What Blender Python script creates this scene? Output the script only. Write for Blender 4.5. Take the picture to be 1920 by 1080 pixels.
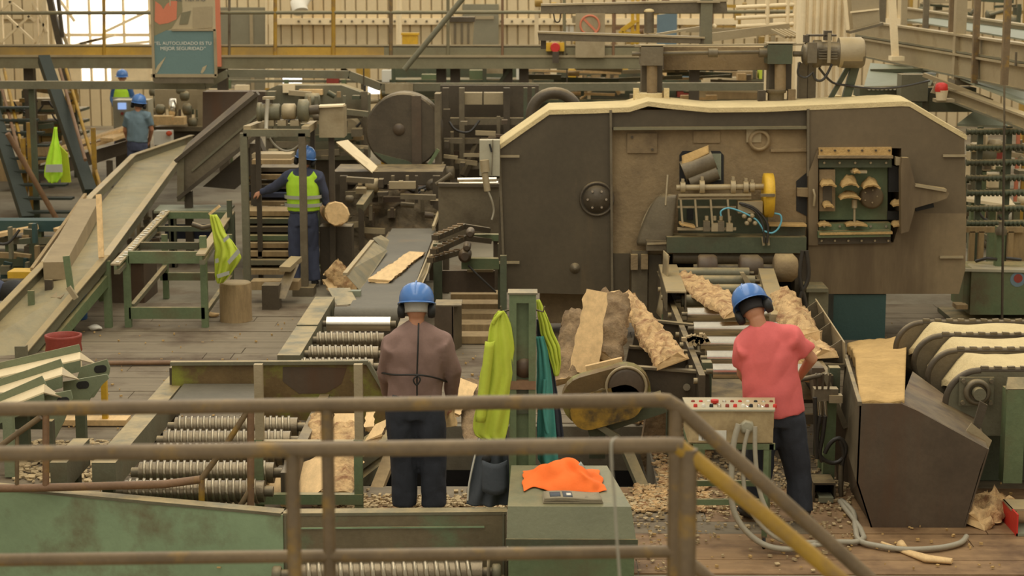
import bpy, math, random
from mathutils import Vector as V, Matrix as M, noise as NZ
random.seed(11)
for _o in list(bpy.data.objects): bpy.data.objects.remove(_o)
sc = bpy.context.scene; COL = sc.collection
# ---------------------------------------------------------------- camera, world, light, exposure
F = 3500.0; CAMZ = 4.0; PITCH = math.atan(599/F); YAW = math.radians(.65)
cd = bpy.data.cameras.new('camera'); cam = bpy.data.objects.new('camera', cd); COL.objects.link(cam)
cam.location = (0, 0, CAMZ); cam.rotation_euler = (math.pi/2-PITCH, 0, YAW)
cd.sensor_width = 36; cd.lens = F*36/1920; cd.clip_end = 500; cd.clip_start = .1
cd.dof.use_dof = True; cd.dof.focus_distance = 14.8; cd.dof.aperture_fstop = 3.6
sc.camera = cam
w = bpy.data.worlds.new('world'); sc.world = w; w.use_nodes = True
bg = w.node_tree.nodes['Background']; bg.inputs[0].default_value = (1, .95, .83, 1); bg.inputs[1].default_value = .62
def area(name, loc, sx, sy, power, col=(1, .94, .81), rot=(0, 0, 0)):
    l = bpy.data.lights.new(name, 'AREA'); l.shape = 'RECTANGLE'; l.size = sx; l.size_y = sy; l.energy = power; l.color = col
    o = bpy.data.objects.new(name, l); COL.objects.link(o); o.location = loc; o.rotation_euler = rot; return o
area('skylight', (-2, 20, 11), 7, 34, 1500)
area('skylight.001', (9, 26, 11), 4, 34, 700)
area('skylight.002', (-3, 46.5, 8.5), 24, 1.5, 700)
sc.view_settings.view_transform = 'Standard'; sc.view_settings.look = 'None'
sc.view_settings.gamma = 1; sc.view_settings.use_curve_mapping = False; sc.view_settings.exposure = .2
sc.cycles.max_bounces = 5; sc.cycles.diffuse_bounces = 3; sc.cycles.glossy_bounces = 3
sc.cycles.use_denoising = True
# ---------------------------------------------------------------- picture <-> place helpers
_R = M.Rotation(YAW, 3, 'Z') @ M.Rotation(math.pi/2-PITCH, 3, 'X'); C0 = V((0, 0, CAMZ))
def ray(px, py): return _R @ V(((px-960)/F, (540-py)/F, -1))
def at(px, py, Y): d = ray(px, py); return C0+d*(Y/d.y)
def gz(px, py, z=0): d = ray(px, py); return C0+d*((z-CAMZ)/d.z)
Z = V((0, 0, 1)); X = V((1, 0, 0)); YY = V((0, 1, 0))
def lin(c): c /= 255; return c/12.92 if c <= .04045 else ((c+.055)/1.055)**2.4
def S(r, g, b, k=1.0): return (min(1, lin(r)*k), min(1, lin(g)*k), min(1, lin(b)*k), 1)
# ---------------------------------------------------------------- mesh builder
class MB:
    def __init__(s): s.v = []; s.f = []; s.s = []; s.m = []; s.cm = 0
    def add(s, vs, fs, sm=False):
        n = len(s.v); s.v += [V(a) for a in vs]
        for f in fs: s.f.append([i+n for i in f]); s.s.append(sm); s.m.append(s.cm)
        return s
    def bx(s, x0, x1, y0, y1, z0, z1):
        vs = [(x0,y0,z0),(x1,y0,z0),(x1,y1,z0),(x0,y1,z0),(x0,y0,z1),(x1,y0,z1),(x1,y1,z1),(x0,y1,z1)]
        return s.add(vs, [(0,3,2,1),(4,5,6,7),(0,1,5,4),(1,2,6,5),(2,3,7,6),(3,0,4,7)])
    def box(s, c, sz, R=None):
        t = MB().bx(-sz[0]/2, sz[0]/2, -sz[1]/2, sz[1]/2, -sz[2]/2, sz[2]/2); c = V(c)
        return s.add([(R @ a if R else a)+c for a in t.v], t.f)
    def sb(s, x0, y0, x1, y1, Y, d):           # box whose front face fills a picture rectangle at depth Y
        p = at(x0, y1, Y); q = at(x1, y0, Y); r = at(x1, y1, Y); t = at(x0, y0, Y)
        return s.bx((p.x+t.x)/2, (q.x+r.x)/2, Y, Y+d, p.z, q.z)
    def bar(s, p, q, w, h, up=Z):              # rectangular section, w across, h along up
        p = V(p); q = V(q); d = (q-p).normalized(); u = V(up)
        if abs(d.dot(u)) > .97: u = YY
        a = d.cross(u).normalized()*(w/2); b = a.cross(d).normalized()*(h/2)
        vs = [p-a-b, p+a-b, p+a+b, p-a+b, q-a-b, q+a-b, q+a+b, q-a+b]
        return s.add(vs, [(0,3,2,1),(4,5,6,7),(0,1,5,4),(1,2,6,5),(2,3,7,6),(3,0,4,7)][::1])
    def ibeam(s, p, q, w, h, t=.015, up=Z):
        p = V(p); q = V(q); d = (q-p).normalized(); u = V(up)
        if abs(d.dot(u)) > .97: u = YY
        b = d.cross(u).cross(d).normalized()
        for k in (1, -1): s.bar(p+b*k*(h-t)/2, q+b*k*(h-t)/2, w, t, u)
        return s.bar(p, q, t, h-2*t, u)
    def tube(s, pts, r, n=8, cap=True, e=1.0, side=None):
        pts = [V(p) for p in pts]
        if len(pts) >= 4 and n in (6, 8) and not isinstance(r, (list, tuple)):      # hoses bend smoothly
            o = []
            for i in range(len(pts)-1):
                a0, a1, a2, a3 = pts[max(i-1, 0)], pts[i], pts[i+1], pts[min(i+2, len(pts)-1)]
                for k in range(4):
                    t = k/4; o.append(.5*((2*a1)+(a2-a0)*t+(2*a0-5*a1+4*a2-a3)*t*t+(3*a1-a0-3*a2+a3)*t**3))
            pts = o+[pts[-1]]
        L = len(pts); rs = r if isinstance(r, (list, tuple)) else [r]*L
        vs = []; a = None
        for i, p in enumerate(pts):
            d = (pts[min(i+1, L-1)]-pts[max(i-1, 0)]).normalized()
            if a is None:
                a = V(side) if side else (d.cross(Z) if abs(d.z) < .9 else d.cross(YY))
            a = (a-d*a.dot(d)); a = a.normalized() if a.length > 1e-6 else d.orthogonal().normalized()
            b = d.cross(a); rr = rs[i]; ra, rb = rr if isinstance(rr, tuple) else (rr, rr*e)
            if 0 < i < L-1 and not isinstance(rr, tuple):
                c = (pts[i]-pts[i-1]).normalized().dot((pts[i+1]-pts[i]).normalized()); k = 1/max(.6, math.sqrt(max(.1, (1+c)/2)))
                ra *= k; rb *= k if False else 1
            for j in range(n):
                t = 2*math.pi*j/n; vs.append(p+a*math.cos(t)*ra+b*math.sin(t)*rb)
        fs = [(i*n+j, i*n+(j+1) % n, (i+1)*n+(j+1) % n, (i+1)*n+j) for i in range(L-1) for j in range(n)]
        k = len(s.v); s.add(vs, fs, True)
        if cap: s.add(vs[:n], [tuple(range(n))[::-1]]); s.add(vs[-n:], [tuple(range(n))])
        return s
    def cyl(s, p, q, r, n=16, r2=None): return s.tube([p, q], [r, r if r2 is None else r2], n)
    def prism(s, pts, vec):
        n = len(pts); pts = [V(p) for p in pts]; vec = V(vec)
        fs = [tuple(range(n))[::-1], tuple(range(n, 2*n))]+[(i, (i+1) % n, n+(i+1) % n, n+i) for i in range(n)]
        return s.add(pts+[p+vec for p in pts], fs)
    def pp(s, pix, Y, d): return s.prism([at(x, y, Y) for x, y in pix], (0, d, 0))   # picture polygon given depth and thickness
    def lathe(s, p, ax, prof, n=20, sm=True):  # prof: (radius, height along ax)
        p = V(p); ax = V(ax).normalized(); a = ax.orthogonal().normalized(); b = ax.cross(a); vs = []
        for r, h in prof:
            for j in range(n): t = 2*math.pi*j/n; vs.append(p+ax*h+(a*math.cos(t)+b*math.sin(t))*r)
        fs = [(i*n+j, i*n+(j+1) % n, (i+1)*n+(j+1) % n, (i+1)*n+j) for i in range(len(prof)-1) for j in range(n)]
        s.add(vs, fs, sm); s.add(vs[:n], [tuple(range(n))[::-1]]); s.add(vs[-n:], [tuple(range(n))]); return s
    def ell(s, c, r, nu=14, nv=8, R=None):
        c = V(c); vs = []
        for i in range(nv+1):
            f = math.pi*i/nv
            for j in range(nu):
                t = 2*math.pi*j/nu; q = V((r[0]*math.sin(f)*math.cos(t), r[1]*math.sin(f)*math.sin(t), -r[2]*math.cos(f)))
                vs.append(c+(R @ q if R else q))
        return s.add(vs, [(i*nu+j, i*nu+(j+1) % nu, (i+1)*nu+(j+1) % nu, (i+1)*nu+j) for i in range(nv) for j in range(nu)], True)
    def grid(s, fn, nu, nv, th=0, sm=True):    # fn(u,v)->point; th: thickness as a vector or a number along the normal
        P = [[V(fn(i/nu, j/nv)) for j in range(nv+1)] for i in range(nu+1)]; N = (nu+1)*(nv+1)
        idx = lambda i, j: i*(nv+1)+j
        fs = [(idx(i,j), idx(i+1,j), idx(i+1,j+1), idx(i,j+1)) for i in range(nu) for j in range(nv)]
        vs = [p for r in P for p in r]
        if th:
            bk = []
            for i in range(nu+1):
                for j in range(nv+1):
                    if isinstance(th, (int, float)):
                        du = P[min(i+1,nu)][j]-P[max(i-1,0)][j]; dv = P[i][min(j+1,nv)]-P[i][max(j-1,0)]; nn = du.cross(dv)
                        bk.append(P[i][j]-(nn.normalized() if nn.length > 1e-9 else Z)*th)
                    else: bk.append(P[i][j]+V(th))
            vs += bk; fs += [tuple(a+N for a in f[::-1]) for f in fs]
            ring = [idx(i,0) for i in range(nu+1)]+[idx(nu,j) for j in range(1,nv+1)]+[idx(i,nv) for i in range(nu-1,-1,-1)]+[idx(0,j) for j in range(nv-1,0,-1)]
            s.add(vs, fs, sm)
            n0 = len(s.v)-len(vs)
            for a, b in zip(ring, ring[1:]+ring[:1]): s.f.append([n0+b, n0+a, n0+a+N, n0+b+N]); s.s.append(False); s.m.append(s.cm)
            return s
        return s.add(vs, fs, sm)
    def jit(s, a, sc=1.0):
        s.v = [p+NZ.noise_vector(p*sc)*a for p in s.v]; return s
    def build(s, name, mat, parent=None, loc=None, label=None, kind=None):
        if parent is not None: off = OFF[parent.name]
        elif loc is not None: off = V(loc)
        else:
            xs = [p.x for p in s.v]; ys = [p.y for p in s.v]; zs = [p.z for p in s.v]
            off = V(((min(xs)+max(xs))/2, (min(ys)+max(ys))/2, min(zs)))
        me = bpy.data.meshes.new(name); me.from_pydata([p-off for p in s.v], [], s.f)
        for m in (mat if isinstance(mat, (list, tuple)) else [mat]): me.materials.append(m)
        me.polygons.foreach_set('use_smooth', s.s); me.polygons.foreach_set('material_index', s.m); me.update()
        o = bpy.data.objects.new(name, me); COL.objects.link(o); OFF[o.name] = off
        if parent is not None: o.parent = parent
        else: o.location = off
        if label: o['label'] = label
        if kind: o['kind'] = kind
        return o
OFF = {}
def tag(o, label, cat, group=None, kind=None):
    o['label'] = label; o['category'] = cat
    if group: o['group'] = group
    o['kind'] = kind or 'thing'
    return o
def thing(name, label, cat, loc=(0, 0, 0), group=None):
    o = bpy.data.objects.new(name, None); COL.objects.link(o); o.location = loc; o.empty_display_size = .2
    OFF[o.name] = V(loc); return tag(o, label, cat, group)
def solo(name, label, cat, mb, mat, group=None, kind=None): return tag(mb.build(name, mat), label, cat, group, kind)
def struct(name, mb, mat):
    o = mb.build(name, mat); o['kind'] = 'structure'; return o
def dup(root, loc, rot=None, label=None, group=None):
    r = root.copy(); COL.objects.link(r); r.location = loc; OFF[r.name] = V(loc)
    if rot is not None: r.rotation_euler = rot
    if label: r['label'] = label
    if group: r['group'] = group
    for ch in list(root.children):
        c = ch.copy(); COL.objects.link(c); c.parent = r
        for g in list(ch.children): d = g.copy(); COL.objects.link(d); d.parent = c
    return r
# ---------------------------------------------------------------- materials
def mat(name, col, rough=.65, metal=0, vary=.3, vs=3.0, grime=None, ga=.5, gs=1.5, streak=False, dust=0, bump=.15, bs=30, spec=.4, stretch=None, emit=0):
    m = bpy.data.materials.new(name); m.use_nodes = True; nt = m.node_tree; N = nt.nodes; L = nt.links; b = N['Principled BSDF']
    geo = N.new('ShaderNodeNewGeometry'); pos = geo.outputs['Position']
    def mapped(sc):
        mp = N.new('ShaderNodeMapping'); mp.inputs['Scale'].default_value = sc; L.new(pos, mp.inputs[0]); return mp.outputs[0]
    def nz(scale, vec, det=4):
        n = N.new('ShaderNodeTexNoise'); n.inputs['Scale'].default_value = scale; n.inputs['Detail'].default_value = det; n.inputs['Roughness'].default_value = .65
        L.new(vec, n.inputs['Vector']); return n.outputs[0]
    def ramp(x, a, c):
        r = N.new('ShaderNodeMapRange'); r.inputs[1].default_value = a; r.inputs[2].default_value = c; L.new(x, r.inputs[0]); return r.outputs[0]
    def mix(f, a, c):
        x = N.new('ShaderNodeMix'); x.data_type = 'RGBA'
        if isinstance(f, float): x.inputs[0].default_value = f
        else: L.new(f, x.inputs[0])
        for i, q in ((6, a), (7, c)):
            if isinstance(q, tuple): x.inputs[i].default_value = q
            else: L.new(q, x.inputs[i])
        return x.outputs[2]
    v1 = mapped(stretch) if stretch else pos
    dk = tuple(c*(1-vary) for c in col[:3])+(1,); lt = tuple(min(1, c*(1+vary*.5)) for c in col[:3])+(1,)
    c = mix(ramp(nz(vs, v1, 5), .3, .7), dk, lt)
    fn = ramp(nz(vs*9+6, v1, 3), .35, .65); dk2 = mix(.22*min(1, vary*4), c, tuple(q*.45 for q in col[:3])+(1,)); c = mix(fn, dk2, c)
    if grime:
        g = nz(gs, mapped((1.6, 1.6, .25)) if streak else pos, 6)
        lo = .72-ga*.5; c = mix(ramp(g, lo, lo+.22), c, grime)
    if dust:
        sx = N.new('ShaderNodeSeparateXYZ'); L.new(geo.outputs['Normal'], sx.inputs[0])
        up = ramp(sx.outputs[2], .45, .95); n2 = ramp(nz(4, pos, 4), .3, .6)
        mu = N.new('ShaderNodeMath'); mu.operation = 'MULTIPLY'; L.new(up, mu.inputs[0]); L.new(n2, mu.inputs[1])
        mv = N.new('ShaderNodeMath'); mv.operation = 'MULTIPLY'; L.new(mu.outputs[0], mv.inputs[0]); mv.inputs[1].default_value = dust
        c = mix(mv.outputs[0], c, DUSTC)
    L.new(c, b.inputs['Base Color'])
    b.inputs['Roughness'].default_value = rough; b.inputs['Metallic'].default_value = metal; b.inputs['Specular IOR Level'].default_value = spec
    if bump:
        bp = N.new('ShaderNodeBump'); bp.inputs['Strength'].default_value = bump; bp.inputs['Distance'].default_value = .02
        L.new(nz(bs, v1, 3), bp.inputs['Height']); L.new(bp.outputs[0], b.inputs['Normal'])
    if emit:
        b.inputs['Emission Color'].default_value = col; b.inputs['Emission Strength'].default_value = emit
    return m
DUSTC = S(196, 170, 118, .85)
RUST = S(104, 72, 42, 1.4); GREASE = S(58, 48, 34, 1.3)
m_floor = mat('worn_floor', S(134, 124, 102, 1.0), .8, vary=.2, vs=1.2, grime=S(98, 80, 58), ga=.5, gs=.9, bump=.2, bs=25)
m_plank = mat('floor_plank_wood', S(130, 116, 92, 1.0), .75, vary=.25, vs=2.0, grime=S(84, 66, 46), ga=.5, gs=1.2, stretch=(.5, 6, 6), bump=.25, bs=12)
m_plank2 = mat('rusty_floor_plank', S(152, 120, 82, 1.05), .7, vary=.25, vs=2.0, grime=S(92, 66, 42), ga=.55, gs=1.3, stretch=(.5, 5, 5), bump=.25, bs=12)
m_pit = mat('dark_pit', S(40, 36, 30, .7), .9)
m_green = mat('machine_green_paint', S(92, 104, 72, 1.4), .55, vary=.25, grime=S(84, 72, 50, 1.3), ga=.42, dust=.75)
m_greend = mat('dark_green_paint', S(74, 79, 58, 1.35), .6, vary=.25, grime=S(66, 56, 40, 1.2), ga=.5, dust=.7)
m_greenp = mat('pale_green_panel', S(110, 126, 96, 1.8), .5, vary=.15, vs=1.2, grime=S(98, 84, 60, 1.3), ga=.42, gs=1.8, dust=.8, bump=.08)
m_greenw = mat('worn_green_panel', S(104, 92, 68, 1.35), .5, vary=.2, grime=S(90, 108, 78, 1.4), ga=.42, gs=2.2, dust=.7)
m_stair = mat('stair_dark_green', S(46, 52, 42, 1.1), .6, vary=.2)
m_lid = mat('cabinet_lid_green', S(112, 112, 84, 1.05), .5, vary=.12, grime=S(92, 84, 60), ga=.35, dust=.25)
m_greenl = mat('faded_green_paint', S(112, 118, 90, 1.3), .55, vary=.15, grime=S(92, 84, 60, 1.3), ga=.35, dust=.5)
m_yellowd = mat('worn_yellow_paint', S(156, 122, 42, 1.3), .55, vary=.25, grime=S(70, 58, 36, 1.2), ga=.62, gs=4)
m_steel = mat('grimy_steel', S(98, 88, 69, 1.5), .5, .2, vary=.3, grime=GREASE, ga=.4, dust=.6)
m_steelg = mat('grey_green_steel', S(98, 94, 74, 1.5), .55, .15, vary=.2, grime=S(84, 72, 52, 1.4), ga=.4, dust=.75)
m_dark = mat('dark_greasy_steel', S(72, 63, 49, 1.5), .5, .15, vary=.35, grime=S(52, 44, 33, 1.3), ga=.45, dust=.5)
m_trough = mat('trough_grey_green', S(138, 130, 100, 1.05), .6, vary=.12, grime=S(110, 100, 74), ga=.4, dust=.4)
m_black = mat('black_rubber', S(40, 38, 34, 1.0), .6, vary=.2)
m_dplate = mat('machine_dark_plate', S(74, 65, 49, 1.45), .45, .1, vary=.22, vs=1.2, grime=S(98, 80, 54, 1.5), ga=.25, gs=.8, streak=True, dust=.9, bump=.05)
m_mplate = mat('machine_dusty_plate', S(112, 95, 68, 1.75), .8, vary=.2, vs=1.5, grime=S(78, 64, 46, 1.4), ga=.45, gs=1.0, dust=.9, bump=.5, bs=18)
m_rplate = mat('machine_brown_plate', S(106, 91, 66, 1.65), .6, vary=.18, vs=1.0, grime=S(80, 66, 46, 1.4), ga=.55, gs=.7, streak=True, dust=.9, bump=.05)
m_brownhop = mat('hopper_brown_steel', S(76, 64, 50, 1.45), .5, .1, vary=.25, grime=S(80, 58, 40, 1.3), ga=.45, gs=1.4, streak=True, dust=.3, bump=.06)
m_pipe = mat('rusty_pipe_paint', S(112, 93, 66, 1.2), .5, .1, vary=.3, vs=5, grime=S(146, 112, 40, 1.2), ga=.36, gs=7, dust=.15, bump=.08)
m_pipey = mat('yellow_pipe_paint', S(160, 124, 40, 1.2), .5, vary=.2, vs=4, grime=S(112, 88, 60, 1.3), ga=.5, gs=5, dust=.1)
m_piper = mat('red_brown_pipe', S(118, 90, 64, 1.3), .55, vary=.25, grime=S(132, 100, 44, 1.3), ga=.35, gs=4)
m_chrome = mat('polished_roller_steel', S(215, 205, 185), .22, .95, vary=.1, vs=8, bump=.02)
m_screw = mat('spiral_roller_steel', S(164, 151, 126), .28, .85, vary=.2, vs=8, grime=S(110, 94, 70), ga=.22, gs=4, bump=.1)
m_drum = mat('spiral_drum_steel', S(136, 122, 98), .4, .7, vary=.3, grime=S(88, 74, 54), ga=.35, gs=4)
m_belt = mat('rubber_belt', S(104, 97, 80, 1.0), .6, vary=.2, vs=2, grime=S(118, 100, 72), ga=.35, gs=1.4)
m_yellow = mat('yellow_paint', S(190, 150, 40, 1.35), .5, vary=.2, grime=S(110, 90, 50, 1.3), ga=.35)
m_ypat = mat('yellow_green_patina', S(104, 84, 52, 1.3), .5, .2, vary=.35, vs=3, grime=S(118, 122, 46, 1.4), ga=.5, gs=2.4)
m_red = mat('red_paint', S(176, 44, 34, 1.4), .5, vary=.15)
m_redd = mat('dark_red_paint', S(130, 54, 40, 1.3), .6, vary=.25)
m_orange = mat('orange_plastic', S(220, 92, 50, 1.2), .5)
m_blue = mat('blue_plastic', S(60, 96, 140, 1.2), .4)
m_hat = mat('blue_hard_hat', S(72, 116, 176, 1.1), .22, vary=.06, bump=0, spec=.6)
m_lime = mat('lime_yellow_cloth', S(180, 192, 64, 1.15), .8, vary=.08, bump=.1, bs=60)
m_lime2 = mat('hi_vis_green_cloth', S(168, 208, 52, 1.3), .8, vary=.08, bump=.1, bs=60)
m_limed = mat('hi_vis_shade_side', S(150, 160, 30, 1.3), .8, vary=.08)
m_refl = mat('reflective_tape', S(150, 150, 138, 1.3), .4, vary=.08)
m_orcl = mat('orange_hi_vis_cloth', S(255, 112, 40, 1.1), .8, vary=.06)
m_teal = mat('teal_cloth', S(66, 128, 116, 1.3), .85, vary=.12)
m_navy = mat('dark_navy_cloth', S(48, 50, 56, 1.2), .9, vary=.2, vs=10)
m_grey = mat('charcoal_cloth', S(74, 78, 82, 1.35), .9, vary=.15)
m_white = mat('white_trim', S(220, 214, 196), .7, vary=.05)
m_brownsh = mat('brown_shirt_cloth', S(120, 96, 86, 1.4), .9, vary=.1, vs=8, bump=.1, bs=50)
m_coral = mat('coral_shirt_cloth', S(206, 100, 96, 1.2), .85, vary=.07, vs=6, bump=.08, bs=50)
m_bluesh = mat('slate_blue_shirt', S(92, 108, 114, 1.5), .85, vary=.08)
m_navyj = mat('navy_jacket', S(58, 62, 78, 1.4), .85, vary=.12)
m_skin = mat('skin', S(170, 120, 90, 1.3), .55, vary=.08, bump=.03)
m_hair = mat('grey_hair', S(165, 158, 145, 1.2), .8, vary=.2, bs=120)
m_hairb = mat('black_hair', S(40, 34, 30), .7, vary=.2, bs=120)
m_wood = mat('fresh_sawn_wood', S(212, 178, 126, 1.2), .75, vary=.22, vs=3, stretch=(6, 1, 6), bump=.08)
m_woodo = mat('old_timber', S(150, 126, 88, 1.15), .8, vary=.3, vs=3, stretch=(5, 5, 1), bump=.15, dust=.2)
m_cant = mat('grey_squared_log', S(146, 128, 96, 1.15), .8, vary=.2, vs=2, bump=.1)
m_bark = mat('shredded_bark', S(190, 156, 108, 1.2), .9, vary=.45, vs=14, grime=S(122, 82, 50, 1.1), ga=.5, gs=9, bump=1.0, bs=22)
m_barkg = mat('grey_bark', S(140, 116, 84, 1.15), .9, vary=.5, vs=9, grime=S(92, 70, 46, 1.1), ga=.45, gs=6, bump=1.0, bs=16)
m_dbark = mat('dark_bark_refuse', S(92, 80, 60, 1.3), .95, vary=.5, vs=7, grime=S(120, 98, 68, 1.2), ga=.4, gs=3, bump=.8, bs=20)
m_warm = mat('warm_grey_door', S(122, 116, 94, 1.2), .6, vary=.1)
m_rplate2 = mat('machine_upper_plate', S(90, 77, 56, 1.5), .6, vary=.18, vs=1.0, grime=S(112, 94, 64, 1.4), ga=.35, gs=.8, streak=True, dust=.9, bump=.05)
m_saw = mat('sawdust', S(206, 170, 112, .92), .95, vary=.24, vs=2.5, bump=.5, bs=45, spec=.1)
m_sawp = mat('pale_sawdust', S(222, 200, 150, .95), .95, vary=.12, vs=5, bump=.5, bs=45, spec=.1)
m_chip = mat('wood_chips', S(192, 168, 126, 1.0), .9, vary=.35, vs=9)
m_cream = mat('cream_wall_sheet', S(188, 170, 134, 1.3), .65, vary=.1, vs=.6, grime=S(168, 142, 100, 1.4), ga=.35, gs=.6, streak=True, bump=.04)
m_creamd = mat('cream_steel_paint', S(200, 182, 146, 1.45), .6, vary=.1, dust=.2)
m_walkb = mat('walkway_steel', S(106, 100, 76, 1.5), .6, .1, vary=.15, grime=S(92, 80, 56, 1.4), ga=.4, gs=.9, dust=.6)
m_kick = mat('yellow_kick_plate', S(172, 136, 54, 1.3), .6, vary=.2, grime=S(116, 98, 64, 1.4), ga=.62, gs=.45, dust=.4)
m_galv = mat('galvanised_channel', S(140, 126, 98, 1.5), .5, .25, vary=.12, vs=1.5, grime=S(114, 98, 70, 1.4), ga=.35, dust=.8)
m_tealp = mat('teal_grey_paint', S(122, 124, 102, 1.25), .5, vary=.12, grime=S(120, 108, 80, 1.2), ga=.35)
m_tealdk = mat('dark_teal_plate', S(44, 66, 62, 1.35), .55, vary=.12)
m_greyb = mat('grey_enclosure', S(146, 140, 118, 1.45), .5, vary=.1, dust=.6)
m_desk = mat('cream_desk_metal', S(158, 138, 100, 1.45), .55, vary=.18, grime=S(110, 90, 60, 1.4), ga=.42, gs=3, dust=.4)
m_hose = mat('grey_hose', S(150, 142, 122, 1.25), .5, vary=.1)
m_bhose = mat('black_hose', S(52, 48, 42, 1.2), .4, vary=.1)
m_chose = mat('blue_air_hose', S(90, 150, 165, 1.4), .4, vary=.05)
m_paper = mat('newspaper', S(150, 138, 112, 1.0), .85, vary=.1, grime=S(92, 86, 74), ga=.3, gs=30)
m_signd = mat('sign_teal_print', S(84, 104, 100, 1.55), .5, vary=.06, vs=1)
m_signt = mat('sign_beige_print', S(150, 136, 106, 1.5), .5, vary=.08)
m_signo = mat('sign_orange_print', S(170, 100, 72, 1.5), .5, vary=.05)
m_signg = mat('sign_olive_print', S(112, 104, 76, 1.5), .5, vary=.05)
m_pane = mat('bright_window', (1, .98, .93, 1), .5, vary=0, bump=0, emit=1.3)
m_screen = mat('lit_screen', S(150, 180, 235), .4, vary=0, bump=0, emit=.7)
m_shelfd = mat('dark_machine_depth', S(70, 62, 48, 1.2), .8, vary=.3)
# ================================================================ the setting
PX0, PX1, PY0, PY1 = -1.55, .98, 14.15, 16.1           # pit in the floor
f = MB()
f.bx(-.15, 17, 2.5, 12.75, -.8, 0); f.bx(-1.5, -.15, 12.3, 12.75, -.8, 0); f.bx(-17, 17, 12.75, PY0, -.8, 0); f.bx(-17, -.15, 2.5, 12.75, -1.0, -.8); f.bx(-17, 17, PY1, 60, -.4, 0); f.bx(-17, PX0, PY0, PY1, -.4, 0); f.bx(PX1, 17, PY0, PY1, -.4, 0)
floor = struct('floor', f, m_floor)
pit = MB(); pit.bx(PX0-.05, PX1+.05, PY0-.05, PY1+.05, -1.3, -1.2)
for a in ((PX0-.1, PX0, PY0, PY1), (PX1, PX1+.1, PY0, PY1), (PX0, PX1, PY0-.1, PY0), (PX0, PX1, PY1, PY1+.1)): pit.bx(*a, -1.2, -.4)
struct('trim_1', pit, m_pit)
rows = [12.0+.3*i for i in range(34)]
for i, y0 in enumerate(rows):                            # worn deck boards laid across the floor
    cuts = [-5.6]+sorted(random.uniform(-5, 5.2) for _ in range(2))+[5.8]
    segs = [(a, b) for a, b in zip(cuts, cuts[1:])]
    if PY0-.3 < y0 < PY1: segs = [(-5.6, PX0-.02), (PX1+.02, 5.8)]
    for a, b in segs:
        if y0 < 12.74: a = max(a, -.14)
        if b-a < .05: continue
        h = random.uniform(.008, .014); m = MB().bx(a+.004, b-.004, y0+.004, y0+.296, -.01, h)
        m.build('plank', m_plank2 if (y0 < 14 and (a+b) > 0) else m_plank, floor)
# back wall of profiled sheets with a blown-out opening
WY = 48.0
wb = MB(); xw = lambda px: at(px, 60, WY).x; zw = lambda y: at(960, y, WY).z
x0, x1 = xw(97), xw(283); zs = zw(156)
wb.bx(-17, x0, WY+.1, WY+.3, -.2, 7); wb.bx(x1, 17, WY+.1, WY+.3, -.2, 7); wb.bx(x0, x1, WY+.1, WY+.3, -.2, zs)
wall = struct('wall_back', wb, m_cream)
def sheet(x, z0, z1, name='panel'):
    m = MB(); w = .27
    m.prism([(x+.01, WY+.04, z0), (x+.03, WY, z0), (x+w-.03, WY, z0), (x+w-.0, WY+.04, z0)], (0, 0, z1-z0)); m.build(name, m_cream, wall)
x = -16.9
while x < 16.6:
    if x+.27 < x0 or x > x1: sheet(x, 0, zw(44)); sheet(x, zw(36), 6.8)
    else: sheet(x, 0, zs-.05)
    x += .275
g = MB(); g.bx(x1, 15, WY-.12, WY, zw(46), zw(34)); g.build('girt', m_creamd, wall)
bl = MB()
for i in range(30): p = at(560+i*20, 40, WY-.13); bl.cyl(p, p-YY*.03, .03, 8)
b = bl.build('bolts', m_steel, wall); b['kind'] = 'stuff'
wn = MB(); wn.bx(x0, x1, WY+.32, WY+.36, zs, 6.8); win = struct('window_1', wn, m_pane)
fr = MB()
for px in (100, 128, 168, 195, 232, 281): fr.bx(xw(px)-.03, xw(px)+.03, WY, WY+.1, zs, 6.8)
fr.build('mullion', m_creamd, win)  # glare of the bright pane is put into the pale mullion and transom colour
for y in (24, 66, 86, 120, 155): MB().bx(x0, x1, WY+.02, WY+.08, zw(y)-.04, zw(y)+.04).build('transom', m_creamd, win)
def wbar(a, c, wd=.07, mt=None, nm='brace'): MB().bar(at(*a, WY-.1), at(*c, WY-.1), wd, wd).build(nm, mt or m_creamd, win)
wbar((90, -5), (128, 88), .09, m_galv); wbar((112, 0), (140, 40)); wbar((150, 82), (215, 66)); wbar((196, 60), (280, 20)); wbar((128, 88), (200, 70)); wbar((205, 85), (282, 78))
MB().sb(97, 112, 152, 156, WY+.02, .1).build('infill_panel', m_creamd, win); MB().sb(208, 118, 282, 156, WY+.02, .1).build('infill_panel', m_creamd, win)
MB().sb(97, 84, 150, 122, WY+.02, .1).build('infill_panel', m_creamd, win)
w2 = MB()
for r in ((392, 152, 404, 168), (409, 152, 424, 172), (446, 140, 478, 166), (482, 142, 498, 164), (530, 144, 566, 160), (690, 160, 712, 176)): w2.sb(*r, WY-.02, .015)
struct('window_2', w2, m_pane)
wl = MB(); wl.bx(-17.3, -17, 2.5, 48.3, -.2, 7); struct('wall_left', wl, m_cream)
wr = MB(); wr.bx(17, 17.3, 2.5, 48.3, -.2, 7); struct('wall_right', wr, m_cream)
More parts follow.
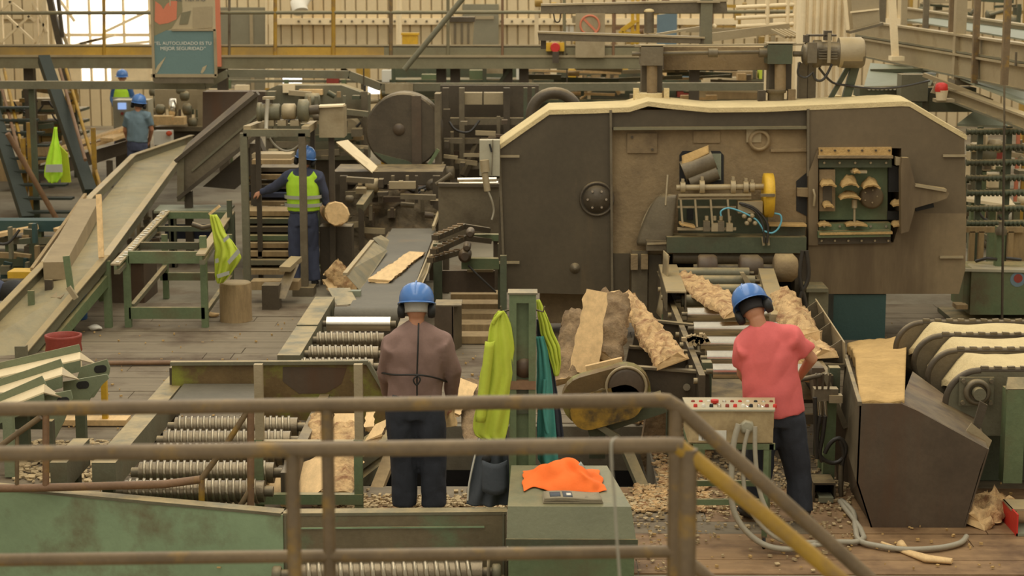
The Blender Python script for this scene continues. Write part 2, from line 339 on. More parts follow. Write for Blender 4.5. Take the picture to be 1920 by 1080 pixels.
# ================================================================ railings around the viewer's stair
def railing(name, label, Y, top, lower, posts, yslope):
    t = thing(name, label, 'railing', at(900, 1090, Y))
    def seg(nm, pts, r, mt): MB().tube([at(a, b, Y) for a, b in pts], r, 12).build(nm, mt, t)
    seg('top_rail', top[0], .0245, m_pipe); seg('sloping_rail', top[1], .0245, yslope)
    for l in lower: seg('lower_rail', l, .022, m_pipe)
    for (px, y0, r) in posts:
        a = at(px, y0, Y); MB().cyl(V((a.x, Y, 1.53)), V((a.x, Y, a.z)), r, 12).build('post', m_pipe, t)
    return t
railing('pipe_railing', 'rusty brown pipe railing with two rails, second one out from the camera', 6.0,
    ([(-120, 768), (0, 767), (640, 759), (1235, 750), (1256, 752)], [(1248, 750), (1275, 766), (1480, 950), (1700, 1148)]),
    [[(-120, 1053), (0, 1050), (640, 1042), (1268, 1034)], [(1268, 1046), (1300, 1060), (1440, 1180)]],
    [(613, 760, .0215), (1268, 756, .0235)], m_pipe)
railing('pipe_railing', 'rusty pipe railing closest to the camera with yellow sloping handrail', 5.4,
    ([(-120, 853), (0, 851), (640, 842), (1250, 834), (1280, 836)], [(1268, 834), (1300, 858), (1430, 964), (1640, 1140)]),
    [[(1292, 1130), (1400, 1220)]], [(548, 845, .0215), (1291, 842, .0275)], m_pipey)
wk = MB(); wk.bx(-2.2, .62, 5.3, 6.1, 1.46, 1.53)
for xx, z_ in ((-2.1, -.795), (.5, .005)): wk.bx(xx, xx+.08, 5.35, 5.43, z_, 1.46); wk.bx(xx, xx+.08, 5.95, 6.03, z_, 1.46)
solo('walkway_platform', 'steel landing on legs that carries the two pipe railings', 'platform', wk, m_steelg)
cb = MB(); Y = 5.372
cb.tube([at(1147, 880, Y), at(1146, 835, Y), at(1150, 825, 5.39), at(1158, 822, 5.42), at(1163, 836, 5.45)], .0045, 6)
cb.tube([at(1147, 880, Y), at(1152, 930, Y), at(1156, 1000, Y), at(1162, 1085, Y), at(1164, 1150, Y)], .0038, 6)
solo('cable', 'thin grey cable looped over the yellowed rail and hanging down', 'cable', cb, m_hose)
# thin railing beyond the green trough wall
Y = 12.36; t = thing('stair_railing', 'slim rusty railing behind the green trough wall over the spiral rollers', 'railing', at(300, 950, Y))
def tb(nm, pts, r, mt, Y=12.36): MB().tube([at(a, b, Y) for a, b in pts], r, 10).build(nm, mt, t)
tb('top_rail', [(70, 771), (250, 769), (468, 767)], .022, m_piper)
tb('lower_rail', [(-30, 916), (63, 915), (308, 908), (376, 899)], .028, m_piper); tb('sloping_rail', [(376, 900), (420, 840), (466, 768)], .021, m_pipe)
tb('sloping_rail', [(-40, 866), (20, 822), (76, 782)], .021, m_pipe); tb('brace', [(446, 956), (473, 912)], .02, m_pipe)
for px, y0, y1, r, mt in ((86, 772, 916, .024, m_piper), (32, 815, 916, .014, m_pipe), (378, 899, 950, .022, m_pipey), (470, 768, 955, .025, m_piper)): tb('post', [(px, y0), (px, y1)], r, mt)
# ================================================================ green trough wall and the bottom spiral roller
t = thing('conveyor_trough', 'long pale green steel conveyor trough wall with a dusty top edge', 'conveyor', (-2, 12.4, 0))
zt = .43; a = gz(-120, 905, zt); b = gz(530, 965, zt); c = gz(950, 962, zt)
def wallp(nm, p, q, th, mt, z0=-.79):
    n = (q-p).cross(Z).normalized()*th; MB().prism([V((p.x, p.y, z0)), V((q.x, q.y, z0)), q, p], -n).build(nm, mt, t)
wallp('side_panel', a, b, .02, m_greenp); wallp('end_panel', b+X*.004, c, .02, m_greenw)
MB().bar(a+YY*.05, b+YY*.05, .11, .02).build('top_flange', m_steelg, t); MB().bar(b+YY*.05, c+YY*.05, .11, .02).build('top_flange', m_steelg, t)
for k in (0.012, .985): p = b.lerp(c, k); MB().bx(p.x-.006, p.x+.006, p.y-.01, p.y+.03, .0, zt).build('seam_rib', m_steelg, t)
MB().bar(b.lerp(c, .08)-YY*.012+V((0,0,-.09)), b.lerp(c, .9)-YY*.012+V((0,0,-.09)), .006, .012).build('weld_strip', m_greenp, t)
def spiral_roller(name, label, p, q, r, turns, group, rt=None, stub=.07, rid=.15, mt=None):
    p = V(p); q = V(q); d = (q-p).normalized(); L = (q-p).length; t = thing(name, label, 'roller', (p+q)/2-Z*r, group)
    MB().cyl(p, q, r*(1-rid), 16).build('drum', mt or m_drum, t)
    a = d.orthogonal().normalized(); b = d.cross(a); m = MB(); n = int(turns*12); w = L/turns*.5
    ri = r*(1-rid)*.97; vs = []
    for i in range(n+1):
        s = i/n; th = 2*math.pi*turns*s; e = a*math.cos(th)+b*math.sin(th); c = p+d*(L*s*.94+L*.03)
        vs += [c+e*ri-d*w/2, c+e*r-d*w*.35, c+e*r+d*w*.35, c+e*ri+d*w/2]
    m.add(vs, [(i*4+k, i*4+k+1, i*4+k+5, i*4+k+4) for i in range(n) for k in range(3)], True)
    m.build('spiral_ridge', rt or m_screw, t)
    MB().cyl(p-d*stub, p, r*.4, 10).build('shaft_end', m_steel, t); MB().cyl(q, q+d*stub, r*.4, 10).build('shaft_end', m_steel, t)
    return t
p = at(545, 1078, 11.75); q = at(905, 1074, 11.75)
sr = spiral_roller('spiral_roller', 'big brown spiral roller under the lowest rail in front of the trough', p, q, .095, 17, None, m_screw, .1)
br = MB()
for e in (p-X*.09, q+X*.09):
    MB().lathe(e-X*.03, X, [(.05, 0), (.06, .01), (.06, .05), (.05, .06)], 14).build('bearing', m_steelg, sr)
    MB().bx(e.x-.05, e.x+.05, e.y-.05, e.y+.05, -.79, e.z-.03).build('pedestal', m_steel, sr)
MB().lathe(q+X*.03, X, [(.1, 0), (.1, .02), (.04, .02)], 14).build('sprocket', m_steel, sr)
# ================================================================ green cabinet with vest and newspaper, coat post
Yc = 11.5; cx0 = at(950, 1010, Yc).x; cx1 = at(1193, 1010, Yc).x
t = thing('cabinet', 'green steel cabinet with a sloping lid below the coat post', 'cabinet', ((cx0+cx1)/2, Yc+.4, 0))
zf = at(1000, 1010, Yc).z; zl = at(1000, 948, Yc+.12).z; zb = at(1000, 874, Yc+.78).z; xb1 = at(1130, 874, Yc+.78).x
MB().bx(cx0+.01, cx1-.01, Yc+.03, Yc+.8, .01, zf-.01).build('body', m_greend if False else m_green, t)
lid = MB(); xs0 = cx0-.0; lid.add([(cx0, Yc, zf-.01), (cx1, Yc, zf-.01), (cx1-.03, Yc+.10, zl), (cx0+.005, Yc+.10, zl), (xb1+.03, Yc+.8, zb), (cx0+.02, Yc+.8, zb), (cx1, Yc+.8, zf-.01), (cx0, Yc+.8, zf-.01)],
    [(0,1,2,3), (3,2,4,5), (1,6,4,2), (0,3,5,7), (7,5,4,6), (0,7,6,1)]); lid.build('lid', m_lid, t)
MB().bx(cx0-.005, cx1+.01, Yc-.012, Yc+.0, zf-.045, zf+.0).build('lip', m_greend, t)
lidpt = lambda u, v: V((cx0+(xb1+.03-cx0)*u+(cx1-xb1)*.6*u*(1-v), Yc+.1+.7*v, zl+(zb-zl)*v))
def crumple(nm, label, cat, fn, nu, nv, mt, amp, sc, th=.006):
    o = MB().grid(fn, nu, nv); o.jit(amp, sc); oo = MB(); oo.v = o.v; oo.f = o.f; oo.s = o.s; oo.m = o.m
    ob = solo(nm, label, cat, oo, mt); md = ob.modifiers.new('thick', 'SOLIDIFY'); md.thickness = th; md.offset = 0
    s2 = ob.modifiers.new('sub', 'SUBSURF'); s2.levels = 1; s2.render_levels = 1; return ob
def vest(u, v):
    p = lidpt(.14+.74*u+.05*NZ.noise(V((v*4, 3, u))), .30+.5*v+.14*NZ.noise(V((u*4, 1, v)))+.06*math.sin(u*7)); e = math.sin(math.pi*min(1, max(0, u)))*math.sin(math.pi*v)
    fold = abs(math.sin(u*9+v*4))*.035+abs(math.sin(u*4-v*7))*.03
    k = (1-.35*abs(2*u-1.15)**2)
    return p+Z*(.012+e*(.085*k+fold*1.0)*(0.7+.5*u*(1.25-u)*2))
crumple('safety_vest', 'bright orange hi-vis vest crumpled on the green cabinet', 'vest', vest, 26, 20, m_orcl, .012, 14)
vp = MB(); c = lidpt(.66, .46)+Z*.10; vp.grid(lambda u, v: c+X*(.06*(u-.5))+Z*(.07*v*(1-abs(2*u-1)*.6))+YY*(.02*v), 4, 4, .004)
o = bpy.data.objects['safety_vest']; OFF['safety_vest'] = o.location.copy(); vp.build('reflective_patch', m_refl, o)
t = thing('newspaper', 'folded grey newspaper lying on the cabinet in front of the orange vest', 'newspaper', lidpt(.5, .16))
def page(u, v): return lidpt(.30+.5*u, .06+.18*v)
for k, (h, nm) in enumerate(((.012, 'page'), (.024, 'page'), (.034, 'front_page'))):
    MB().grid(lambda u, v: page(u*(1-.02*k)+.01*k, v)+Z*(h+.006*math.sin(u*5)*(k > 0)), 8, 4, .008).build(nm, m_paper, t)
ph = MB()
for u0, u1, v0, v1 in ((.12, .3, .2, .8), (.34, .5, .15, .85)): ph.grid(lambda u, v: page(u0+(u1-u0)*u, v0+(v1-v0)*v)+Z*(.036+.006*math.sin((u0+(u1-u0)*u)*5)), 6, 2, .002)
ph.build('printed_picture', m_grey, t); MB().grid(lambda u, v: page(.4+.08*u, .3+.3*v)+Z*(.039+.006*math.sin(2.2)), 2, 2, .001).build('printed_picture', m_white, t)
# coat post: I-section standard
Yp = 12.75; pa = at(980, 550, Yp); wp = .185
t = thing('coat_post', 'green steel post with coats hung on both sides', 'post', (pa.x, Yp, 0))
MB().bx(pa.x-wp/2, pa.x-wp/2+.05, Yp-.05, Yp+.1, .01, pa.z).build('flange', m_green, t); MB().bx(pa.x+wp/2-.05, pa.x+wp/2, Yp-.05, Yp+.1, .01, pa.z).build('flange', m_green, t)
MB().bx(pa.x-wp/2+.05, pa.x+wp/2-.05, Yp+.0, Yp+.02, .01, pa.z).build('web', m_green, t)
MB().bx(pa.x-wp/2-.01, pa.x+wp/2+.01, Yp-.06, Yp+.11, pa.z, pa.z+.012).build('cap_plate', m_steelg, t)
MB().bx(pa.x-wp/2+.05, pa.x+wp/2-.05, Yp-.05, Yp, pa.z-.06, pa.z).build('cap_plate', m_green, t)
zc = at(980, 722, Yp).z; MB().bx(pa.x-wp/2, pa.x+wp/2, Yp-.055, Yp, zc-.02, zc+.04).build('crossbar', m_piper, t)
MB().bx(pa.x-.06, pa.x+.05, Yp-.02, Yp, zc-.2, zc-.02).build('crossbar', m_greend, t)
MB().lathe(at(983, 690, Yp), -YY, [(.07, 0), (.07, .012), (.0, .014)], 16).build('round_plate', m_brownhop, t)
for s in (-1, 1): MB().tube([V((pa.x+s*wp/2, Yp+.02, pa.z-.12)), V((pa.x+s*(wp/2+.05), Yp, pa.z-.13)), V((pa.x+s*(wp/2+.06), Yp, pa.z-.09))], .006, 6).build('hook', m_steel, t)
def hanging(nm, label, cat, poly, Y, depth, mt, folds=5, amp=.02, group=None, nu=22, nv=26):
    """cloth hung between two outlines: poly = list of (y, xl, xr) rows in the picture at depth Y"""
    def fn(u, v):
        k = v*(len(poly)-1); i = min(int(k), len(poly)-2); f_ = k-i
        y, xl, xr = [poly[i][j]*(1-f_)+poly[i+1][j]*f_ for j in range(3)]
        p = at(xl+(xr-xl)*u, y, Y); rel = min(1, .25+v*1.3)
        return p-YY*(depth*math.sin(math.pi*u)*rel+amp*math.sin(u*folds*math.pi*2+v*2+3*NZ.noise(p*3))*rel)
    m = MB().grid(fn, nu, nv); m.jit(.008, 9); ob = solo(nm, label, cat, m, mt, group)
    md = ob.modifiers.new('thick', 'SOLIDIFY'); md.thickness = .012; md.offset = 0; ob.data.polygons.foreach_set('use_smooth', [True]*len(ob.data.polygons)); return ob
hanging('dark_jacket', 'charcoal jacket hanging under the lime shirt beside the coat post', 'jacket', [(800, 905, 948), (830, 893, 952), (880, 882, 954), (925, 877, 955), (946, 876, 954)], 12.86, .05, m_grey, 3, .02)
o = bpy.data.objects['dark_jacket']; OFF[o.name] = o.location.copy()
MB().tube([at(907, 795, 12.8), at(892, 850, 12.79), at(880, 905, 12.79), at(877, 938, 12.79)], .007, 6).build('white_piping', m_white, o)
MB().grid(lambda u, v: at(905+45*u, 862+58*v+6*math.sin(u*3), 12.76)-YY*.03*math.sin(math.pi*u), 6, 6, .01).build('sleeve', m_grey, o)
MB().lathe(at(912, 862, 12.76), -YY, [(.035, 0), (.03, .01), (.0, .005)], 12).build('cuff_opening', m_black, o)
hanging('lime_shirt', 'lime yellow work shirt hanging on the near face of the coat post', 'shirt', [(583, 934, 944), (592, 926, 950), (610, 919, 957), (650, 912, 963), (700, 903, 962), (760, 893, 957), (800, 886, 953), (815, 890, 950), (828, 915, 945)], 12.7, .035, m_lime, 3, .014)
o = bpy.data.objects['lime_shirt']; OFF[o.name] = o.location.copy()
MB().grid(lambda u, v: at(912-8*v+14*u-10*v, 640+150*v, 12.64)-YY*.035*math.sin(math.pi*u), 6, 14, .01).build('sleeve', m_lime, o)
MB().tube([at(925, 606, 12.68), at(929, 598, 12.67), at(936, 590, 12.67), at(941, 586, 12.68)], .012, 8).build('collar', m_lime, o)
hanging('teal_jacket', 'teal work jacket hanging on the far face of the coat post', 'jacket', [(630, 1007, 1020), (660, 1007, 1026), (720, 1008, 1036), (800, 1008, 1041), (860, 1008, 1044), (872, 1016, 1042)], 12.86, .05, m_teal, 2, .02)
o = bpy.data.objects['teal_jacket']; OFF[o.name] = o.location.copy()
MB().tube([at(1021, 712, 12.79), at(1019, 760, 12.79), at(1024, 800, 12.78), at(1027, 812, 12.78)], .012, 6).build('sleeve_fold', m_teal, o)
hanging('black_jacket', 'black jacket with a thin pale cord between teal jacket and lime top', 'jacket', [(598, 1006, 1013), (640, 1008, 1028), (690, 1012, 1036), (760, 1026, 1050), (830, 1038, 1058)], 12.95, .03, m_navy, 2, .012)
hanging('lime_jacket', 'lime yellow jacket hooked on the post above the black jacket', 'jacket', [(562, 1006, 1010), (590, 1008, 1024), (620, 1014, 1036), (650, 1024, 1050), (680, 1034, 1053), (703, 1040, 1046)], 12.9, .03, m_lime, 3, .02)
# ================================================================ the big saw housing
Y = 20.0; t = thing('bandsaw_machine', 'huge dusty brown saw housing with cut corners behind the red-shirted worker', 'machine', at(1400, 640, Y)*1)
def pl(nm, pix, Y, d, mt, lab=None, par=None): return MB().pp(pix, Y, d).build(nm, mt, par or t, label=lab)
pl('side_housing', [(938, 272), (1030, 208), (1145, 206), (1148, 590), (1100, 552), (946, 548), (934, 480)], Y, 1.0, m_dplate, 'dark smooth plate with a porthole')
pl('centre_panel', [(1146, 243), (1512, 243), (1512, 290), (1512, 480), (1362, 480), (1250, 476), (1218, 600), (1148, 600), (1146, 500)], Y+.06, .5, m_mplate)
pl('top_panel', [(1146, 207), (1514, 204), (1514, 243), (1146, 243)], Y+.03, .9, m_dplate)
# right housing as pieces around the opening
pl('side_housing', [(1516, 204), (1700, 193), (1808, 250), (1812, 400), (1690, 400), (1690, 278), (1533, 278), (1516, 330)], Y-.02, 1.0, m_rplate2)
pl('side_housing', [(1516, 455), (1675, 455), (1692, 400), (1812, 400), (1810, 505), (1798, 551), (1514, 551)], Y-.02, 1.0, m_rplate)
pl('jamb_post', [(1516, 325), (1534, 278), (1534, 460), (1516, 460)], Y-.05, .3, m_rplate)
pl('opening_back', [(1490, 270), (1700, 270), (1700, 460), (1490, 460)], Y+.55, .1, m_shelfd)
# edge trims, hinges
for a, c in (((936, 272), (946, 548)), ((1145, 206), (1148, 560)), ((1515, 204), (1515, 330))): MB().bar(at(*a, Y-.03), at(*c, Y-.03), .025, .03).build('edge_trim', m_steel, t)
MB().bar(at(1150, 241, Y), at(1512, 239, Y), .06, .03).build('ledge', m_walkb, t)
for (x0_, x1_, y) in ((936, 974, 293), (936, 974, 492), (1768, 1812, 292), (1762, 1806, 482)): MB().bar(at(x0_, y, Y-.04), at(x1_, y, Y-.04), .03, .025).build('hinge', m_galv, t)
# dust on the top
prof = [(936, 268), (984, 234), (1030, 202), (1100, 200), (1180, 197), (1215, 186), (1255, 191), (1330, 198), (1430, 197), (1500, 194), (1600, 190), (1690, 186), (1705, 187), (1752, 215), (1812, 250)]
def dustfn(u, v):
    k = u*(len(prof)-1); i = min(int(k), len(prof)-2); g_ = k-i
    x = prof[i][0]*(1-g_)+prof[i+1][0]*g_; y = prof[i][1]*(1-g_)+prof[i+1][1]*g_
    p = at(x, y+6, Y); e = math.sin(math.pi*min(1, max(0, v*1.0)))
    return V((p.x, Y-.03+1.0*v, p.z+.012+.03*e+.012*NZ.noise(V((p.x*3, v*4, 0)))*min(1, v*4)))
MB().grid(dustfn, 84, 10, (0, 0, -.05)).build('sawdust_layer', m_sawp, t, kind='stuff')
# porthole, boss, bearing
c = at(1119, 373, Y-.0); MB().lathe(c, -YY, [(.19, 0), (.19, .03), (.17, .045), (.165, .02)], 28).build('porthole_ring', m_dark, t)
pr = MB().lathe(c, -YY, [(.15, .0), (.15, .035), (.0, .04)], 24).build('porthole_cover', m_dark, t)
for i in range(6): e = c+V((math.cos(i*1.05)*.1, -.035, math.sin(i*1.05)*.1)); MB().cyl(e, e-YY*.02, .013, 8).build('bolt', m_chrome, pr)
c = at(1078, 503, Y); MB().lathe(c, -YY, [(.06, 0), (.04, .03), (.01, .05)], 16).build('boss', m_steel, t)
c = at(1423, 263, Y+.06); bp = MB().lathe(c, -YY, [(.12, 0), (.12, .05), (.1, .07), (.085, .07), (.08, .03)], 24).build('bearing_cap', m_mplate, t)
MB().bx(c.x-.14, c.x+.02, c.y-.04, c.y, c.z-.02, c.z+.12).build('bracket', m_galv, t)
pl('cover_plate', [(1176, 250), (1232, 250), (1232, 287), (1176, 287)], Y+.04, .02, m_mplate)
for (x, y) in ((1185, 257), (1223, 280)): e = at(x, y, Y+.04); MB().cyl(e, e-YY*.015, .014, 8).build('bolt', m_dark, t)
pl('cover_strip', [(1300, 246), (1350, 246), (1350, 268), (1300, 268)], Y+.045, .02, m_mplate); pl('cover_strip', [(1445, 280), (1512, 279), (1512, 284), (1445, 285)], Y+.03, .03, m_mplate)
# log window with steel feed roll
rr = [(1280, 283), (1350, 283), (1357, 291), (1357, 345), (1274, 345), (1274, 291)]
pl('window_recess', rr, Y+.045, .02, m_black); pl('window_back', [(1322, 288), (1352, 288), (1352, 338), (1340, 338)], Y+.035, .008, m_tealp)
a = at(1281, 322, Y-.02); b = at(1338, 299, Y-.02); fr_ = MB().cyl(a, b, .115, 20).build('feed_roll', m_steel, t)
a = at(1293, 342, Y-.04); b = at(1345, 322, Y-.04); MB().cyl(a, b, .085, 20).build('feed_roll', m_steel, t)
MB().grid(lambda u, v: at(1279+50*u, 311-24*u-18*v+4*u*v, Y-.1)+YY*.06*v+Z*.0, 8, 5, .01).build('sawdust_patch', m_saw, t, kind='stuff')
# curved guard
def guard(u, v): y = 365+95*v; xl = 1244-52*(v**.55) if v < .99 else 1196; xr = 1270-10*v; return at(xl+(xr-xl)*u, y, Y-.02-.12*math.sin(math.pi*u*.5))
MB().grid(guard, 10, 14, .015).build('curved_guard', m_steel, t)
MB().tube([at(1236, 460, Y-.05), at(1207, 450, Y-.02), at(1205, 420, Y), at(1222, 385, Y), at(1240, 366, Y)], .015, 6).build('guard_rim', m_galv, t)
MB().bar(at(1212, 455, Y-.12), at(1270, 453, Y-.12), .2, .02).build('guard_foot', m_galv, t)
MB().cyl(at(1248, 385, Y-.13), at(1252, 328, Y-.05), .012, 8).build('handle_rod', m_galv, t)
# shaft and table
s_ = MB(); s_.cyl(at(1268, 352, Y-.2), at(1432, 350, Y-.2), .032, 12); s_.build('shaft', m_galv, t)
for x, h in ((1280, 11), (1316, 14), (1374, 14), (1398, 12), (1410, 10)):
    c = at(x, 351, Y-.2); MB().lathe(c-X*.025, X, [(h*.0055, 0), (h*.0055, .05)], 14).build('collar', m_galv, t)
    MB().bx(c.x-.015, c.x+.015, c.y-.03, c.y+.03, c.z, c.z+h*.008).build('lug', m_galv, t)
for y, d_ in ((366, .26), (372, .22)): MB().bar(at(1272, y, Y-d_), at(1408, y-1, Y-d_), .06, .02).build('table_rail', m_galv, t)
for x in (1276, 1303, 1332, 1364): MB().bar(at(x, 373, Y-.25), at(x+4, 425, Y-.25), .02, .05).build('table_strut', m_galv, t)
MB().bar(at(1270, 388, Y-.2), at(1380, 388, Y-.2), .03, .02).build('table_rail', m_galv, t); MB().bar(at(1270, 429, Y-.25), at(1380, 429, Y-.25), .03, .03).build('table_rail', m_galv, t)
pl('recess', [(1272, 374), (1440, 374), (1440, 445), (1272, 445)], Y+.04, .02, m_greend)
pl('recess_opening', [(1288, 392), (1300, 392), (1300, 412), (1288, 412)], Y+.02, .02, m_black)
MB().bar(at(1274, 418, Y-.2), at(1302, 424, Y-.2), .2, .02).build('tray', m_saw, t)
for i, x in enumerate((1325, 1340, 1352, 1368)):
    MB().sb(x-6, 415+(i % 2)*4, x+6, 434, Y-.3, .08).build('valve_block', m_galv if i % 2 else m_steel, t); MB().cyl(at(x, 413, Y-.26), at(x, 405, Y-.26), .02, 8).build('valve_stem', m_galv, t)
wg = MB().lathe(at(1431, 366, Y-.2), X, [(.16, 0), (.235, .005), (.235, .10), (.16, .11)], 28).build('wheel_guard', m_yellow, t, label='yellow wheel guard')
MB().bar(at(1426, 366, Y-.45), at(1453, 366, Y-.45), .02, .03).build('guard_seam', m_steel, t)
for pts, mt, r in (([(1352, 405), (1352, 396), (1365, 390), (1385, 395), (1405, 404), (1420, 414), (1432, 432)], m_chose, .009), ([(1452, 400), (1463, 403), (1465, 415), (1458, 430), (1446, 437), (1430, 432)], m_chose, .01), ([(1386, 381), (1410, 388), (1430, 405), (1440, 425), (1438, 455)], m_bhose, .014), ([(1390, 384), (1415, 395), (1430, 420), (1433, 455)], m_bhose, .012)):
    MB().tube([at(x, y, Y-.33) for x, y in pts], r, 8).build('air_hose', mt, t)
MB().sb(1384, 378, 1430, 400, Y-.3, .15).build('cylinder_block', m_galv, t)
for x, y in ((1395, 405), (1405, 412), (1415, 418), (1400, 418), (1410, 404)): e = at(x, y, Y-.3); MB().lathe(e, -YY, [(.025, 0), (.025, .04), (.012, .05)], 10).build('fitting', m_galv, t)
# green beam under the table
MB().sb(1250, 445, 1512, 474, Y-.25, .3).build('cross_beam', m_greend, t); MB().sb(1212, 452, 1260, 470, Y-.2, .25).build('cross_beam', m_steel, t)
MB().sb(1445, 420, 1510, 447, Y-.1, .15).build('cross_beam', m_greend, t); MB().bar(at(1440, 420, Y-.1), at(1510, 421, Y-.1), .22, .02).build('ledge', m_saw, t)
for x in (1432, 1441): MB().cyl(at(x, 460, Y-.3), at(x-2, 444, Y-.3), .016, 8).build('fitting', m_galv, t)
# legs and dark columns beneath
for x0_, x1_, y0_, y1_, mt in ((1150, 1180, 475, 598, m_dplate), (1184, 1214, 470, 600, m_steel), (1216, 1240, 478, 600, m_dplate), (1490, 1512, 478, 590, m_dark)): MB().sb(x0_, y0_, x1_, y1_, Y+.0, .4).build('support_column', mt, t)
for x in (1186, 1205): MB().sb(x-3, 478, x+10, 500+x % 20, Y-.08, .08).build('clamp', m_mplate, t)
MB().sb(1012, 550, 1150, 606, Y+.3, .5).build('plinth', m_mplate, t)
# right opening contents
pl('ledge_plate', [(1535, 277), (1672, 276), (1672, 293), (1535, 293)], Y-.06, .35, m_saw); MB().bar(at(1533, 294, Y-.08), at(1674, 294, Y-.08), .05, .03).build('ledge', m_mplate, t)
for i in range(6): e = at(1540+25.5*i, 282, Y-.06); MB().cyl(e, e-YY*.015, .012, 8).build('bolt', m_dark, t)
pl('flange', [(1535, 299), (1672, 299), (1672, 314), (1535, 314)], Y-.02, .2, m_greend)
for i in range(5): e = at(1545+29*i, 305, Y-.02); MB().cyl(e, e-YY*.02, .013, 8).build('bolt', m_galv, t)
pl('carriage_plate', [(1536, 314), (1664, 314), (1664, 412), (1536, 412)], Y+.1, .1, m_green)
pl('carriage_side', [(1536, 318), (1566, 318), (1566, 396), (1536, 396)], Y+.0, .12, m_mplate); pl('carriage_recess', [(1543, 345), (1560, 345), (1560, 388), (1543, 388)], Y-.01, .02, m_dplate)
dk = MB().lathe(at(1632, 368, Y+.1), -YY, [(.125, 0), (.125, .1), (.1, .12), (.0, .12)], 28).build('spindle_disc', m_rplate, t)
for i in range(5): e = at(1632, 368, Y-.02)+V((math.cos(i*1.257)*.07, 0, math.sin(i*1.257)*.07)); MB().cyl(e, e-YY*.015, .009, 8).build('bolt', m_galv, dk)
pl('tool_bar', [(1597, 320), (1626, 320), (1626, 325), (1597, 325)], Y-.08, .1, m_galv)
def heap(x, y, wpx, hpx, Y, d): return MB().grid(lambda u, v: at(x-wpx/2+wpx*u, y, Y)+YY*(-d+d*v)+Z*(hpx*.0045*math.sin(math.pi*u)**.6*(.3+.7*v)*(1+.5*NZ.noise(V((u*3, v*3, y))))+.01*NZ.noise(V((u*6, v*6, x)))), 10, 6, .02)
for h in ((1603, 320, 14, 8), (1590, 347, 34, 26), (1590, 369, 40, 16), (1630, 349, 34, 22), (1550, 345, 30, 14), (1550, 384, 20, 12), (1543, 418, 24, 6), (1602, 418, 40, 6), (1680, 382, 24, 12), (1680, 420, 22, 10)): heap(*h, Y+.0, .16).build('sawdust_heap', m_saw, t, kind='stuff')
MB().cyl(at(1602, 374, Y-.06), at(1602, 390, Y-.06), .03, 10).build('screw_jack', m_galv, t); MB().cyl(at(1602, 388, Y-.06), at(1602, 418, Y-.06), .013, 8).build('screw_jack', m_galv, t)
pl('flange', [(1535, 420), (1670, 418), (1670, 432), (1535, 434)], Y-.02, .15, m_green)
for i in range(5): e = at(1545+29*i, 424, Y-.02); MB().cyl(e, e-YY*.02, .014, 8).build('bolt', m_chrome, t)
pl('sill_plate', [(1534, 434), (1670, 432), (1670, 444), (1534, 446)], Y-.12, .3, m_green); MB().bar(at(1534, 436, Y-.03), at(1670, 434, Y-.03), .22, .025).build('sawdust_layer', m_saw, t, kind='stuff')
pl('sill_flange', [(1534, 446), (1670, 444), (1670, 456), (1534, 458)], Y-.06, .2, m_dark)
for i in range(6): e = at(1540+25*i, 451, Y-.06); MB().cyl(e, e-YY*.02, .012, 8).build('bolt', m_galv, t)
for pix in ([(1666, 308), (1690, 315), (1690, 360), (1666, 360)], [(1664, 396), (1690, 396), (1690, 412), (1664, 412)]): pl('dark_gap', pix, Y+.05, .02, m_black)
pl('dark_gap', [(1493, 340), (1517, 320), (1517, 408), (1493, 395)], Y+.05, .02, m_black); pl('block', [(1495, 353), (1518, 353), (1518, 370), (1495, 368)], Y-.02, .06, m_mplate)
# hinged clamp arm
pl('clamp_arm', [(1692, 296), (1704, 296), (1716, 345), (1722, 346), (1774, 354), (1780, 363), (1775, 372), (1758, 378), (1716, 390), (1704, 434), (1690, 438), (1689, 320)], Y-.26, .12, m_rplate)
MB().bar(at(1716, 347, Y-.27), at(1774, 357, Y-.27), .04, .03).build('arm_rib', m_galv, t); MB().bar(at(1716, 392, Y-.1), at(1750, 384, Y-.1), .04, .05).build('arm_rib', m_black, t)
pl('arm_lug', [(1680, 294), (1694, 297), (1692, 310), (1680, 310)], Y-.16, .08, m_galv)
MB().tube([at(1525, 355, Y-.07), at(1528, 366, Y-.1), at(1526, 386, Y-.07)], .014, 6).build('pull_handle', m_galv, t)
# switch box on the side
t2 = thing('switch_box', 'grey switch box on the flank of the saw housing', 'switch', at(917, 330, 19.8))
MB().sb(899, 263, 937, 330, 19.8, .15).build('box', m_greyb, t2); MB().bar(at(918, 270, 19.78), at(922, 285, 19.78), .015, .02).build('handle', m_black, t2); MB().bar(at(924, 262, 19.78), at(922, 328, 19.78), .01, .01).build('door_seam', m_steel, t2)
cn = MB(); cn.cyl(at(908, 300, 19.7), at(910, 322, 19.7), .05, 12); cn.cyl(at(909, 324, 19.7), at(914, 358, 19.7), .035, 10); cn.build('plug', m_galv, t2)
MB().tube([at(914, 356, 19.7), at(922, 375, 19.7), at(926, 395, 19.75), at(922, 412, 19.75)], .01, 6).build('cable', m_hose, t2)
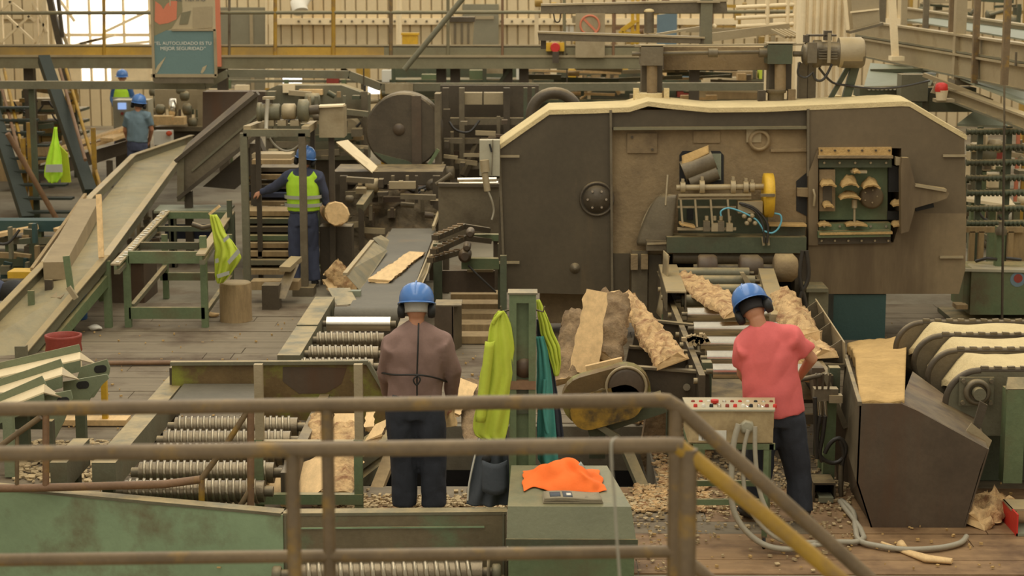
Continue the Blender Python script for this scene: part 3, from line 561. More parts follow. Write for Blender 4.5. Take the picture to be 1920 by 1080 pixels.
# ---- column, gearboxes and motor on top
t = thing('gearbox_drive', 'twin gearbox drive with an electric motor on top of the saw housing', 'drive', at(1400, 190, 20.5)); Y = 20.55
MB().sb(1245, 88, 1440, 131, Y+.2, .3).build('cross_beam', m_mplate, t); MB().bar(at(1190, 86, Y), at(1512, 83, Y), .1, .02).build('top_rail', m_galv, t)
MB().cyl(at(1185, 101, Y-.05), at(1440, 97, Y-.05), .025, 10).build('drive_shaft', m_steel, t)
for x in (1335, 1430): c = at(x, 99, Y-.05); MB().lathe(c-X*.04, X, [(.05, 0), (.05, .1)], 12).build('coupling', m_steel, t)
def gearbox(x0_, x1_, y0_, y1_, ycol, mt, wcol):
    b = MB().sb(x0_, y0_, x1_, y1_, Y-.15, .4).build('gearbox', mt, t); MB().bar(at(x0_-4, y0_-1, Y), at(x1_+4, y0_-1, Y), .3, .02).build('lid', m_galv, b)
    xm = (x0_+x1_)/2; MB().sb(xm-wcol*.75, y1_, xm+wcol*.75, ycol, Y+.05, .25).build('column', m_dplate, t); MB().cyl(at(xm, y1_, Y-.08), at(xm, ycol, Y-.08), wcol*.0022, 14).build('screw_column', m_mplate, t)
gearbox(1202, 1243, 86, 123, 178, m_steel, 26); gearbox(1440, 1486, 82, 120, 170, m_greend, 28)
MB().lathe(at(1215, 178, Y-.1), -Z, [(.16, -.02), (.16, .06), (.2, .09)], 16).build('column_foot', m_sawp, t)
for x in (1193, 1250): MB().sb(x-5, 166, x+5, 186, Y-.15, .1).build('foot_lug', m_sawp, t)
MB().lathe(at(1455, 168, Y-.08), -Z, [(.11, 0), (.11, .03), (.09, .04), (.09, .13)], 18).build('column_foot', m_steel, t)
MB().sb(1422, 170, 1436, 190, Y-.12, .1).build('foot_lug', m_dark, t); MB().sb(1478, 168, 1492, 190, Y-.12, .1).build('foot_lug', m_mplate, t)
mo = MB().lathe(at(1487, 101, Y-.05), X, [(.03, 0), (.03, .1), (.09, .1), (.13, .14), (.12, .16), (.05, .17), (.05, .2), (.15, .22), (.15, .3), (.13, .31), (.13, .52), (.155, .53), (.155, .74), (.13, .77)], 22).build('motor', m_steel, t)
MB().lathe(at(1572, 98, Y-.05), X, [(.16, 0), (.165, .01), (.165, .24), (.14, .27)], 22).build('fan_cowl', m_galv, mo)
MB().sb(1515, 80, 1532, 118, Y-.26, .05).build('terminal_box', m_steel, mo)
for y in (90, 95, 100, 105, 110): MB().bar(at(1535, y, Y-.21), at(1570, y, Y-.21), .02, .012).build('cooling_fin', m_steel, mo)
MB().bx(at(1550, 68, Y).x-.04, at(1550, 68, Y).x+.04, Y-.1, Y-.02, at(1550, 75, Y).z, at(1550, 57, Y).z).build('lifting_eye', m_dark, mo)
MB().sb(1552, 62, 1558, 118, Y-.24, .03).build('strap', m_galv, mo)
MB().bar(at(1514, 66, Y), at(1566, 66, Y), .2, .02).build('bracket_plate', m_dark, t)
MB().sb(1508, 66, 1518, 80, Y-.1, .1).build('bracket_plate', m_dark, t)
for a, c, wd in (((1610, 100), (1586, 185), .09), ((1592, 123), (1555, 188), .05)): MB().bar(at(*a, Y+.1), at(*c, Y+.1), wd, wd).build('diagonal_brace', m_greend, t)
for x0_, x1_ in ((1498, 1514), (1515, 1530)): MB().sb(x0_, 118, x1_, 186, Y+.2, .15).build('motor_stand', m_steel, t)
MB().tube([at(1500, 116, Y-.2), at(1496, 138, Y-.2), at(1510, 146, Y-.2), at(1522, 138, Y-.2)], .012, 6).build('motor_cable', m_bhose, t)
MB().tube([at(1524, 135, Y-.2), at(1530, 150, Y-.2), at(1545, 148, Y-.2), at(1560, 120, Y-.2)], .014, 6).build('motor_cable', m_bhose, t)
solo('hanging_cable', 'black cable sagging from the drive motor to the red warning lamp', 'cable', MB().tube([at(1536, 128, Y-.1)]+[at(1560+i*29, 148+20*math.sin(math.pi*(i+.8)/8.0)-i*.6, Y+.03) for i in range(7)]+[at(1742, 152, Y+.1)], .013, 6), m_bhose)
sk = MB().sb(1557, 180, 1578, 193, Y+.25, .2); sk.sb(1582, 180, 1604, 193, Y+.25, .2); solo('dusty_blocks', 'pair of pale dusty blocks on the housing under the diagonal brace', 'block', sk, m_sawp)
# ---- twin steel arms above
t = thing('overhead_gantry', 'two long grey steel arms on a hanger above the saw housing', 'frame', at(1320, 85, 21.2)); Y = 21.2
MB().pp([(1014, 10), (1362, 2), (1364, 24), (1014, 25)], Y, .2).build('upper_arm', m_steel, t); MB().pp([(1008, 61), (1320, 71), (1320, 82), (1010, 76)], Y-.1, .2).build('lower_arm', m_steel, t)
MB().bar(at(1014, 9, Y+.1), at(1362, 1, Y+.1), .24, .02).build('top_plate', m_galv, t); MB().bar(at(1008, 60, Y), at(1320, 70, Y), .24, .02).build('top_plate', m_galv, t)
MB().sb(1314, -30, 1336, 84, Y-.1, .15).build('hanger_post', m_steelg, t); MB().bar(at(1306, 3, Y), at(1348, 3, Y), .26, .02).build('hanger_plate', m_galv, t)
MB().cyl(at(1217, 62, Y), at(1217, 22, Y), .055, 12).build('stub_post', m_steel, t); MB().ell(at(1217, 21, Y), (.06, .06, .03), 12, 6).build('stub_cap', m_sawp, t)
MB().tube([at(1038, 25, Y), at(1041, 40, Y), at(1049, 40, Y), at(1051, 25, Y)], .008, 6).build('hook', m_dark, t); MB().sb(1014, 76, 1024, 92, Y, .05).build('end_stop', m_dark, t)
# ================================================================ outfeed roller conveyor right of centre
t = thing('roller_conveyor', 'outfeed conveyor frame leading out of the saw housing to the red-shirted worker', 'conveyor', (1.5, 16, 0))
zr = .85
def rx(px, y): return gz(px, y, zr)
a = gz(1322, 700, zr-.09); b = gz(1262, 520, zr-.09)
xl = [gz(px, y, zr).x for px, y in ((1288, 585), (1301, 612), (1313, 640), (1322, 667), (1328, 692))]
XL = sum(xl)/5; XR = XL+.84
for i, (nm, lab) in enumerate((('roller', 'farthest'), )): pass
ys = [585, 612, 640, 667, 692]; lb = ['shiny steel roller farthest along the bright outfeed row', 'shiny steel roller just beyond the middle of the bright outfeed row', 'shiny roller in the middle of the bright outfeed row, speckled', 'shiny roller next to last toward the control desk', 'shiny roller ending the bright outfeed row above the control desk']
for y, l in zip(ys, lb):
    c = gz(1300, y+4, zr); r = .062
    rt = thing('steel_roller', l, 'roller', (XL+.4, c.y, zr-r), 'bright outfeed rollers')
    MB().cyl(V((XL, c.y, zr)), V((XR, c.y, zr)), r, 24).build('shell', m_chrome, rt); MB().cyl(V((XL-.05, c.y, zr)), V((XR+.05, c.y, zr)), .02, 8).build('axle', m_steel, rt)
dl = ['dull roller nearest the bright row under the bark slab', 'second dull roller back from the bright row', 'third dull roller back from the bright row', 'dull dusty roller closest to the saw housing']
for y, l in zip((560, 540, 523, 508), dl):
    c = gz(1300, y+4, zr); r = .06
    rt = thing('steel_roller', l, 'roller', (XL+.4, c.y, zr-r), 'dull outfeed rollers')
    MB().cyl(V((XL, c.y, zr)), V((XR, c.y, zr)), r, 20).build('shell', m_steelg, rt); MB().cyl(V((XL-.05, c.y, zr)), V((XR+.05, c.y, zr)), .02, 8).build('axle', m_steel, rt)
for xx, nm in ((XL-.11, 'side_frame'), (XR+.06, 'side_frame')): MB().bx(xx, xx+.05, 14.45, 19.6, .5, zr-.02).build(nm, m_dark, t)
for yy in (14.6, 16.6, 18.6):
    for xx in (XL-.11, XR+.05): MB().bx(xx-.01, xx+.07, yy, yy+.08, .02, .55).build('leg', m_green, t)
for yy in (14.5, 16.0, 18.0): MB().bx(XL-.06, XR+.06, yy, yy+.05, .42, .5).build('cross_member', m_dark, t)
MB().bx(XL-.05, XR+.05, 14.9, 19.5, .5, .53).build('under_tray', m_dark, t)
for i in range(10): e = V((XL-.11, 14.6+i*.48, zr-.1)); MB().cyl(e, e-X*.03, .025, 8).build('bolt', m_galv, t)
# end of the hidden infeed beside it
t = thing('guide_channel', 'pale open-ended steel channel along the outfeed rollers by the dark columns', 'channel', gz(1262, 575, .7))
p0 = at(1268, 548, 17.5); p1 = at(1252, 497, 19.6)
MB().bar(p0, p1, .19, .015).build('top_plate', m_galv, t)
for s in (-1, 1): MB().bar(p0+X*s*.09-Z*.09, p1+X*s*.09-Z*.09, .015, .18).build('side_plate', m_steel, t)
MB().bar(p0-Z*.19+YY*.2, V((p0.x, 17.7, .01)), .08, .08).build('leg', m_steelg, t); MB().bar(p0-Z*.26+YY*.1-X*.02, p0-Z*.26+YY*.1+X*.12, .05, .04).build('foot_bracket', m_galv, t)
t = thing('scraper_plate', 'tall thin curved steel plate standing beside the pale channel', 'plate', at(1240, 590, 18.6))
MB().grid(lambda u, v: at(1252-14*v+4*math.sin(v*3)-5*u, 478+118*v, 18.6)+YY*.3*u, 3, 8, .012).build('plate', m_galv, t); MB().bar(at(1254, 480, 18.7), at(1240, 596, 18.7), .02, .03).build('edge', m_steel, t)
# stuff below the machine mouth
t = thing('feed_rollers', 'dark brown press rollers inside the saw housing mouth', 'roller', at(1380, 540, 19.4))
MB().cyl(at(1262, 482, 19.9), at(1490, 484, 19.9), .07, 16).build('roller', m_steel, t); MB().cyl(at(1300, 504, 19.6), at(1470, 504, 19.6), .05, 16).build('roller', m_dark, t)
MB().lathe(at(1308, 500, 19.5), X, [(.11, 0), (.13, .02), (.13, .17), (.11, .2)], 18).build('wheel', m_brownhop, t); MB().lathe(at(1385, 502, 19.5), X, [(.1, 0), (.14, .02), (.14, .2), (.1, .25)], 18).build('wheel', m_brownhop, t); MB().lathe(at(1450, 502, 19.5), X, [(.1, 0), (.15, .02), (.15, .2), (.1, .25)], 18).build('wheel', m_mplate, t)
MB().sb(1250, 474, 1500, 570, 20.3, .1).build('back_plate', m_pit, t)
MB().pp([(1388, 512), (1396, 512), (1418, 545), (1404, 545)], 18.7, .1).build('chute_plate', m_galv, t)
# pale rail on the far side behind the red man's helmet
q0 = at(1462, 600, 16.6); q1 = at(1436, 512, 19.3)
solo('guide_rail', 'pale dusty guide rail behind the helmet of the red-shirted worker', 'rail', MB().bar(q0, q1, .16, .1), m_galv)
# ---------------------------------------------------------------- bark slabs
def slab(nm, label, p, q, wd, th, mbark, mface, up, face_out, group='bark slabs', seed=0, rough=.05, taper=.8, n=22, cat='slab', over=0):
    """a half round slab from p to q; 'up' is the direction the bark (or the flat face when face_out) looks"""
    p = V(p); q = V(q); d = (q-p).normalized(); L = (q-p).length; u = V(up); u = (u-d*u.dot(d)).normalized(); a = d.cross(u)
    if face_out: u = -u
    t = thing(nm, label, cat, (p+q)/2-Z*.0, group); rb = MB(); NC = 11
    def wid(s): return wd/2*(1-(1-taper)*s)*(1+.16*NZ.noise(V((s*4, seed, 1)))+.1*NZ.noise(V((s*11, seed, 7))))
    def fn(s, v):
        w_ = wid(s); ang = math.pi*v; x = -math.cos(ang)*w_; h = math.sin(ang)**.8*th*(1+.3*NZ.noise(V((s*6, v*3, seed))))
        pt = p+d*(L*s)+a*x+u*h
        if 0 < v < 1: pt += u*(rough*NZ.noise(V((s*L*9, v*7, seed+3))))+a*(rough*.5*NZ.noise(V((s*L*11, v*5, seed+9))))
        else: pt += a*(rough*.6*NZ.noise(V((s*L*12, v*5, seed+5))))
        return pt+d*(rough*.8*NZ.noise(V((v*6, s*3, seed+11)))*(1 if s in (0, 1) else 0))
    rb.grid(fn, n, NC); rb.build('bark', mbark, t)
    fb = MB(); vs = []; k = .012
    for i in range(n+1):
        s = i/n; e0 = fn(s, 0); e1 = fn(s, 1); vs += [e0, e1, e0+u*.004, e1+u*.004]
    fs = []
    for i in range(n): A = i*4; B = A+4; fs += [(A, A+1, B+1, B)]
    fb.add(vs, fs)
    for s in (0, 1):
        ring = [fn(s, j/NC) for j in range(NC+1)]; c0 = len(fb.v); fb.add(ring, [tuple(range(NC+1)) if s else tuple(range(NC+1))[::-1]])
    fb.build('sawn_face', mface, t); return t
up = V((0, -.75, .66))
slab('bark_slab', 'pale flat-sawn slab standing upright in front of the grey bark, leaning on the pile', at(1094, 700, 15.0), at(1119, 545, 15.25), .25, .06, m_barkg, m_wood, (.1, -1, .25), True, seed=1, rough=.015, taper=.72)
slab('bark_slab', 'broad grey-barked slab with an arched cut end behind the pale sawn slab', at(1122, 678, 15.2), at(1152, 560, 15.75), .40, .12, m_barkg, m_wood, (.1, -.8, .6), False, seed=2, rough=.05, taper=.72)
slab('bark_slab', 'long stringy orange-brown bark strip sloping across the chain guides', at(1262, 684, 14.7), at(1176, 563, 16.6), .28, .07, m_bark, m_wood, (-.15, -.75, .66), False, seed=5, rough=.075, taper=.62, n=34)
slab('bark_slab', 'curled grey bark slab leaning beside the lime top', at(1058, 720, 15.0), at(1078, 590, 15.6), .24, .08, m_barkg, m_wood, (-.5, -.8, .3), False, seed=7, rough=.04)
slab('bark_slab', 'ragged bark strip lying over the outfeed rollers beside the blue helmet', at(1392, 592, 16.2), at(1280, 522, 18.9), .34, .06, m_bark, m_wood, (-.1, -.4, .9), False, seed=9, rough=.06, n=30, taper=.8)
slab('bark_slab', 'rough bark log end just behind the blue helmet of the red-shirted worker', at(1508, 640, 15.6), at(1468, 565, 17.6), .32, .12, m_bark, m_wood, (0, -.5, .85), False, seed=12, rough=.08, n=26)
slab('bark_slab', 'broken bark chunk beside the red-shirted worker elbow', at(1548, 672, 15.0), at(1500, 640, 16.0), .22, .08, m_bark, m_wood, (0, -.5, .85), False, seed=14, rough=.06, n=16)
slab('bark_slab', 'flaky bark strip running down under the red-shirted worker arm', at(1502, 715, 14.6), at(1510, 640, 16.2), .3, .08, m_bark, m_wood, (0, -.6, .8), False, seed=16, rough=.08, n=22)
# curved slab end plank
solo('board_offcut', 'narrow bright edge board under the arched slab end', 'board', MB().bar(at(1099, 692, 14.85), at(1167, 676, 14.85), .05, .055), m_wood)
# ---------------------------------------------------------------- chain transfer guides, centre
def stadium(x0_, x1_, yc, h, tilt=0, n=10):
    L = []
    r = h/2
    for i in range(n+1): th = math.pi/2+math.pi*i/n; L.append((x0_+r+r*math.cos(th), yc-r*math.sin(th)))
    for i in range(n+1): th = -math.pi/2+math.pi*i/n; L.append((x1_-r+r*math.cos(th), yc-r*math.sin(th)))
    cx = (x0_+x1_)/2; c, s = math.cos(tilt), math.sin(tilt)
    return [(cx+(x-cx)*c-(y-yc)*s, yc+(x-cx)*s+(y-yc)*c) for x, y in L]
t = thing('chain_transfer', 'worn yellow and brown chain end casing under the bark slabs', 'conveyor', (.85, 14.9, 0)); Y = 14.5
MB().pp(stadium(1052, 1222, 742, 92, -.27), Y, .16).build('end_casing', m_ypat, t)
MB().pp([(x+6, y+24) for x, y in stadium(1062, 1200, 740, 66, -.27)], Y-.04, .05).build('yellow_skirt', m_yellowd, t)
c = at(1174, 724, Y-.01); sp = MB().lathe(c, -YY, [(.15, 0), (.15, .02), (.12, .03), (.0, .03)], 24).build('sprocket_cover', m_brownhop, t); MB().tube([c-YY*.02+V((math.cos(a_)*.158, 0, math.sin(a_)*.158)) for a_ in [math.pi*i/16 for i in range(33)]], .012, 10).build('rim', m_galv, sp)
MB().pp([(1112, 736), (1128, 728), (1150, 730), (1164, 722), (1160, 736), (1140, 744), (1120, 746)], Y-.004, .003).build('flaked_paint', m_galv, t)
for (y0_, y1_, xl_, xr_, Yk) in ((686, 762, 1165, 1330, 14.75), (650, 700, 1180, 1322, 15.6), (598, 648, 1196, 1306, 16.6)):
    MB().pp([(xl_, y0_), (xr_, y0_+12), (xr_+2, y1_+8), (xl_-10, y1_)], Yk, .05).build('guide_plate', m_dark, t)
    MB().bar(at(xl_, y0_, Yk), at(xr_, y0_+12, Yk), .07, .02).build('chain_track', m_steel, t)
    MB().cyl(at((xl_+xr_)/2+40, y0_+40, Yk-.02), at((xl_+xr_)/2+40, y0_+40, Yk-.06), .03, 10).build('bolt', m_steel, t)
for (x, y0_, y1_, Yk, wd) in ((1120, 790, 860, 15.0, 30), (1260, 765, 880, 15.0, 20), (1300, 700, 800, 15.6, 22), (1325, 680, 800, 14.8, 18)): MB().sb(x-wd/2, y0_, x+wd/2, y1_, Yk, .12).build('leg', m_greend, t)
MB().bar(at(1100, 800, 14.6), at(1245, 752, 14.6), .12, .16).build('arm_beam', m_greend, t); MB().bar(at(1105, 786, 14.5), at(1160, 822, 14.5), .05, .05).build('stay', m_steelg, t)
MB().bar(at(1172, 838, 14.8), at(1216, 940, 14.3), .09, .05).build('stay', m_steelg, t)
MB().pp([(1215, 760), (1255, 770), (1262, 880), (1225, 940), (1200, 850)], 15.6, .15).build('hopper_wall', m_barkg, t)
ch = MB()
for i in range(9): c = at(1288+i*4.5, 636+3*math.sin(i*2), 15.5); ch.box(c, (.09, .05, .03), M.Rotation(i*1.3, 3, 'Y'))
solo('chip_pile', 'small heap of pale chips caught between the chain guides', 'chips', ch, m_chip, None, 'stuff')
# steel dividers
t = thing('divider_rack', 'bent steel sheet with comb teeth beside the sawdust bin', 'divider', at(1560, 690, 15.6))
P0, P1, P2, P3 = at(1528, 560, 17.4), at(1582, 642, 15.0), at(1583, 688, 15.0), at(1534, 600, 17.4)
MB().prism([P0, P1, P2, P3], (.012, 0, 0)).build('sheet', m_galv, t)
for k in (.06, .32, .58, .94): e = P0.lerp(P1, k); e2 = P3.lerp(P2, k); MB().prism([e, e2, e2+X*-.28+Z*.02], (0, .012, 0)).build('tooth', m_steel, t)
MB().bar(P2+Z*.0, P2-X*.3, .03, .05).build('rail', m_steel, t); MB().bx(P2.x-.22, P2.x-.1, P2.y, P2.y+.1, .02, P2.z).build('leg', m_greend, t)
t = thing('teal_pedestal', 'dark teal steel pedestal under the brown corner of the saw housing', 'pedestal', at(1610, 640, 19.9))
a = gz(1560, 645, 0); MB().sb(1562, 552, 1660, 650, 20.0, .7).build('body', m_tealdk, t); MB().sb(1515, 546, 1552, 660, 19.6, .5).build('side_post', m_steelg, t); MB().sb(1512, 541, 1553, 548, 19.55, .6).build('cap', m_steelg, t)
for pts in ([(1505, 470), (1500, 520), (1512, 580), (1505, 640)], [(1512, 470), (1516, 520), (1500, 560), (1494, 620)]): solo('drop_hose', 'black hose dropping beside the saw housing, '+('straight one' if pts[0][0] == 1505 else 'crossing one'), 'hose', MB().tube([at(x, y, 18.9) for x, y in pts], .022, 8), m_bhose, 'black drop hoses')
# ---------------------------------------------------------------- control desk
t = thing('control_desk', 'cream push-button control desk on a green wheeled stand', 'control desk', gz(1380, 1020)); 
ya = 12.55; yb = 12.98; xa = at(1291, 840, ya).x; xb = at(1448, 840, ya).x; zt = at(1380, 770, ya).z; z0 = at(1380, 830, ya).z
bd = MB().prism([(xa, ya, z0), (xa, ya, zt), (xa, yb+.02, zt-.03), (xa, yb+.02, z0-.0)], (xb-xa, 0, 0)); bo = bd.build('console_box', m_desk, t)
MB().prism([(xb, ya, z0), (xb, ya, zt), (xb+.06, yb, zt-.03), (xb+.06, yb, z0+.0), (xb+.02, yb, z0-.06)], (.004, 0, 0)).build('side_cheek', m_desk, t)
MB().add([(xa-.01, ya-.02, zt), (xb+.01, ya-.02, zt), (xb+.07, yb+.03, zt-.025), (xa-.01, yb+.03, zt-.025), (xa-.01, ya-.02, zt+.012), (xb+.01, ya-.02, zt+.012), (xb+.07, yb+.03, zt-.013), (xa-.01, yb+.03, zt-.013)], [(0,3,2,1),(4,5,6,7),(0,1,5,4),(1,2,6,5),(2,3,7,6),(3,0,4,7)]).build('top_plate', m_greyb, t)
for i in range(11):
    for j in range(2):
        e = V((xa+.05+i*.055, ya+.08+.2*j, zt+.002-.02*j)); mt = [m_red, m_chrome, m_white, m_redd, m_black][(i*2+j*3) % 5]
        MB().lathe(e, Z, [(.014, 0), (.014, .02), (.01, .026)], 10).build('push_button', mt, t)
em = MB().lathe(at(1340, 756, ya+.2)-Z*.03, Z, [(.012, 0), (.012, .03), (.028, .035), (.028, .055)], 12).build('emergency_stop', m_red, t)
for px in (1402, 1430): MB().lathe(at(px, 764, ya+.1)-Z*.02, Z, [(.022, 0), (.022, .03), (.012, .035)], 12).build('knob', m_chrome, t)
MB().bx(at(1310, 812, ya).x, at(1362, 812, ya).x, ya-.004, ya, at(1340, 826, ya).z, at(1340, 807, ya).z).build('paper_label', m_white, t)
bars = MB()
for i in range(7): e = at(1316+i*3.2, 817, ya-.006); bars.bx(e.x, e.x+.006, e.y, e.y+.002, e.z-.028, e.z+.02)
bars.build('printed_lines', m_grey, t)
gl = MB().lathe(at(1400, 800, ya), -YY, [(.055, 0), (.055, .02), (.04, .03)], 6).build('cable_gland', m_greyb, t)
zs_ = z0-.02; MB().bx(xa, xb+.02, ya, ya+.03, zs_-.03, zs_+.012).build('stand_rail', m_green, t); MB().bx(xa, xb+.02, yb, yb+.03, zs_-.03, zs_+.012).build('stand_rail', m_green, t)
for xx in (xa, xb-.02): MB().bx(xx, xx+.03, ya, yb, zs_-.03, zs_+.01).build('stand_rail', m_green, t)
for (xx, yy) in ((xa, ya), (xb-.06, ya), (xa+.02, yb+.05), (xb+.02, yb+.05)):
    l = MB().bx(xx+.003, xx+.038, yy+.004, yy+.039, .09, zs_-.031).build('leg', m_green, t)
    MB().lathe(V((xx+.005, yy+.017, .046)), X, [(.02, 0), (.044, .004), (.044, .022), (.02, .026)], 14).build('caster', m_black, l)
    MB().bx(xx+.004, xx+.03, yy+.0, yy+.034, .07, .1).build('fork', m_steel, l)
zm = at(1350, 942, ya).z; MB().bx(xa, xb-.03, ya, ya+.03, zm-.02, zm+.02).build('stretcher', m_green, t); MB().bx(xa+.02, xb, yb+.05, yb+.08, zm-.02, zm+.02).build('stretcher', m_green, t)
hz = [([(1385, 795), (1376, 830), (1372, 880), (1372, 940), (1390, 985), (1430, 1020), (1480, 1030), (1530, 1022)], .021, 'thickest grey conduit hanging from the control desk'), ([(1403, 806), (1394, 850), (1396, 920), (1412, 965), (1450, 1005), (1500, 1022), (1560, 1020)], .015, 'middle grey conduit from the control desk gland'), ([(1416, 800), (1416, 850), (1424, 920), (1445, 970), (1475, 1010)], .016, 'short grey conduit beside the desk corner')]
for pts, r, l in hz:
    P = []
    for k, (x, y) in enumerate(pts):
        pt = at(x, y, ya-.06-.012*k)
        if pt.z < r+.02: pt = gz(x, y, r+.02)
        P.append(pt)
    solo('conduit', l, 'cable', MB().tube(P, r, 8), m_hose, 'control desk conduits')
solo('floor_hose', 'grey hose looping over the planks around the base of the brown bin', 'hose', MB().tube([gz(x, y, .04) for x, y in ((1500, 1018), (1560, 1016), (1620, 1008))]+[gz(x, y, .04) for x, y in ((1575, 940), (1600, 960), (1604, 990), (1612, 1014), (1650, 1024), (1700, 1030), (1760, 1027), (1800, 1018), (1812, 1006))], .02, 8), m_hose)
# ---------------------------------------------------------------- lever valve stand
t = thing('valve_stand', 'hydraulic valve stand with black hoses beside the red-shirted worker', 'valve', gz(1548, 940))
Y = 13.9
MB().sb(1544, 740, 1566, 948, Y+.1, .07).build('post', m_green, t); MB().sb(1527, 730, 1572, 752, Y, .1).build('valve_block', m_steel, t); MB().sb(1555, 742, 1580, 756, Y-.02, .08).build('valve_block', m_galv, t)
for x in (1536, 1546): MB().cyl(at(x, 752, Y-.0), at(x+2, 782, Y-.0), .018, 8).build('fitting', m_chrome, t)
for x, dx in ((1532, -2), (1542, 2), (1553, 4)): MB().cyl(at(x, 730, Y), at(x+dx, 700, Y-.02), .009, 6).build('lever', m_dark, t)
MB().cyl(at(1500, 712, Y-.1), at(1538, 704, Y), .02, 8).build('handle', m_dark, t)
for pts in ([(1547, 780), (1543, 815), (1537, 850), (1542, 866)], [(1538, 780), (1532, 820), (1538, 855), (1560, 868), (1580, 860), (1586, 838), (1574, 822), (1558, 830), (1546, 850)], [(1575, 825), (1582, 850), (1578, 880), (1576, 935)], [(1528, 745), (1529, 800), (1532, 860)]): MB().tube([at(x, y, Y-.04) for x, y in pts], .017, 8).build('hose', m_bhose, t)
MB().cyl(at(1577, 872, Y-.04), at(1576, 932, Y-.04), .02, 8).build('cylinder_rod', m_steel, t)
b = MB(); b.sb(1524, 906, 1567, 958, Y-.15, .02)
t2 = thing('steel_box', 'small black open steel box on the floor beside the valve stand', 'box', gz(1546, 958)); p = at(1524, 957, Y-.2); q = at(1567, 906, Y-.2)
for a_ in ((p.x, q.x, .005, .02), (p.x, q.x, q.z-.015, q.z)): MB().bx(a_[0], a_[1], Y-.2, Y+.05, a_[2], a_[3]).build('plate', m_dark, t2)
for xx in (p.x, q.x-.012): MB().bx(xx, xx+.012, Y-.2, Y+.05, .02, q.z-.015).build('plate', m_dark, t2)
MB().bx(p.x, q.x, Y+.05, Y+.06, .02, q.z).build('plate', m_pit, t2); MB().bx(p.x+.04, q.x-.02, Y-.24, Y-.1, .02, .06).build('pedal', m_tealp, t2)
t = thing('valve_bed', 'dark brown sloping support plate behind the valve hoses', 'frame', at(1580, 900, 14.3))
MB().pp([(1522, 690), (1545, 690), (1590, 800), (1590, 940), (1575, 940), (1560, 820), (1530, 760)], 14.25, .25).build('side_plate', m_brownhop, t); MB().bar(at(1545, 700, 14.2), at(1585, 800, 14.2), .09, .04).build('ledge', m_steel, t); MB().sb(1552, 690, 1572, 950, 14.5, .1).build('leg', m_greend, t)
# ---------------------------------------------------------------- sawdust bin
t = thing('sawdust_bin', 'big dark brown steel bin with a slanted rim holding sawdust', 'bin', gz(1720, 1015))
Y = 13.05; fp = [(1612, 757), (1690, 757), (1720, 770), (1852, 842), (1838, 880), (1800, 1012), (1640, 1012), (1606, 905)]
MB().pp(fp, Y, .015).build('front_plate', m_brownhop, t)
A = at(1612, 757, Y); B = at(1640, 1012, Y); Cc = at(1585, 668, 15.2); D = at(1572, 860, 14.9); B2 = at(1590, 925, 14.2)
F_ = at(1606, 905, Y); F2 = at(1574, 800, 14.8); MB().prism([A, F_, F2, Cc], (.012, 0, 0)).build('side_plate', m_steel, t); MB().prism([F_, B, B2, F2], (.012, 0, 0)).build('side_plate', m_brownhop, t)
A2 = at(1852, 842, Y); E2 = at(1800, 1012, Y); MB().prism([A2, E2, E2+YY*1.2, A2+YY*1.2], (.012, 0, 0)).build('side_plate', m_brownhop, t)
MB().prism([at(1640, 1012, Y), at(1800, 1012, Y), at(1800, 1012, Y)+YY*1.1, at(1640, 1012, Y)+YY*1.1], (0, 0, .012)).build('base_plate', m_dark, t)
MB().bar(A, Cc, .03, .03).build('rim', m_steel, t)
MB().prism([at(1690, 757, Y), at(1852, 842, Y), at(1835, 790, 13.9), at(1712, 700, 14.8)], (.0, .02, .012)).build('inner_slope', m_brownhop, t)
def sawf(u, v):
    p = at(1612+84*u, 752, Y+.02); q = at(1588+116*u, 660-28*u, 19.0); q = gz(1588+112*u, 648-18*u, .10)
    e = p.lerp(q, v); return V((e.x, e.y, e.z+.16*math.sin(math.pi*v)*(1-.4*u)+.03*NZ.noise(e*3)+.02*NZ.noise(e*7)+.10*NZ.noise(V((e.x*1.1, e.y*.9, 4)))*math.sin(math.pi*v)+.10*u*math.sin(math.pi*v)**2))
solo('sawdust_pile', 'smooth golden sawdust sloping from the floor up to the bin rim', 'sawdust', MB().grid(sawf, 22, 40, (0, 0, -.08)), m_saw, None, 'stuff')
t = thing('deflector_flap', 'small bent steel flap at the pointed corner of the brown bin', 'plate', at(1830, 850, 13.3))
MB().pp([(1822, 793), (1860, 826), (1850, 850), (1806, 815)], 13.25, .01).build('flap', m_galv, t); MB().pp([(1824, 800), (1838, 752), (1852, 760), (1838, 805)], 13.3, .02).build('strap', m_dark, t)
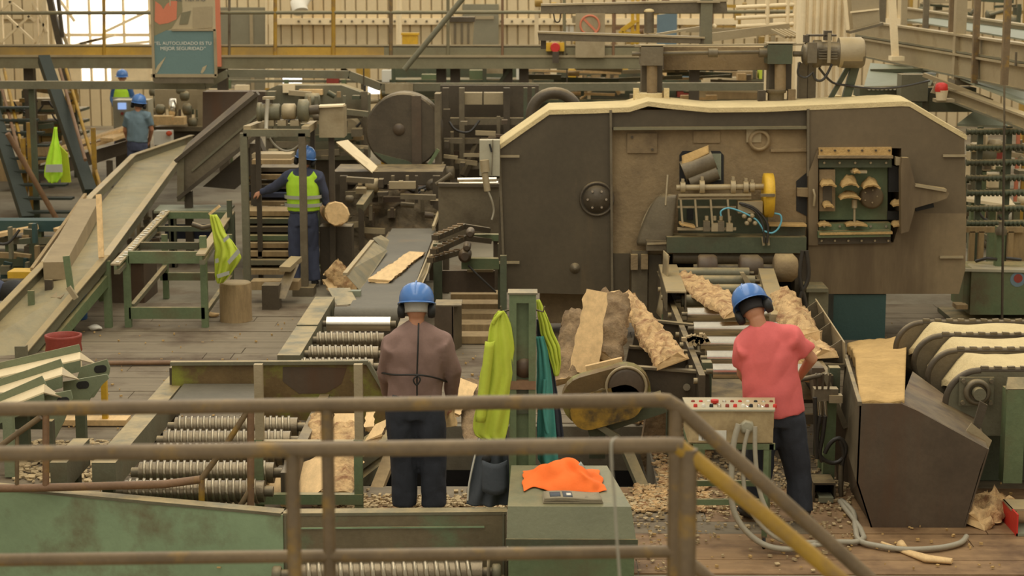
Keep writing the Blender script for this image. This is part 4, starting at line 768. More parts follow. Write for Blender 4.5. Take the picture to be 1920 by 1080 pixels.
# ---------------------------------------------------------------- chain conveyor with sawdust
zc = .95; rows_ = [(697, 1776, 13.92), (660, 1742, 14.7), (632, 1716, 15.35), (607, 1682, 16.0)]
names = ['closest to the brown bin, with a bearing', 'second chain beam back from the bearing', 'third chain beam back from the bearing', 'farthest of the four dusty chain beams']
cc = thing('chain_conveyor', 'four-beam dusty chain conveyor beside the brown sawdust bin', 'conveyor', (3.6, 14.8, 0))
for k, (y, xl_, Yk) in enumerate(rows_):
    e = at(xl_, y+45, Yk); ztop = at(xl_+80, y, Yk).z; r = .25 if k == 0 else .22; x0_ = e.x
    pts = []
    for i in range(11): th = math.pi/2+math.pi*i/10; pts.append(V((x0_+r+r*math.cos(th), Yk, ztop-r+r*math.sin(th)*1.0)))
    pts += [V((5.6, Yk, ztop-2*r)), V((5.6, Yk, ztop))]
    pb = MB().prism(pts, (0, .05, 0)).build('chain_beam', m_steelg if k == 0 else m_steel, cc)
    if k: MB().prism([p+YY*.12 for p in pts[:12]]+[pts[11]+YY*.12+X*.0], (0, .05, 0)) 
    MB().tube([p+V((0, .025, 0)) for p in pts[:11]][::-1]+[V((5.6, Yk+.025, ztop))][:0], .03, 8).build('chain', m_dark, cc)
    MB().tube([V((x0_+r, Yk+.025, ztop+.005)), V((5.6, Yk+.025, ztop+.005))], .028, 6).build('chain', m_dark, cc)
    lk = MB()
    for i in range(24): lk.box(V((x0_+r+.03+i*.1, Yk+.02, ztop+.03)), (.055, .035, .02), M.Rotation(.1*math.sin(i*3), 3, 'Y'))
    lk.build('chain_links', m_steel, cc, kind='stuff')
    if k: MB().bx(x0_+.1, x0_+.18, Yk+.06, Yk+.1, .6-.02*k, .75).build('bolt_plate', m_steel, cc)
k0 = at(1830, 733, 13.9); bb = MB().prism([k0+V((sx*.13, 0, sz*.11)) for sx, sz in ((-1, -1), (1, -1), (1, 1), (-1, 1))], (0, -.02, 0)).build('flange_bearing', m_steelg, cc)
MB().lathe(k0-YY*.02, -YY, [(.1, 0), (.1, .04), (.085, .05), (.07, .05), (.068, .02)], 24).build('housing', m_steel, bb); MB().cyl(k0, k0-YY*.13, .048, 16).build('shaft', m_steelg, bb)
for sx in (-1, 1):
    for sz in (-1, 1): e = k0+V((sx*.105, -.02, sz*.085)); MB().cyl(e, e-YY*.025, .018, 6).build('bolt', m_steel, bb)
MB().bx(at(1886, 760, 13.7).x, at(1922, 760, 13.7).x, 13.68, 13.82, .17, at(1886, 730, 13.7).z).build('leg', m_green, cc)
MB().prism([at(1886, 730, 13.68), at(1924, 730, 13.68), at(1922, 708, 13.8), at(1890, 708, 13.8)], (0, .02, 0)).build('leg_cap', m_greend, cc)
for xx in (1760, 1805): MB().sb(xx, 760, xx+20, 900, 15.2, .12).build('leg', m_greend, cc)
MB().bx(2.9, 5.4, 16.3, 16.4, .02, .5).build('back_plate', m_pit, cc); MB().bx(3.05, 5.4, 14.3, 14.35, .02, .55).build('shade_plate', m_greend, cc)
for k in range(3):
    (ya_, xa_, Ya), (yb_, xb_, Yb) = rows_[k], rows_[k+1]
    za = at(xa_+80, ya_, Ya).z
    def sd(u, v):
        x = at(xb_, yb_+40, Yb).x+.10+.04*(1-v)+u*2.6; y_ = Ya+.06+(Yb-Ya-.07)*v; e = 1-min(1, u*16)
        return V((x, y_, za-.02+.05*math.sin(math.pi*v)-e*.22+.03*NZ.noise(V((x*3, y_*4, k)))))
    tg = MB().grid(sd, 44, 10, (0, 0, -.05)); solo('sawdust_bed', ['sawdust bed between the bearing beam and the beam behind it', 'streaky sawdust bed in the middle gap of the chain beams', 'sawdust bed in the farthest gap of the chain beams'][k], 'sawdust', tg, m_sawp, 'sawdust beds on the chain beams', 'stuff')
t = thing('red_bracket', 'red steel channel foot under the green leg of the chain conveyor', 'bracket', gz(1895, 1000))
a = gz(1878, 978); b = gz(1905, 1008)
MB().prism([V((a.x, a.y, .01)), V((b.x, b.y, .01)), V((b.x, b.y, .17)), V((a.x, a.y, .17))], (.012, 0, 0)).build('side', m_red, t); MB().bx(b.x, b.x+.35, b.y, b.y+.25, .01, .03).build('base', m_tealp, t); MB().bx(a.x, a.x+.4, a.y-.25, a.y, .155, .17).build('top', m_galv, t)
slab('bark_slab', 'tan bark heap leaning on the floor between the brown bin and red bracket', gz(1812, 982, .03), gz(1876, 942, .10), .34, .09, m_bark, m_wood, (-.1, -.3, .95), False, seed=23, rough=.1, n=34)
solo('floor_stick', 'broken wood strip lying on the planks at the bin front', 'wood', MB().tube([gz(1655, 1018, .03), gz(1700, 1034, .03), gz(1740, 1048, .035), gz(1785, 1053, .03)], [.02, .03, .045, .03], 7, True, .5).jit(.012, 22), m_wood)
# ================================================================ spiral roller infeed, left of centre
zr = .42; XA = -2.83; XB = -1.86
t = thing('spiral_conveyor', 'low infeed conveyor frame of grimy beams beside the green trough wall', 'conveyor', (-2.4, 13.6, 0))
def yz(y, z): return (4-z)*3500/(y+59)*1.0
for i, (y, l) in enumerate(((800, 'spiral roller behind the middle rail, farthest of the near set'), (826, 'spiral roller of the near set, second from the patinated hood'), (853, 'spiral roller of the near set, half hidden by the middle rail'), (886, 'spiral roller of the near set just below the middle rail'), (921, 'spiral roller of the near set closest to the green trough wall'))):
    Yk = gz(400, y, zr).y; r = spiral_roller('spiral_roller', l, V((XA, Yk, zr)), V((XB, Yk, zr)),   .09, 19, 'near spiral rollers', m_screw, .06)
for xx, w_ in ((XA-.32, .17), (XA-.62, .12)):
    y0_, y1_ = (12.9, 15.9) if w_ > .15 else (12.9, 13.6)
    MB().bx(xx, xx+w_, y0_, y1_, .32, .52).build('side_beam', m_steelg, t); MB().bx(xx+.02, xx+.1, y0_+.2, y0_+.3, .02, .33).build('leg', m_greend, t); MB().bx(xx+.02, xx+.1, y1_-.3, y1_-.2, .02, .33).build('leg', m_greend, t)
MB().bx(XB+.06, XB+.14, 12.9, 15.6, .25, .45).build('side_beam', m_dark, t)
for yy in (13.0, 14.3, 15.5): MB().bx(XB+.06, XB+.14, yy, yy+.08, .02, .25).build('leg', m_greend, t)
MB().bx(XA-.1, XB+.06, 12.75, 15.6, .1, .14).build('drip_tray', m_dark, t)
# hood
t = thing('infeed_hood', 'yellow-green patinated steel hood plate across the spiral rollers', 'hood', at(520, 800, 15.35)); Y = 15.4
MB().pp([(322, 683), (520, 678), (690, 680), (722, 736), (722, 800), (560, 788), (495, 782), (480, 724), (345, 722), (322, 742)], Y, .02).build('hood_plate', m_ypat, t)
MB().bar(at(320, 681, Y), at(690, 679, Y), .06, .03).build('rim', m_steelg, t); MB().bar(at(690, 680, Y), at(724, 738, Y), .06, .03).build('rim', m_steelg, t)
MB().prism([at(345, 722, Y-.02), at(482, 722, Y-.02), at(480, 752, 14.9), at(318, 756, 14.9)], (0, .0, .012)).build('grey_sheet', m_belt, t)
for px in (322, 716): MB().sb(px-2, 690, px+8, 860, Y+.03, .08).build('leg', m_dark, t)
MB().pp([(530, 688), (650, 690), (640, 720), (610, 738), (560, 738), (530, 715)], Y-.003, .003).build('wear_patch', m_brownhop, t)
# bolted frame in front
t = thing('guard_frame', 'thin green and steel guard frame standing over the infeed slabs', 'frame', at(580, 945, 12.75)); Y = 12.8; zz = .02
for px in (485, 672): MB().sb(px-8, 684, px+8, 825, Y, .05).build('post', m_galv, t); MB().bx(at(px-8, 900, Y).x, at(px+8, 900, Y).x, Y, Y+.05, zz, at(px, 825, Y).z).build('post', m_green, t)
MB().sb(480, 828, 680, 836, Y-.01, .06).build('cross_rail', m_galv, t); MB().sb(480, 928, 680, 946, Y-.01, .06).build('cross_rail', m_green, t)
# slabs lying on the infeed
def sl(label, p, q, Yp, Yq, wd, face, seed, mb=None, upv=(0, -.8, .6), th=.05): slab('bark_slab', label, at(*p, Yp), at(*q, Yq), wd, th, mb or m_barkg, m_wood, upv, face, 'slabs on the infeed', seed, .03, .85, 18)
sl('pale cut slab lying below the middle rail inside the guard frame', (520, 930), (660, 850), 13.0, 14.0, .3, True, 31)
sl('shredded bark slab behind the pale cut slab in the guard frame', (630, 930), (650, 800), 13.3, 14.4, .26, False, 32, m_bark)
sl('pale slab standing just above the middle rail in the guard frame', (640, 830), (648, 775), 14.2, 14.6, .22, True, 33)
sl('stringy bark slab above the middle rail left of the pale standing slab', (598, 835), (604, 778), 14.0, 14.5, .2, False, 34, m_bark)
sl('small pointed pale offcut between guard frame and brown-shirted worker', (700, 820), (716, 790), 14.3, 14.6, .16, True, 35, None, (-.4, -.8, .4))
sl('splintered chip slab standing against the hood edge', (692, 800), (694, 772), 14.6, 14.9, .08, True, 36)
sl('grey weathered slab behind the brown-shirted worker legs', (905, 840), (885, 720), 14.9, 15.8, .3, False, 37)
sl('pale pointed slab beside the brown-shirted worker hand', (842, 770), (880, 715), 15.2, 15.6, .2, True, 38)
t = thing('slab_chute', 'two dark slanting chute beams over the pit behind the brown-shirted worker', 'chute', at(660, 920, 14.4))
for a, b in (((600, 950), (745, 838)), ((600, 905), (735, 812))): MB().bar(at(*a, 13.9), at(*b, 15.4), .22, .1).build('chute_beam', m_steelg, t)
MB().bar(at(700, 935, 13.95)-Z*.0, at(730, 860, 14.6), .1, .05).build('support', m_woodo, t)
solo('pit_timber', 'short timber leaning out of the dark pit behind the brown-shirted worker', 'timber', MB().bar(at(1085, 665, 16.0)*0+at(860, 960, 14.4), at(905, 905, 15.3), .09, .09), m_woodo)
# upper section
zu = .6; XL2 = -2.0; XR2 = -1.38
t = thing('infeed_conveyor', 'grey grimy beam frame leading up to the rubber belt conveyor', 'conveyor', (-2.1, 17.3, 0))
MB().bx(-2.24, -2.04, 16.0, 17.35, .4, .66).build('side_beam', m_steelg, t); MB().bx(-2.24, -2.04, 17.37, 18.9, .4, .67).build('side_beam', m_steelg, t)
MB().bx(XR2+.06, XR2+.16, 16.0, 18.4, .4, .56).build('side_beam', m_dark, t)
for yy in (16.1, 18.6): MB().bx(-2.2, -2.1, yy, yy+.1, .02, .4).build('leg', m_dark, t); MB().bx(XR2+.07, XR2+.15, yy-.2, yy-.1, .02, .4).build('leg', m_dark, t)
Yk = gz(680, 607, zu).y; rt = thing('steel_roller', 'shiny smooth roller in front of the rubber belt drum', 'roller', (-1.7, Yk, zu-.08))
MB().cyl(V((XL2, Yk, zu)), V((XR2, Yk, zu)), .07, 24).build('shell', m_chrome, rt); MB().cyl(V((XL2-.05, Yk, zu)), V((XR2+.05, Yk, zu)), .03, 8).build('axle', m_steel, rt)
for y, l in ((638, 'spiral roller next to the smooth shiny roller'), (664, 'spiral roller second from the smooth shiny roller'), (688, 'spiral roller tucked behind the patinated hood rim')):
    Yk = gz(650, y, zu).y; spiral_roller('spiral_roller', l, V((XL2, Yk, zu)), V((XR2, Yk, zu)),   .085, 11, 'spiral rollers before the belt', m_screw, .06)
# belt conveyor
t = thing('belt_conveyor', 'grey rubber belt conveyor rising away between steel guards', 'conveyor', (-1.5, 20, 0)); zb_ = .62
MB().bx(-1.86, -1.28, 18.6, 24.4, zb_-.02, zb_).build('belt', m_belt, t); MB().cyl(V((-2.0, 18.55, zb_-.1)), V((-1.36, 18.55, zb_-.1)), .11, 20).build('end_drum', m_belt, t)
MB().bx(-1.9, -1.24, 18.7, 24.3, zb_-.2, zb_-.03).build('belt_bed', m_dark, t)
g0, g1, g2, g3 = at(647, 514, 19.6), at(698, 452, 22.2), at(727, 470, 22.2), at(676, 546, 19.6)
MB().prism([g0, g1, g2, g3], (-.012, 0, .01)).build('side_guard', m_steelg, t); MB().prism([at(700, 448, 22.4), at(716, 442, 23.4), at(738, 455, 23.4), at(726, 474, 22.4)], (-.01, 0, .01)).build('side_guard', m_steelg, t)
MB().bar(g0, g1, .05, .03).build('guard_rim', m_galv, t)
MB().prism([at(614, 540, 19.2), at(656, 540, 19.3), at(672, 570, 18.9), at(632, 572, 18.8)], (0, .012, 0)).build('end_flap', m_steelg, t); MB().sb(652, 546, 676, 566, 19.2, .1).build('flap_bracket', m_tealp, t)
MB().prism([at(778, 534, 19.4), at(818, 438, 23.6), at(822, 446, 23.6), at(800, 510, 20.6), at(784, 545, 19.4)], (.015, 0, 0)).build('side_guard', m_galv, t)
MB().bar(at(812, 428, 23.9), at(822, 400, 25), .03, .06).build('guard_rim', m_galv, t)
for yy in (19, 21.5, 23.8):
    for xx in (-1.86, -1.34): MB().bx(xx, xx+.07, yy, yy+.07, .02, zb_-.2).build('leg', m_dark, t)
slab('bark_slab', 'orange-brown slab riding flat on the grey rubber belt', gz(712, 524, .66), gz(782, 472, .66), .26, .05, m_bark, m_wood, (0, -.3, 1), True, seed=41, rough=.05, taper=.7)
# behind the belt: dark carriage and grey plate
t = thing('log_carriage', 'dark grimy log carriage bed behind the vest-wearing worker and the belt', 'machine', at(720, 470, 26)); Y = 25.8
MB().sb(640, 345, 822, 470, Y, .3).build('front_plate', m_dark, t); MB().sb(625, 322, 830, 346, Y-.1, 1.0).build('bed', m_dark, t)
for x, y, w_ in ((700, 332, 12), (782, 330, 14), (742, 327, 40), (660, 335, 30)): MB().sb(x-w_/2, y-5, x+w_/2, y+2, Y+.1, .2).build('bed_block', m_steel, t)
MB().grid(lambda u, v: at(755+60*u, 340+90*v, Y-.05-.1*math.sin(math.pi*v)), 6, 8, .02).build('bark_curtain', m_brownhop, t)
for k, (a, b) in enumerate((((735, 372), (815, 345)), ((720, 395), (818, 358)), ((750, 345), (800, 350)), ((812, 345), (818, 430)))): MB().tube([at(*a, Y-.1), at((a[0]+b[0])/2, (a[1]+b[1])/2+10, Y-.15), at(*b, Y-.1)], .03, 6).build('hose', m_bhose, t)
for x, y in ((740, 365), (735, 415), (742, 430), (728, 440)): MB().sb(x-8, y-5, x+9, y+5, Y-.15, .1).build('clamp_block', m_dark, t)
MB().bar(at(675, 390, 24.6), at(695, 362, 25.2), .1, .1).build('arm', m_steelg, t); MB().sb(672, 390, 682, 470, 24.6, .1).build('arm_post', m_dark, t)
MB().lathe(at(812, 348, Y-.1), -YY, [(.1, 0), (.1, .05), (.05, .07)], 16).build('pulley', m_dark, t)
MB().grid(lambda u, v: at(640+180*u, 350+135*v, Y-.12-.9*v**1.5)+Z*.0, 40, 30).jit(.12, 3.1).jit(.06, 9).build('bark_heap', m_dbark, t, kind='stuff')
for px in (650, 800): MB().bx(at(px, 480, Y).x, at(px, 480, Y).x+.2, Y+.05, Y+.3, .005, .5).build('leg', m_dark, t)
t = thing('grey_guard_plate', 'plain grey-brown guard plate beside the saw housing above the chain lifts', 'plate', at(880, 470, 22.9))
MB().sb(822, 347, 936, 452, 22.9, .04).build('plate', m_steel, t); MB().bar(at(822, 346, 22.9), at(936, 347, 22.9), .12, .04).build('rim', m_dark, t)
for px in (830, 925): MB().bx(at(px, 500, 22.95).x, at(px, 500, 22.95).x+.08, 22.95, 23.03, .005, at(px, 452, 22.95).z).build('leg', m_dark, t)
for px, y in ((893, 337), (896, 344)): solo('steel_bar', 'bright steel bar on the guard plate rim, '+('upper' if y == 337 else 'lower')+' of two', 'bar', MB().cyl(at(px-35, y, 22.94), at(px+38, y-1, 22.94), .025, 10), m_chrome, 'bright bars on the guard plate')
t = thing('chain_lift', 'green chain lift with two slanting toothed arms beside the belt', 'conveyor', at(880, 540, 21.3)); Y = 21.2
for (a, b, c_) in (((815, 446), (868, 424), (918, 432)), ((812, 472), (870, 446), (920, 452)), ((806, 488), (862, 472), (870, 472))):
    MB().bar(at(*a, Y-.4), at(*b, Y+.3), .08, .06).build('toothed_arm', m_dark, t); MB().bar(at(*b, Y+.3), at(*c_, Y+.4), .08, .06).build('arm_end', m_dark, t)
    for i in range(6): e = at(a[0]+(b[0]-a[0])*(i+.4)/6, a[1]+(b[1]-a[1])*(i+.4)/6-3, Y-.4+.7*(i+.4)/6); MB().box(e, (.07, .06, .05)).build('tooth', m_barkg, t)
for x, y, r in ((872, 478, .075), (882, 436, .05), (876, 462, .045)): e = at(x, y, Y-.1); MB().lathe(e, -YY, [(r, -.1), (r, .1), (r*.6, .13)], 16).build('sprocket', m_brownhop, t)
MB().sb(865, 485, 936, 505, Y, .1).build('frame_beam', m_green, t); MB().sb(880, 440, 936, 452, Y+.4, .1).build('frame_beam', m_green, t); MB().sb(822, 508, 928, 548, Y+.2, .05).build('front_plate', m_brownhop, t); MB().bar(at(876, 507, Y+.15), at(925, 507, Y+.15), .08, .03).build('lip', m_galv, t)
for px in (812, 933): MB().bx(at(px, 560, Y).x, at(px, 560, Y).x+.1, Y+.1, Y+.2, .005, at(px, 460, Y).z).build('leg', m_greend, t)
MB().tube([at(878, 498, Y-.05), at(900, 520, Y-.1), at(930, 548, Y-.1)], .012, 6).build('cable', m_bhose, t)
for i, y in enumerate((556, 574, 592, 612, 634)):
    Yk = gz(880, y+14, 0).y; a = gz(845, y+14, 0); b = gz(945, y+14, 0)
    solo('floor_timber', ['squared timber in the stepped stack by the saw housing, farthest one', 'squared timber in the stepped stack, next to the farthest', 'middle squared timber of the stepped stack', 'squared timber of the stepped stack, next to the nearest', 'squared timber of the stepped stack behind the lime shirt, nearest one'][i], 'timber', MB().bx(a.x, b.x+.02, Yk, Yk+.3, .02, .12-.005*i), m_woodo, 'stepped timber stack')
t = thing('channel_stub', 'rusty open steel box section standing beside the blue helmet of the brown-shirted worker', 'box section', gz(840, 640))
Yk = 19.3; p = at(815, 642, Yk); q = at(865, 575, Yk)
MB().bx(p.x, q.x-.08, Yk, Yk+.02, .005, q.z).build('web', m_brownhop, t); MB().bx(p.x, q.x, Yk, Yk+.35, q.z, q.z+.015).build('flange', m_steel, t); MB().prism([V((q.x-.1, Yk, .005)), V((q.x-.02, Yk+.3, .005)), V((q.x-.02, Yk+.3, q.z)), V((q.x-.1, Yk, q.z))], (.012, 0, 0)).build('flange', m_steel, t)
solo('green_stake', 'slim dark green steel stake beside the stepped timber stack', 'stake', MB().bx(at(938, 600, 19.6).x, at(950, 600, 19.6).x, 19.6, 19.68, .005, at(944, 480, 19.6).z), m_greend)
# motor frame in front of the vest man
t = thing('motor_stand', 'tall grey steel portal stand carrying a motor beside the vest-wearing worker', 'stand', at(520, 545, 22.8)); Y = 22.8
for px, w_ in ((463, 13), (571, 13)): MB().bx(at(px-w_/2, 540, Y).x, at(px+w_/2, 540, Y).x, Y, Y+.09, .005, at(px, 250, Y).z).build('post', m_steelg if px < 500 else m_steel, t)
MB().sb(456, 243, 580, 256, Y, .09).build('top_beam', m_steelg, t); MB().sb(482, 232, 592, 238, Y+.9, .09).build('top_beam', m_steelg, t)
for a, b in (((463, 243), (490, 233)), ((572, 244), (588, 233))): MB().bar(at(*a, Y+.04), at(*b, Y+.95), .09, .09).build('top_beam', m_galv, t)
for px in (488, 590): MB().bx(at(px-4, 500, Y+.9).x, at(px+4, 500, Y+.9).x, Y+.9, Y+.99, .005, at(px, 238, Y+.9).z).build('post', m_dark, t)
MB().sb(548, 540, 588, 556, Y-.1, .3).build('base_plate', m_steel, t)
t = thing('drive_motor', 'grey electric motor with gearbox on top of the portal stand', 'motor', at(530, 232, 23.3)); Y = 23.3; r0 = at(482, 210, Y); 
MB().lathe(r0, X, [(.07, 0), (.12, .01), (.12, .06), (.1, .07), (.105, .08), (.105, .28), (.08, .29)], 20).build('motor_body', m_steelg, t)
MB().lathe(at(529, 209, Y), X, [(.08, 0), (.1, .02), (.1, .16), (.06, .18)], 18).build('gearbox', m_galv, t); MB().lathe(at(559, 207, Y), X, [(.1, 0), (.14, .01), (.14, .12), (.1, .14)], 22).build('flange_drum', m_steelg, t); MB().cyl(at(578, 207, Y), at(598, 205, Y), .06, 14).build('shaft', m_dark, t)
for x in (505, 528, 552): MB().sb(x-8, 226, x+8, 236, Y-.1, .2).build('foot', m_galv, t)
MB().sb(492, 182, 513, 187, Y-.1, .15).build('terminal_box', m_galv, t); MB().tube([at(502, 186, Y-.15), at(500, 215, Y-.15), at(499, 243, Y-.3)], .025, 8).build('conduit', m_hose, t)
solo('loop_cable', 'pale cable loop hanging inside the portal stand', 'cable', MB().tube([at(505+6*i, 258+25*math.sin(math.pi*i/11)**.8, 22.95) for i in range(11)], .014, 6), m_hose)
t = thing('chain_guard', 'plain grey sheet-metal guard box beside the drive motor', 'guard', at(620, 260, 23.4)); MB().sb(598, 200, 645, 258, 23.4, .35).build('box', m_galv, t); MB().bar(at(598, 199, 23.5), at(645, 197, 23.5), .3, .02).build('lid', m_creamd, t)
MB().bx(at(618, 400, 23.5).x, at(628, 400, 23.5).x, 23.5, 23.58, .005, at(620, 256, 23.5).z).build('post', m_dark, t)
solo('leaning_chute', 'short yellow-edged chute plate slanting beside the dark wheel housing', 'chute', MB().prism([at(630, 266, 25.3), at(652, 262, 25.9), at(708, 312, 25.9), at(698, 324, 25.68)], (0, .05, -.03)), m_creamd)
t = thing('step_bracket', 'black slanting bracket with a grey tread near the vest-wearing worker', 'bracket', at(520, 560, 21.8)); MB().prism([at(512, 560, 21.8), at(540, 498, 22.2), at(556, 496, 22.2), at(530, 560, 21.8)], (.03, 0, 0)).build('side', m_dark, t); MB().bar(at(534, 505, 22.0), at(556, 485, 22.4), .14, .06).build('tread', m_galv, t); g_ = gz(520, 556); MB().bx(g_.x-.05, g_.x+.15, 21.75, 22.0, .005, .3).build('foot', m_dark, t)
t = thing('timber_rack', 'dark rack stacked with old boards between portal stand and green table', 'rack', at(505, 520, 24.4))
for i, (y, mt) in enumerate(((400, m_woodo), (414, m_greend), (430, m_dark), (446, m_green), (460, m_woodo), (476, m_woodo), (492, m_steelg), (510, m_woodo))): MB().sb(455, y-4, 548, y+5, 24.3-i*.12, .5).build('board', mt, t)
for px in (470, 535): MB().bx(at(px, 480, 24.9).x, at(px, 480, 24.9).x+.1, 24.9, 25.0, .005, at(px, 395, 24.9).z).build('post', m_dark, t)
solo('timber_skid', 'low pale timber skid on the floor under the timber rack', 'timber', MB().sb(470, 528, 560, 544, 22.2, .25), m_woodo)
t = thing('log', 'short debarked log with a pale square-cut end beside the vest-wearing worker', 'log', at(630, 420, 23.0))
lg = MB().tube([at(632, 401, 22.95), at(628, 398, 23.6), at(618, 396, 24.4)], [.15, .155, .14], 12); lg.jit(.03, 5); lg.build('bark', m_bark, t); MB().lathe(at(632, 401, 22.97), -YY, [(.155, 0), (.145, .035), (.0, .04)], 11, False).jit(.02, 6).build('cut_end', m_wood, t)
MB().sb(600, 425, 660, 540, 23.6, .3).build('cradle', m_dark, t)
slab('bark_slab', 'bark slab lying low under the log cradle', at(620, 500, 22.9), gz(668, 545, .05), .3, .06, m_bark, m_wood, (0, -.7, .7), False, seed=44)
slab('bark_slab', 'pale offcut slab by the boots of the vest-wearing worker', at(612, 535, 22.8), at(645, 520, 22.9), .22, .05, m_bark, m_wood, (0, -.7, .7), True, seed=45)
# ================================================================ long chute with squared log, left
t = thing('timber_chute', 'long green steel trough chute descending toward the red-topped drum', 'chute', at(150, 640, 20.3))
Rp = [at(40, 668, 18.95), at(198, 482, 20.6), at(334, 298, 29.5), at(395, 262, 33.5)]; Lp = [at(-58, 640, 19.0), at(84, 494, 20.65), at(168, 372, 25.0), at(250, 292, 29.8), at(360, 255, 34.0)]
def rail(nm, P, dz, w_, h_, mt):
    for a, b in zip(P, P[1:]): MB().bar(a+Z*dz, b+Z*dz, w_, h_).build(nm, mt, t)
rail('side_rail', Rp, -.06, .03, .14, m_steelg); rail('side_rail', Lp, -.06, .03, .14, m_steelg); rail('edge_flange', Rp, .015, .09, .012, m_galv); rail('edge_flange', Lp, .015, .09, .012, m_galv)
Lq = [Lp[0], Lp[1], Lp[3], Lp[4]]
for a, b, c_, d_ in ((Lq[0], Lq[1], Rp[1], Rp[0]), (Lq[1], Lq[2], Rp[2], Rp[1]), (Lq[2], Lq[3], Rp[3], Rp[2])): MB().prism([p-Z*.13 for p in (a, b, c_, d_)], (0, 0, .02)).build('trough_floor', m_trough, t)
rail('lower_beam', Rp[:2], -.26, .06, .12, m_green)
for px, y0_, y1_, mt in ((203, 490, 617, m_green), (122, 588, 634, m_green), (133, 588, 636, m_greend)):
    g_ = gz(px, y1_); MB().bx(g_.x-.04, g_.x+.04, g_.y, g_.y+.07, .005, at(px, y0_, g_.y).z).build('leg', mt, t)
for a, b in (((124, 480), (133, 545)), ((58, 545), (63, 655))): MB().bar(at(*a, 19.9), at(*b, 19.9), .07, .03).build('stake', m_green, t)
MB().bar(at(128, 538, 19.7), at(143, 560, 19.7), .05, .05).build('stop_bar', m_galv, t); MB().sb(28, 650, 48, 690, 18.8, .1).build('end_shoe', m_steelg, t)
MB().bar(at(200, 500, 20.7), at(187, 560, 20.9), .05, .1).build('gusset', m_green, t)
MB().bar(at(105, 560, 20.0), at(155, 512, 20.6), .12, .03).build('side_board', m_cant, t); MB().sb(84, 525, 98, 560, 20.2, .06).build('stake', m_dark, t)
solo('squared_log', 'thick grey squared log lying in the timber chute', 'log', MB().bar(at(103, 508, 20.4), at(170, 395, 24.3)+Z*.06, .25, .2), m_cant)
solo('yellow_plank', 'thin yellow plank standing upright across the timber chute', 'plank', MB().bar(at(190, 483, 20.5), at(185, 365, 20.8), .06, .03, YY), m_wood)
solo('edge_pole', 'long brown pole leaning along the outside of the timber chute', 'pole', MB().bar(at(60, 505, 20.5), at(160, 365, 25.0), .04, .04), m_woodo)
t = thing('blue_drum', 'blue plastic drum half hidden under the timber chute', 'drum', gz(148, 600)); g_ = gz(148, 600); MB().lathe(V((g_.x, g_.y, .005)), Z, [(.09, 0), (.1, .02), (.1, .3), (.09, .32), (.1, .34), (.09, .42)], 16).build('body', m_blue, t)
t = thing('waste_skip', 'dark brown steel skip under the timber chute by the green table', 'skip', gz(230, 570)); MB().sb(196, 492, 270, 572, 22.2, .8).build('body', m_brownhop, t); MB().bar(at(194, 490, 22.2), at(272, 490, 22.2), .06, .04).build('rim', m_dark, t)
# green tables
t = thing('green_table', 'green steel roller table frame with speckled side rails', 'table', gz(312, 620)); Y = 20.6
for px, yt in ((240, 480), (384, 443)): MB().bx(at(px-6, 610, Y).x, at(px+6, 610, Y).x, Y, Y+.07, .005, at(px, yt, Y).z).build('leg', m_green, t)
for px in (311, 432): Yk = 22.5; MB().bx(at(px-5, 560, Yk).x, at(px+5, 560, Yk).x, Yk, Yk+.07, .005, .8).build('leg', m_green, t)
MB().sb(240, 472, 378, 494, Y, .06).build('front_beam', m_green, t); MB().sb(242, 577, 384, 598, Y, .05).build('stretcher', m_green, t); MB().sb(300, 512, 402, 526, 22.5, .06).build('stretcher', m_green, t); MB().sb(308, 398, 430, 410, 24.2, .06).build('back_beam', m_green, t); MB().sb(258, 455, 372, 468, 21.6, .06).build('cross_beam', m_greend, t); MB().sb(285, 425, 395, 434, 23.2, .06).build('cross_beam', m_greend, t)
for a, b in (((216, 496), (312, 396)), ((376, 478), (432, 398))):
    MB().bar(at(*a, 20.1), at(*b, 24.3), .1, .02).build('side_rail', m_galv, t); MB().bar(at(*a, 20.1)-Z*.06, at(*b, 24.3)-Z*.06, .03, .1).build('rail_web', m_green, t)
    MB().bar(at(a[0]+3, a[1]+14, 20.1), at(b[0], b[1]+12, 24.3), .06, .05).build('under_rail', m_steelg, t)
for a, b in (((248, 574), (310, 500)), ((384, 588), (432, 520))): MB().bar(at(*a, Y+.1), at(*b, 22.5), .05, .05).build('brace', m_steelg, t)
fl = MB()
for i in range(26): k = (i+.5)/26; e = at(216, 495, 20.1).lerp(at(312, 395, 24.3), k)+V((random.uniform(-.03, .03), 0, .012)); fl.box(e, (random.uniform(.02, .06), .05, .008))
fl.build('white_flakes', m_white, t, kind='stuff')
t = thing('back_table', 'grey-green plate table beyond the speckled roller table', 'table', at(370, 470, 25)); MB().prism([at(288, 396, 24.9), at(430, 394, 24.9), at(440, 384, 25.8), at(300, 384, 25.8)], (0, 0, -.03)).build('top', m_tealp, t)
for px in (316, 320, 430): MB().bx(at(px, 430, 24.95).x, at(px, 430, 24.95).x+.07, 24.95, 25.02, .005, at(px, 397, 24.95).z).build('leg', m_greend, t)
MB().bx(at(310, 460, 25.6).x, at(430, 460, 25.6).x, 25.6, 25.66, .3, .5).build('stretcher', m_navyj, t)
for px in (428,): MB().bx(at(px, 500, 23.6).x, at(px, 500, 23.6).x+.06, 23.6, 23.66, .005, at(px, 376, 23.6).z).build('post', m_greend, t)
hanging('hi_vis_jacket', 'lime hi-vis jacket with grey bands hung on the green table corner', 'jacket', [(402, 394, 406), (420, 396, 416), (440, 400, 424), (470, 404, 448), (482, 403, 453), (495, 403, 446), (515, 404, 432), (530, 408, 418)], 20.75, .08, m_lime, 3, .03)
o = bpy.data.objects['hi_vis_jacket']; OFF[o.name] = o.location.copy()
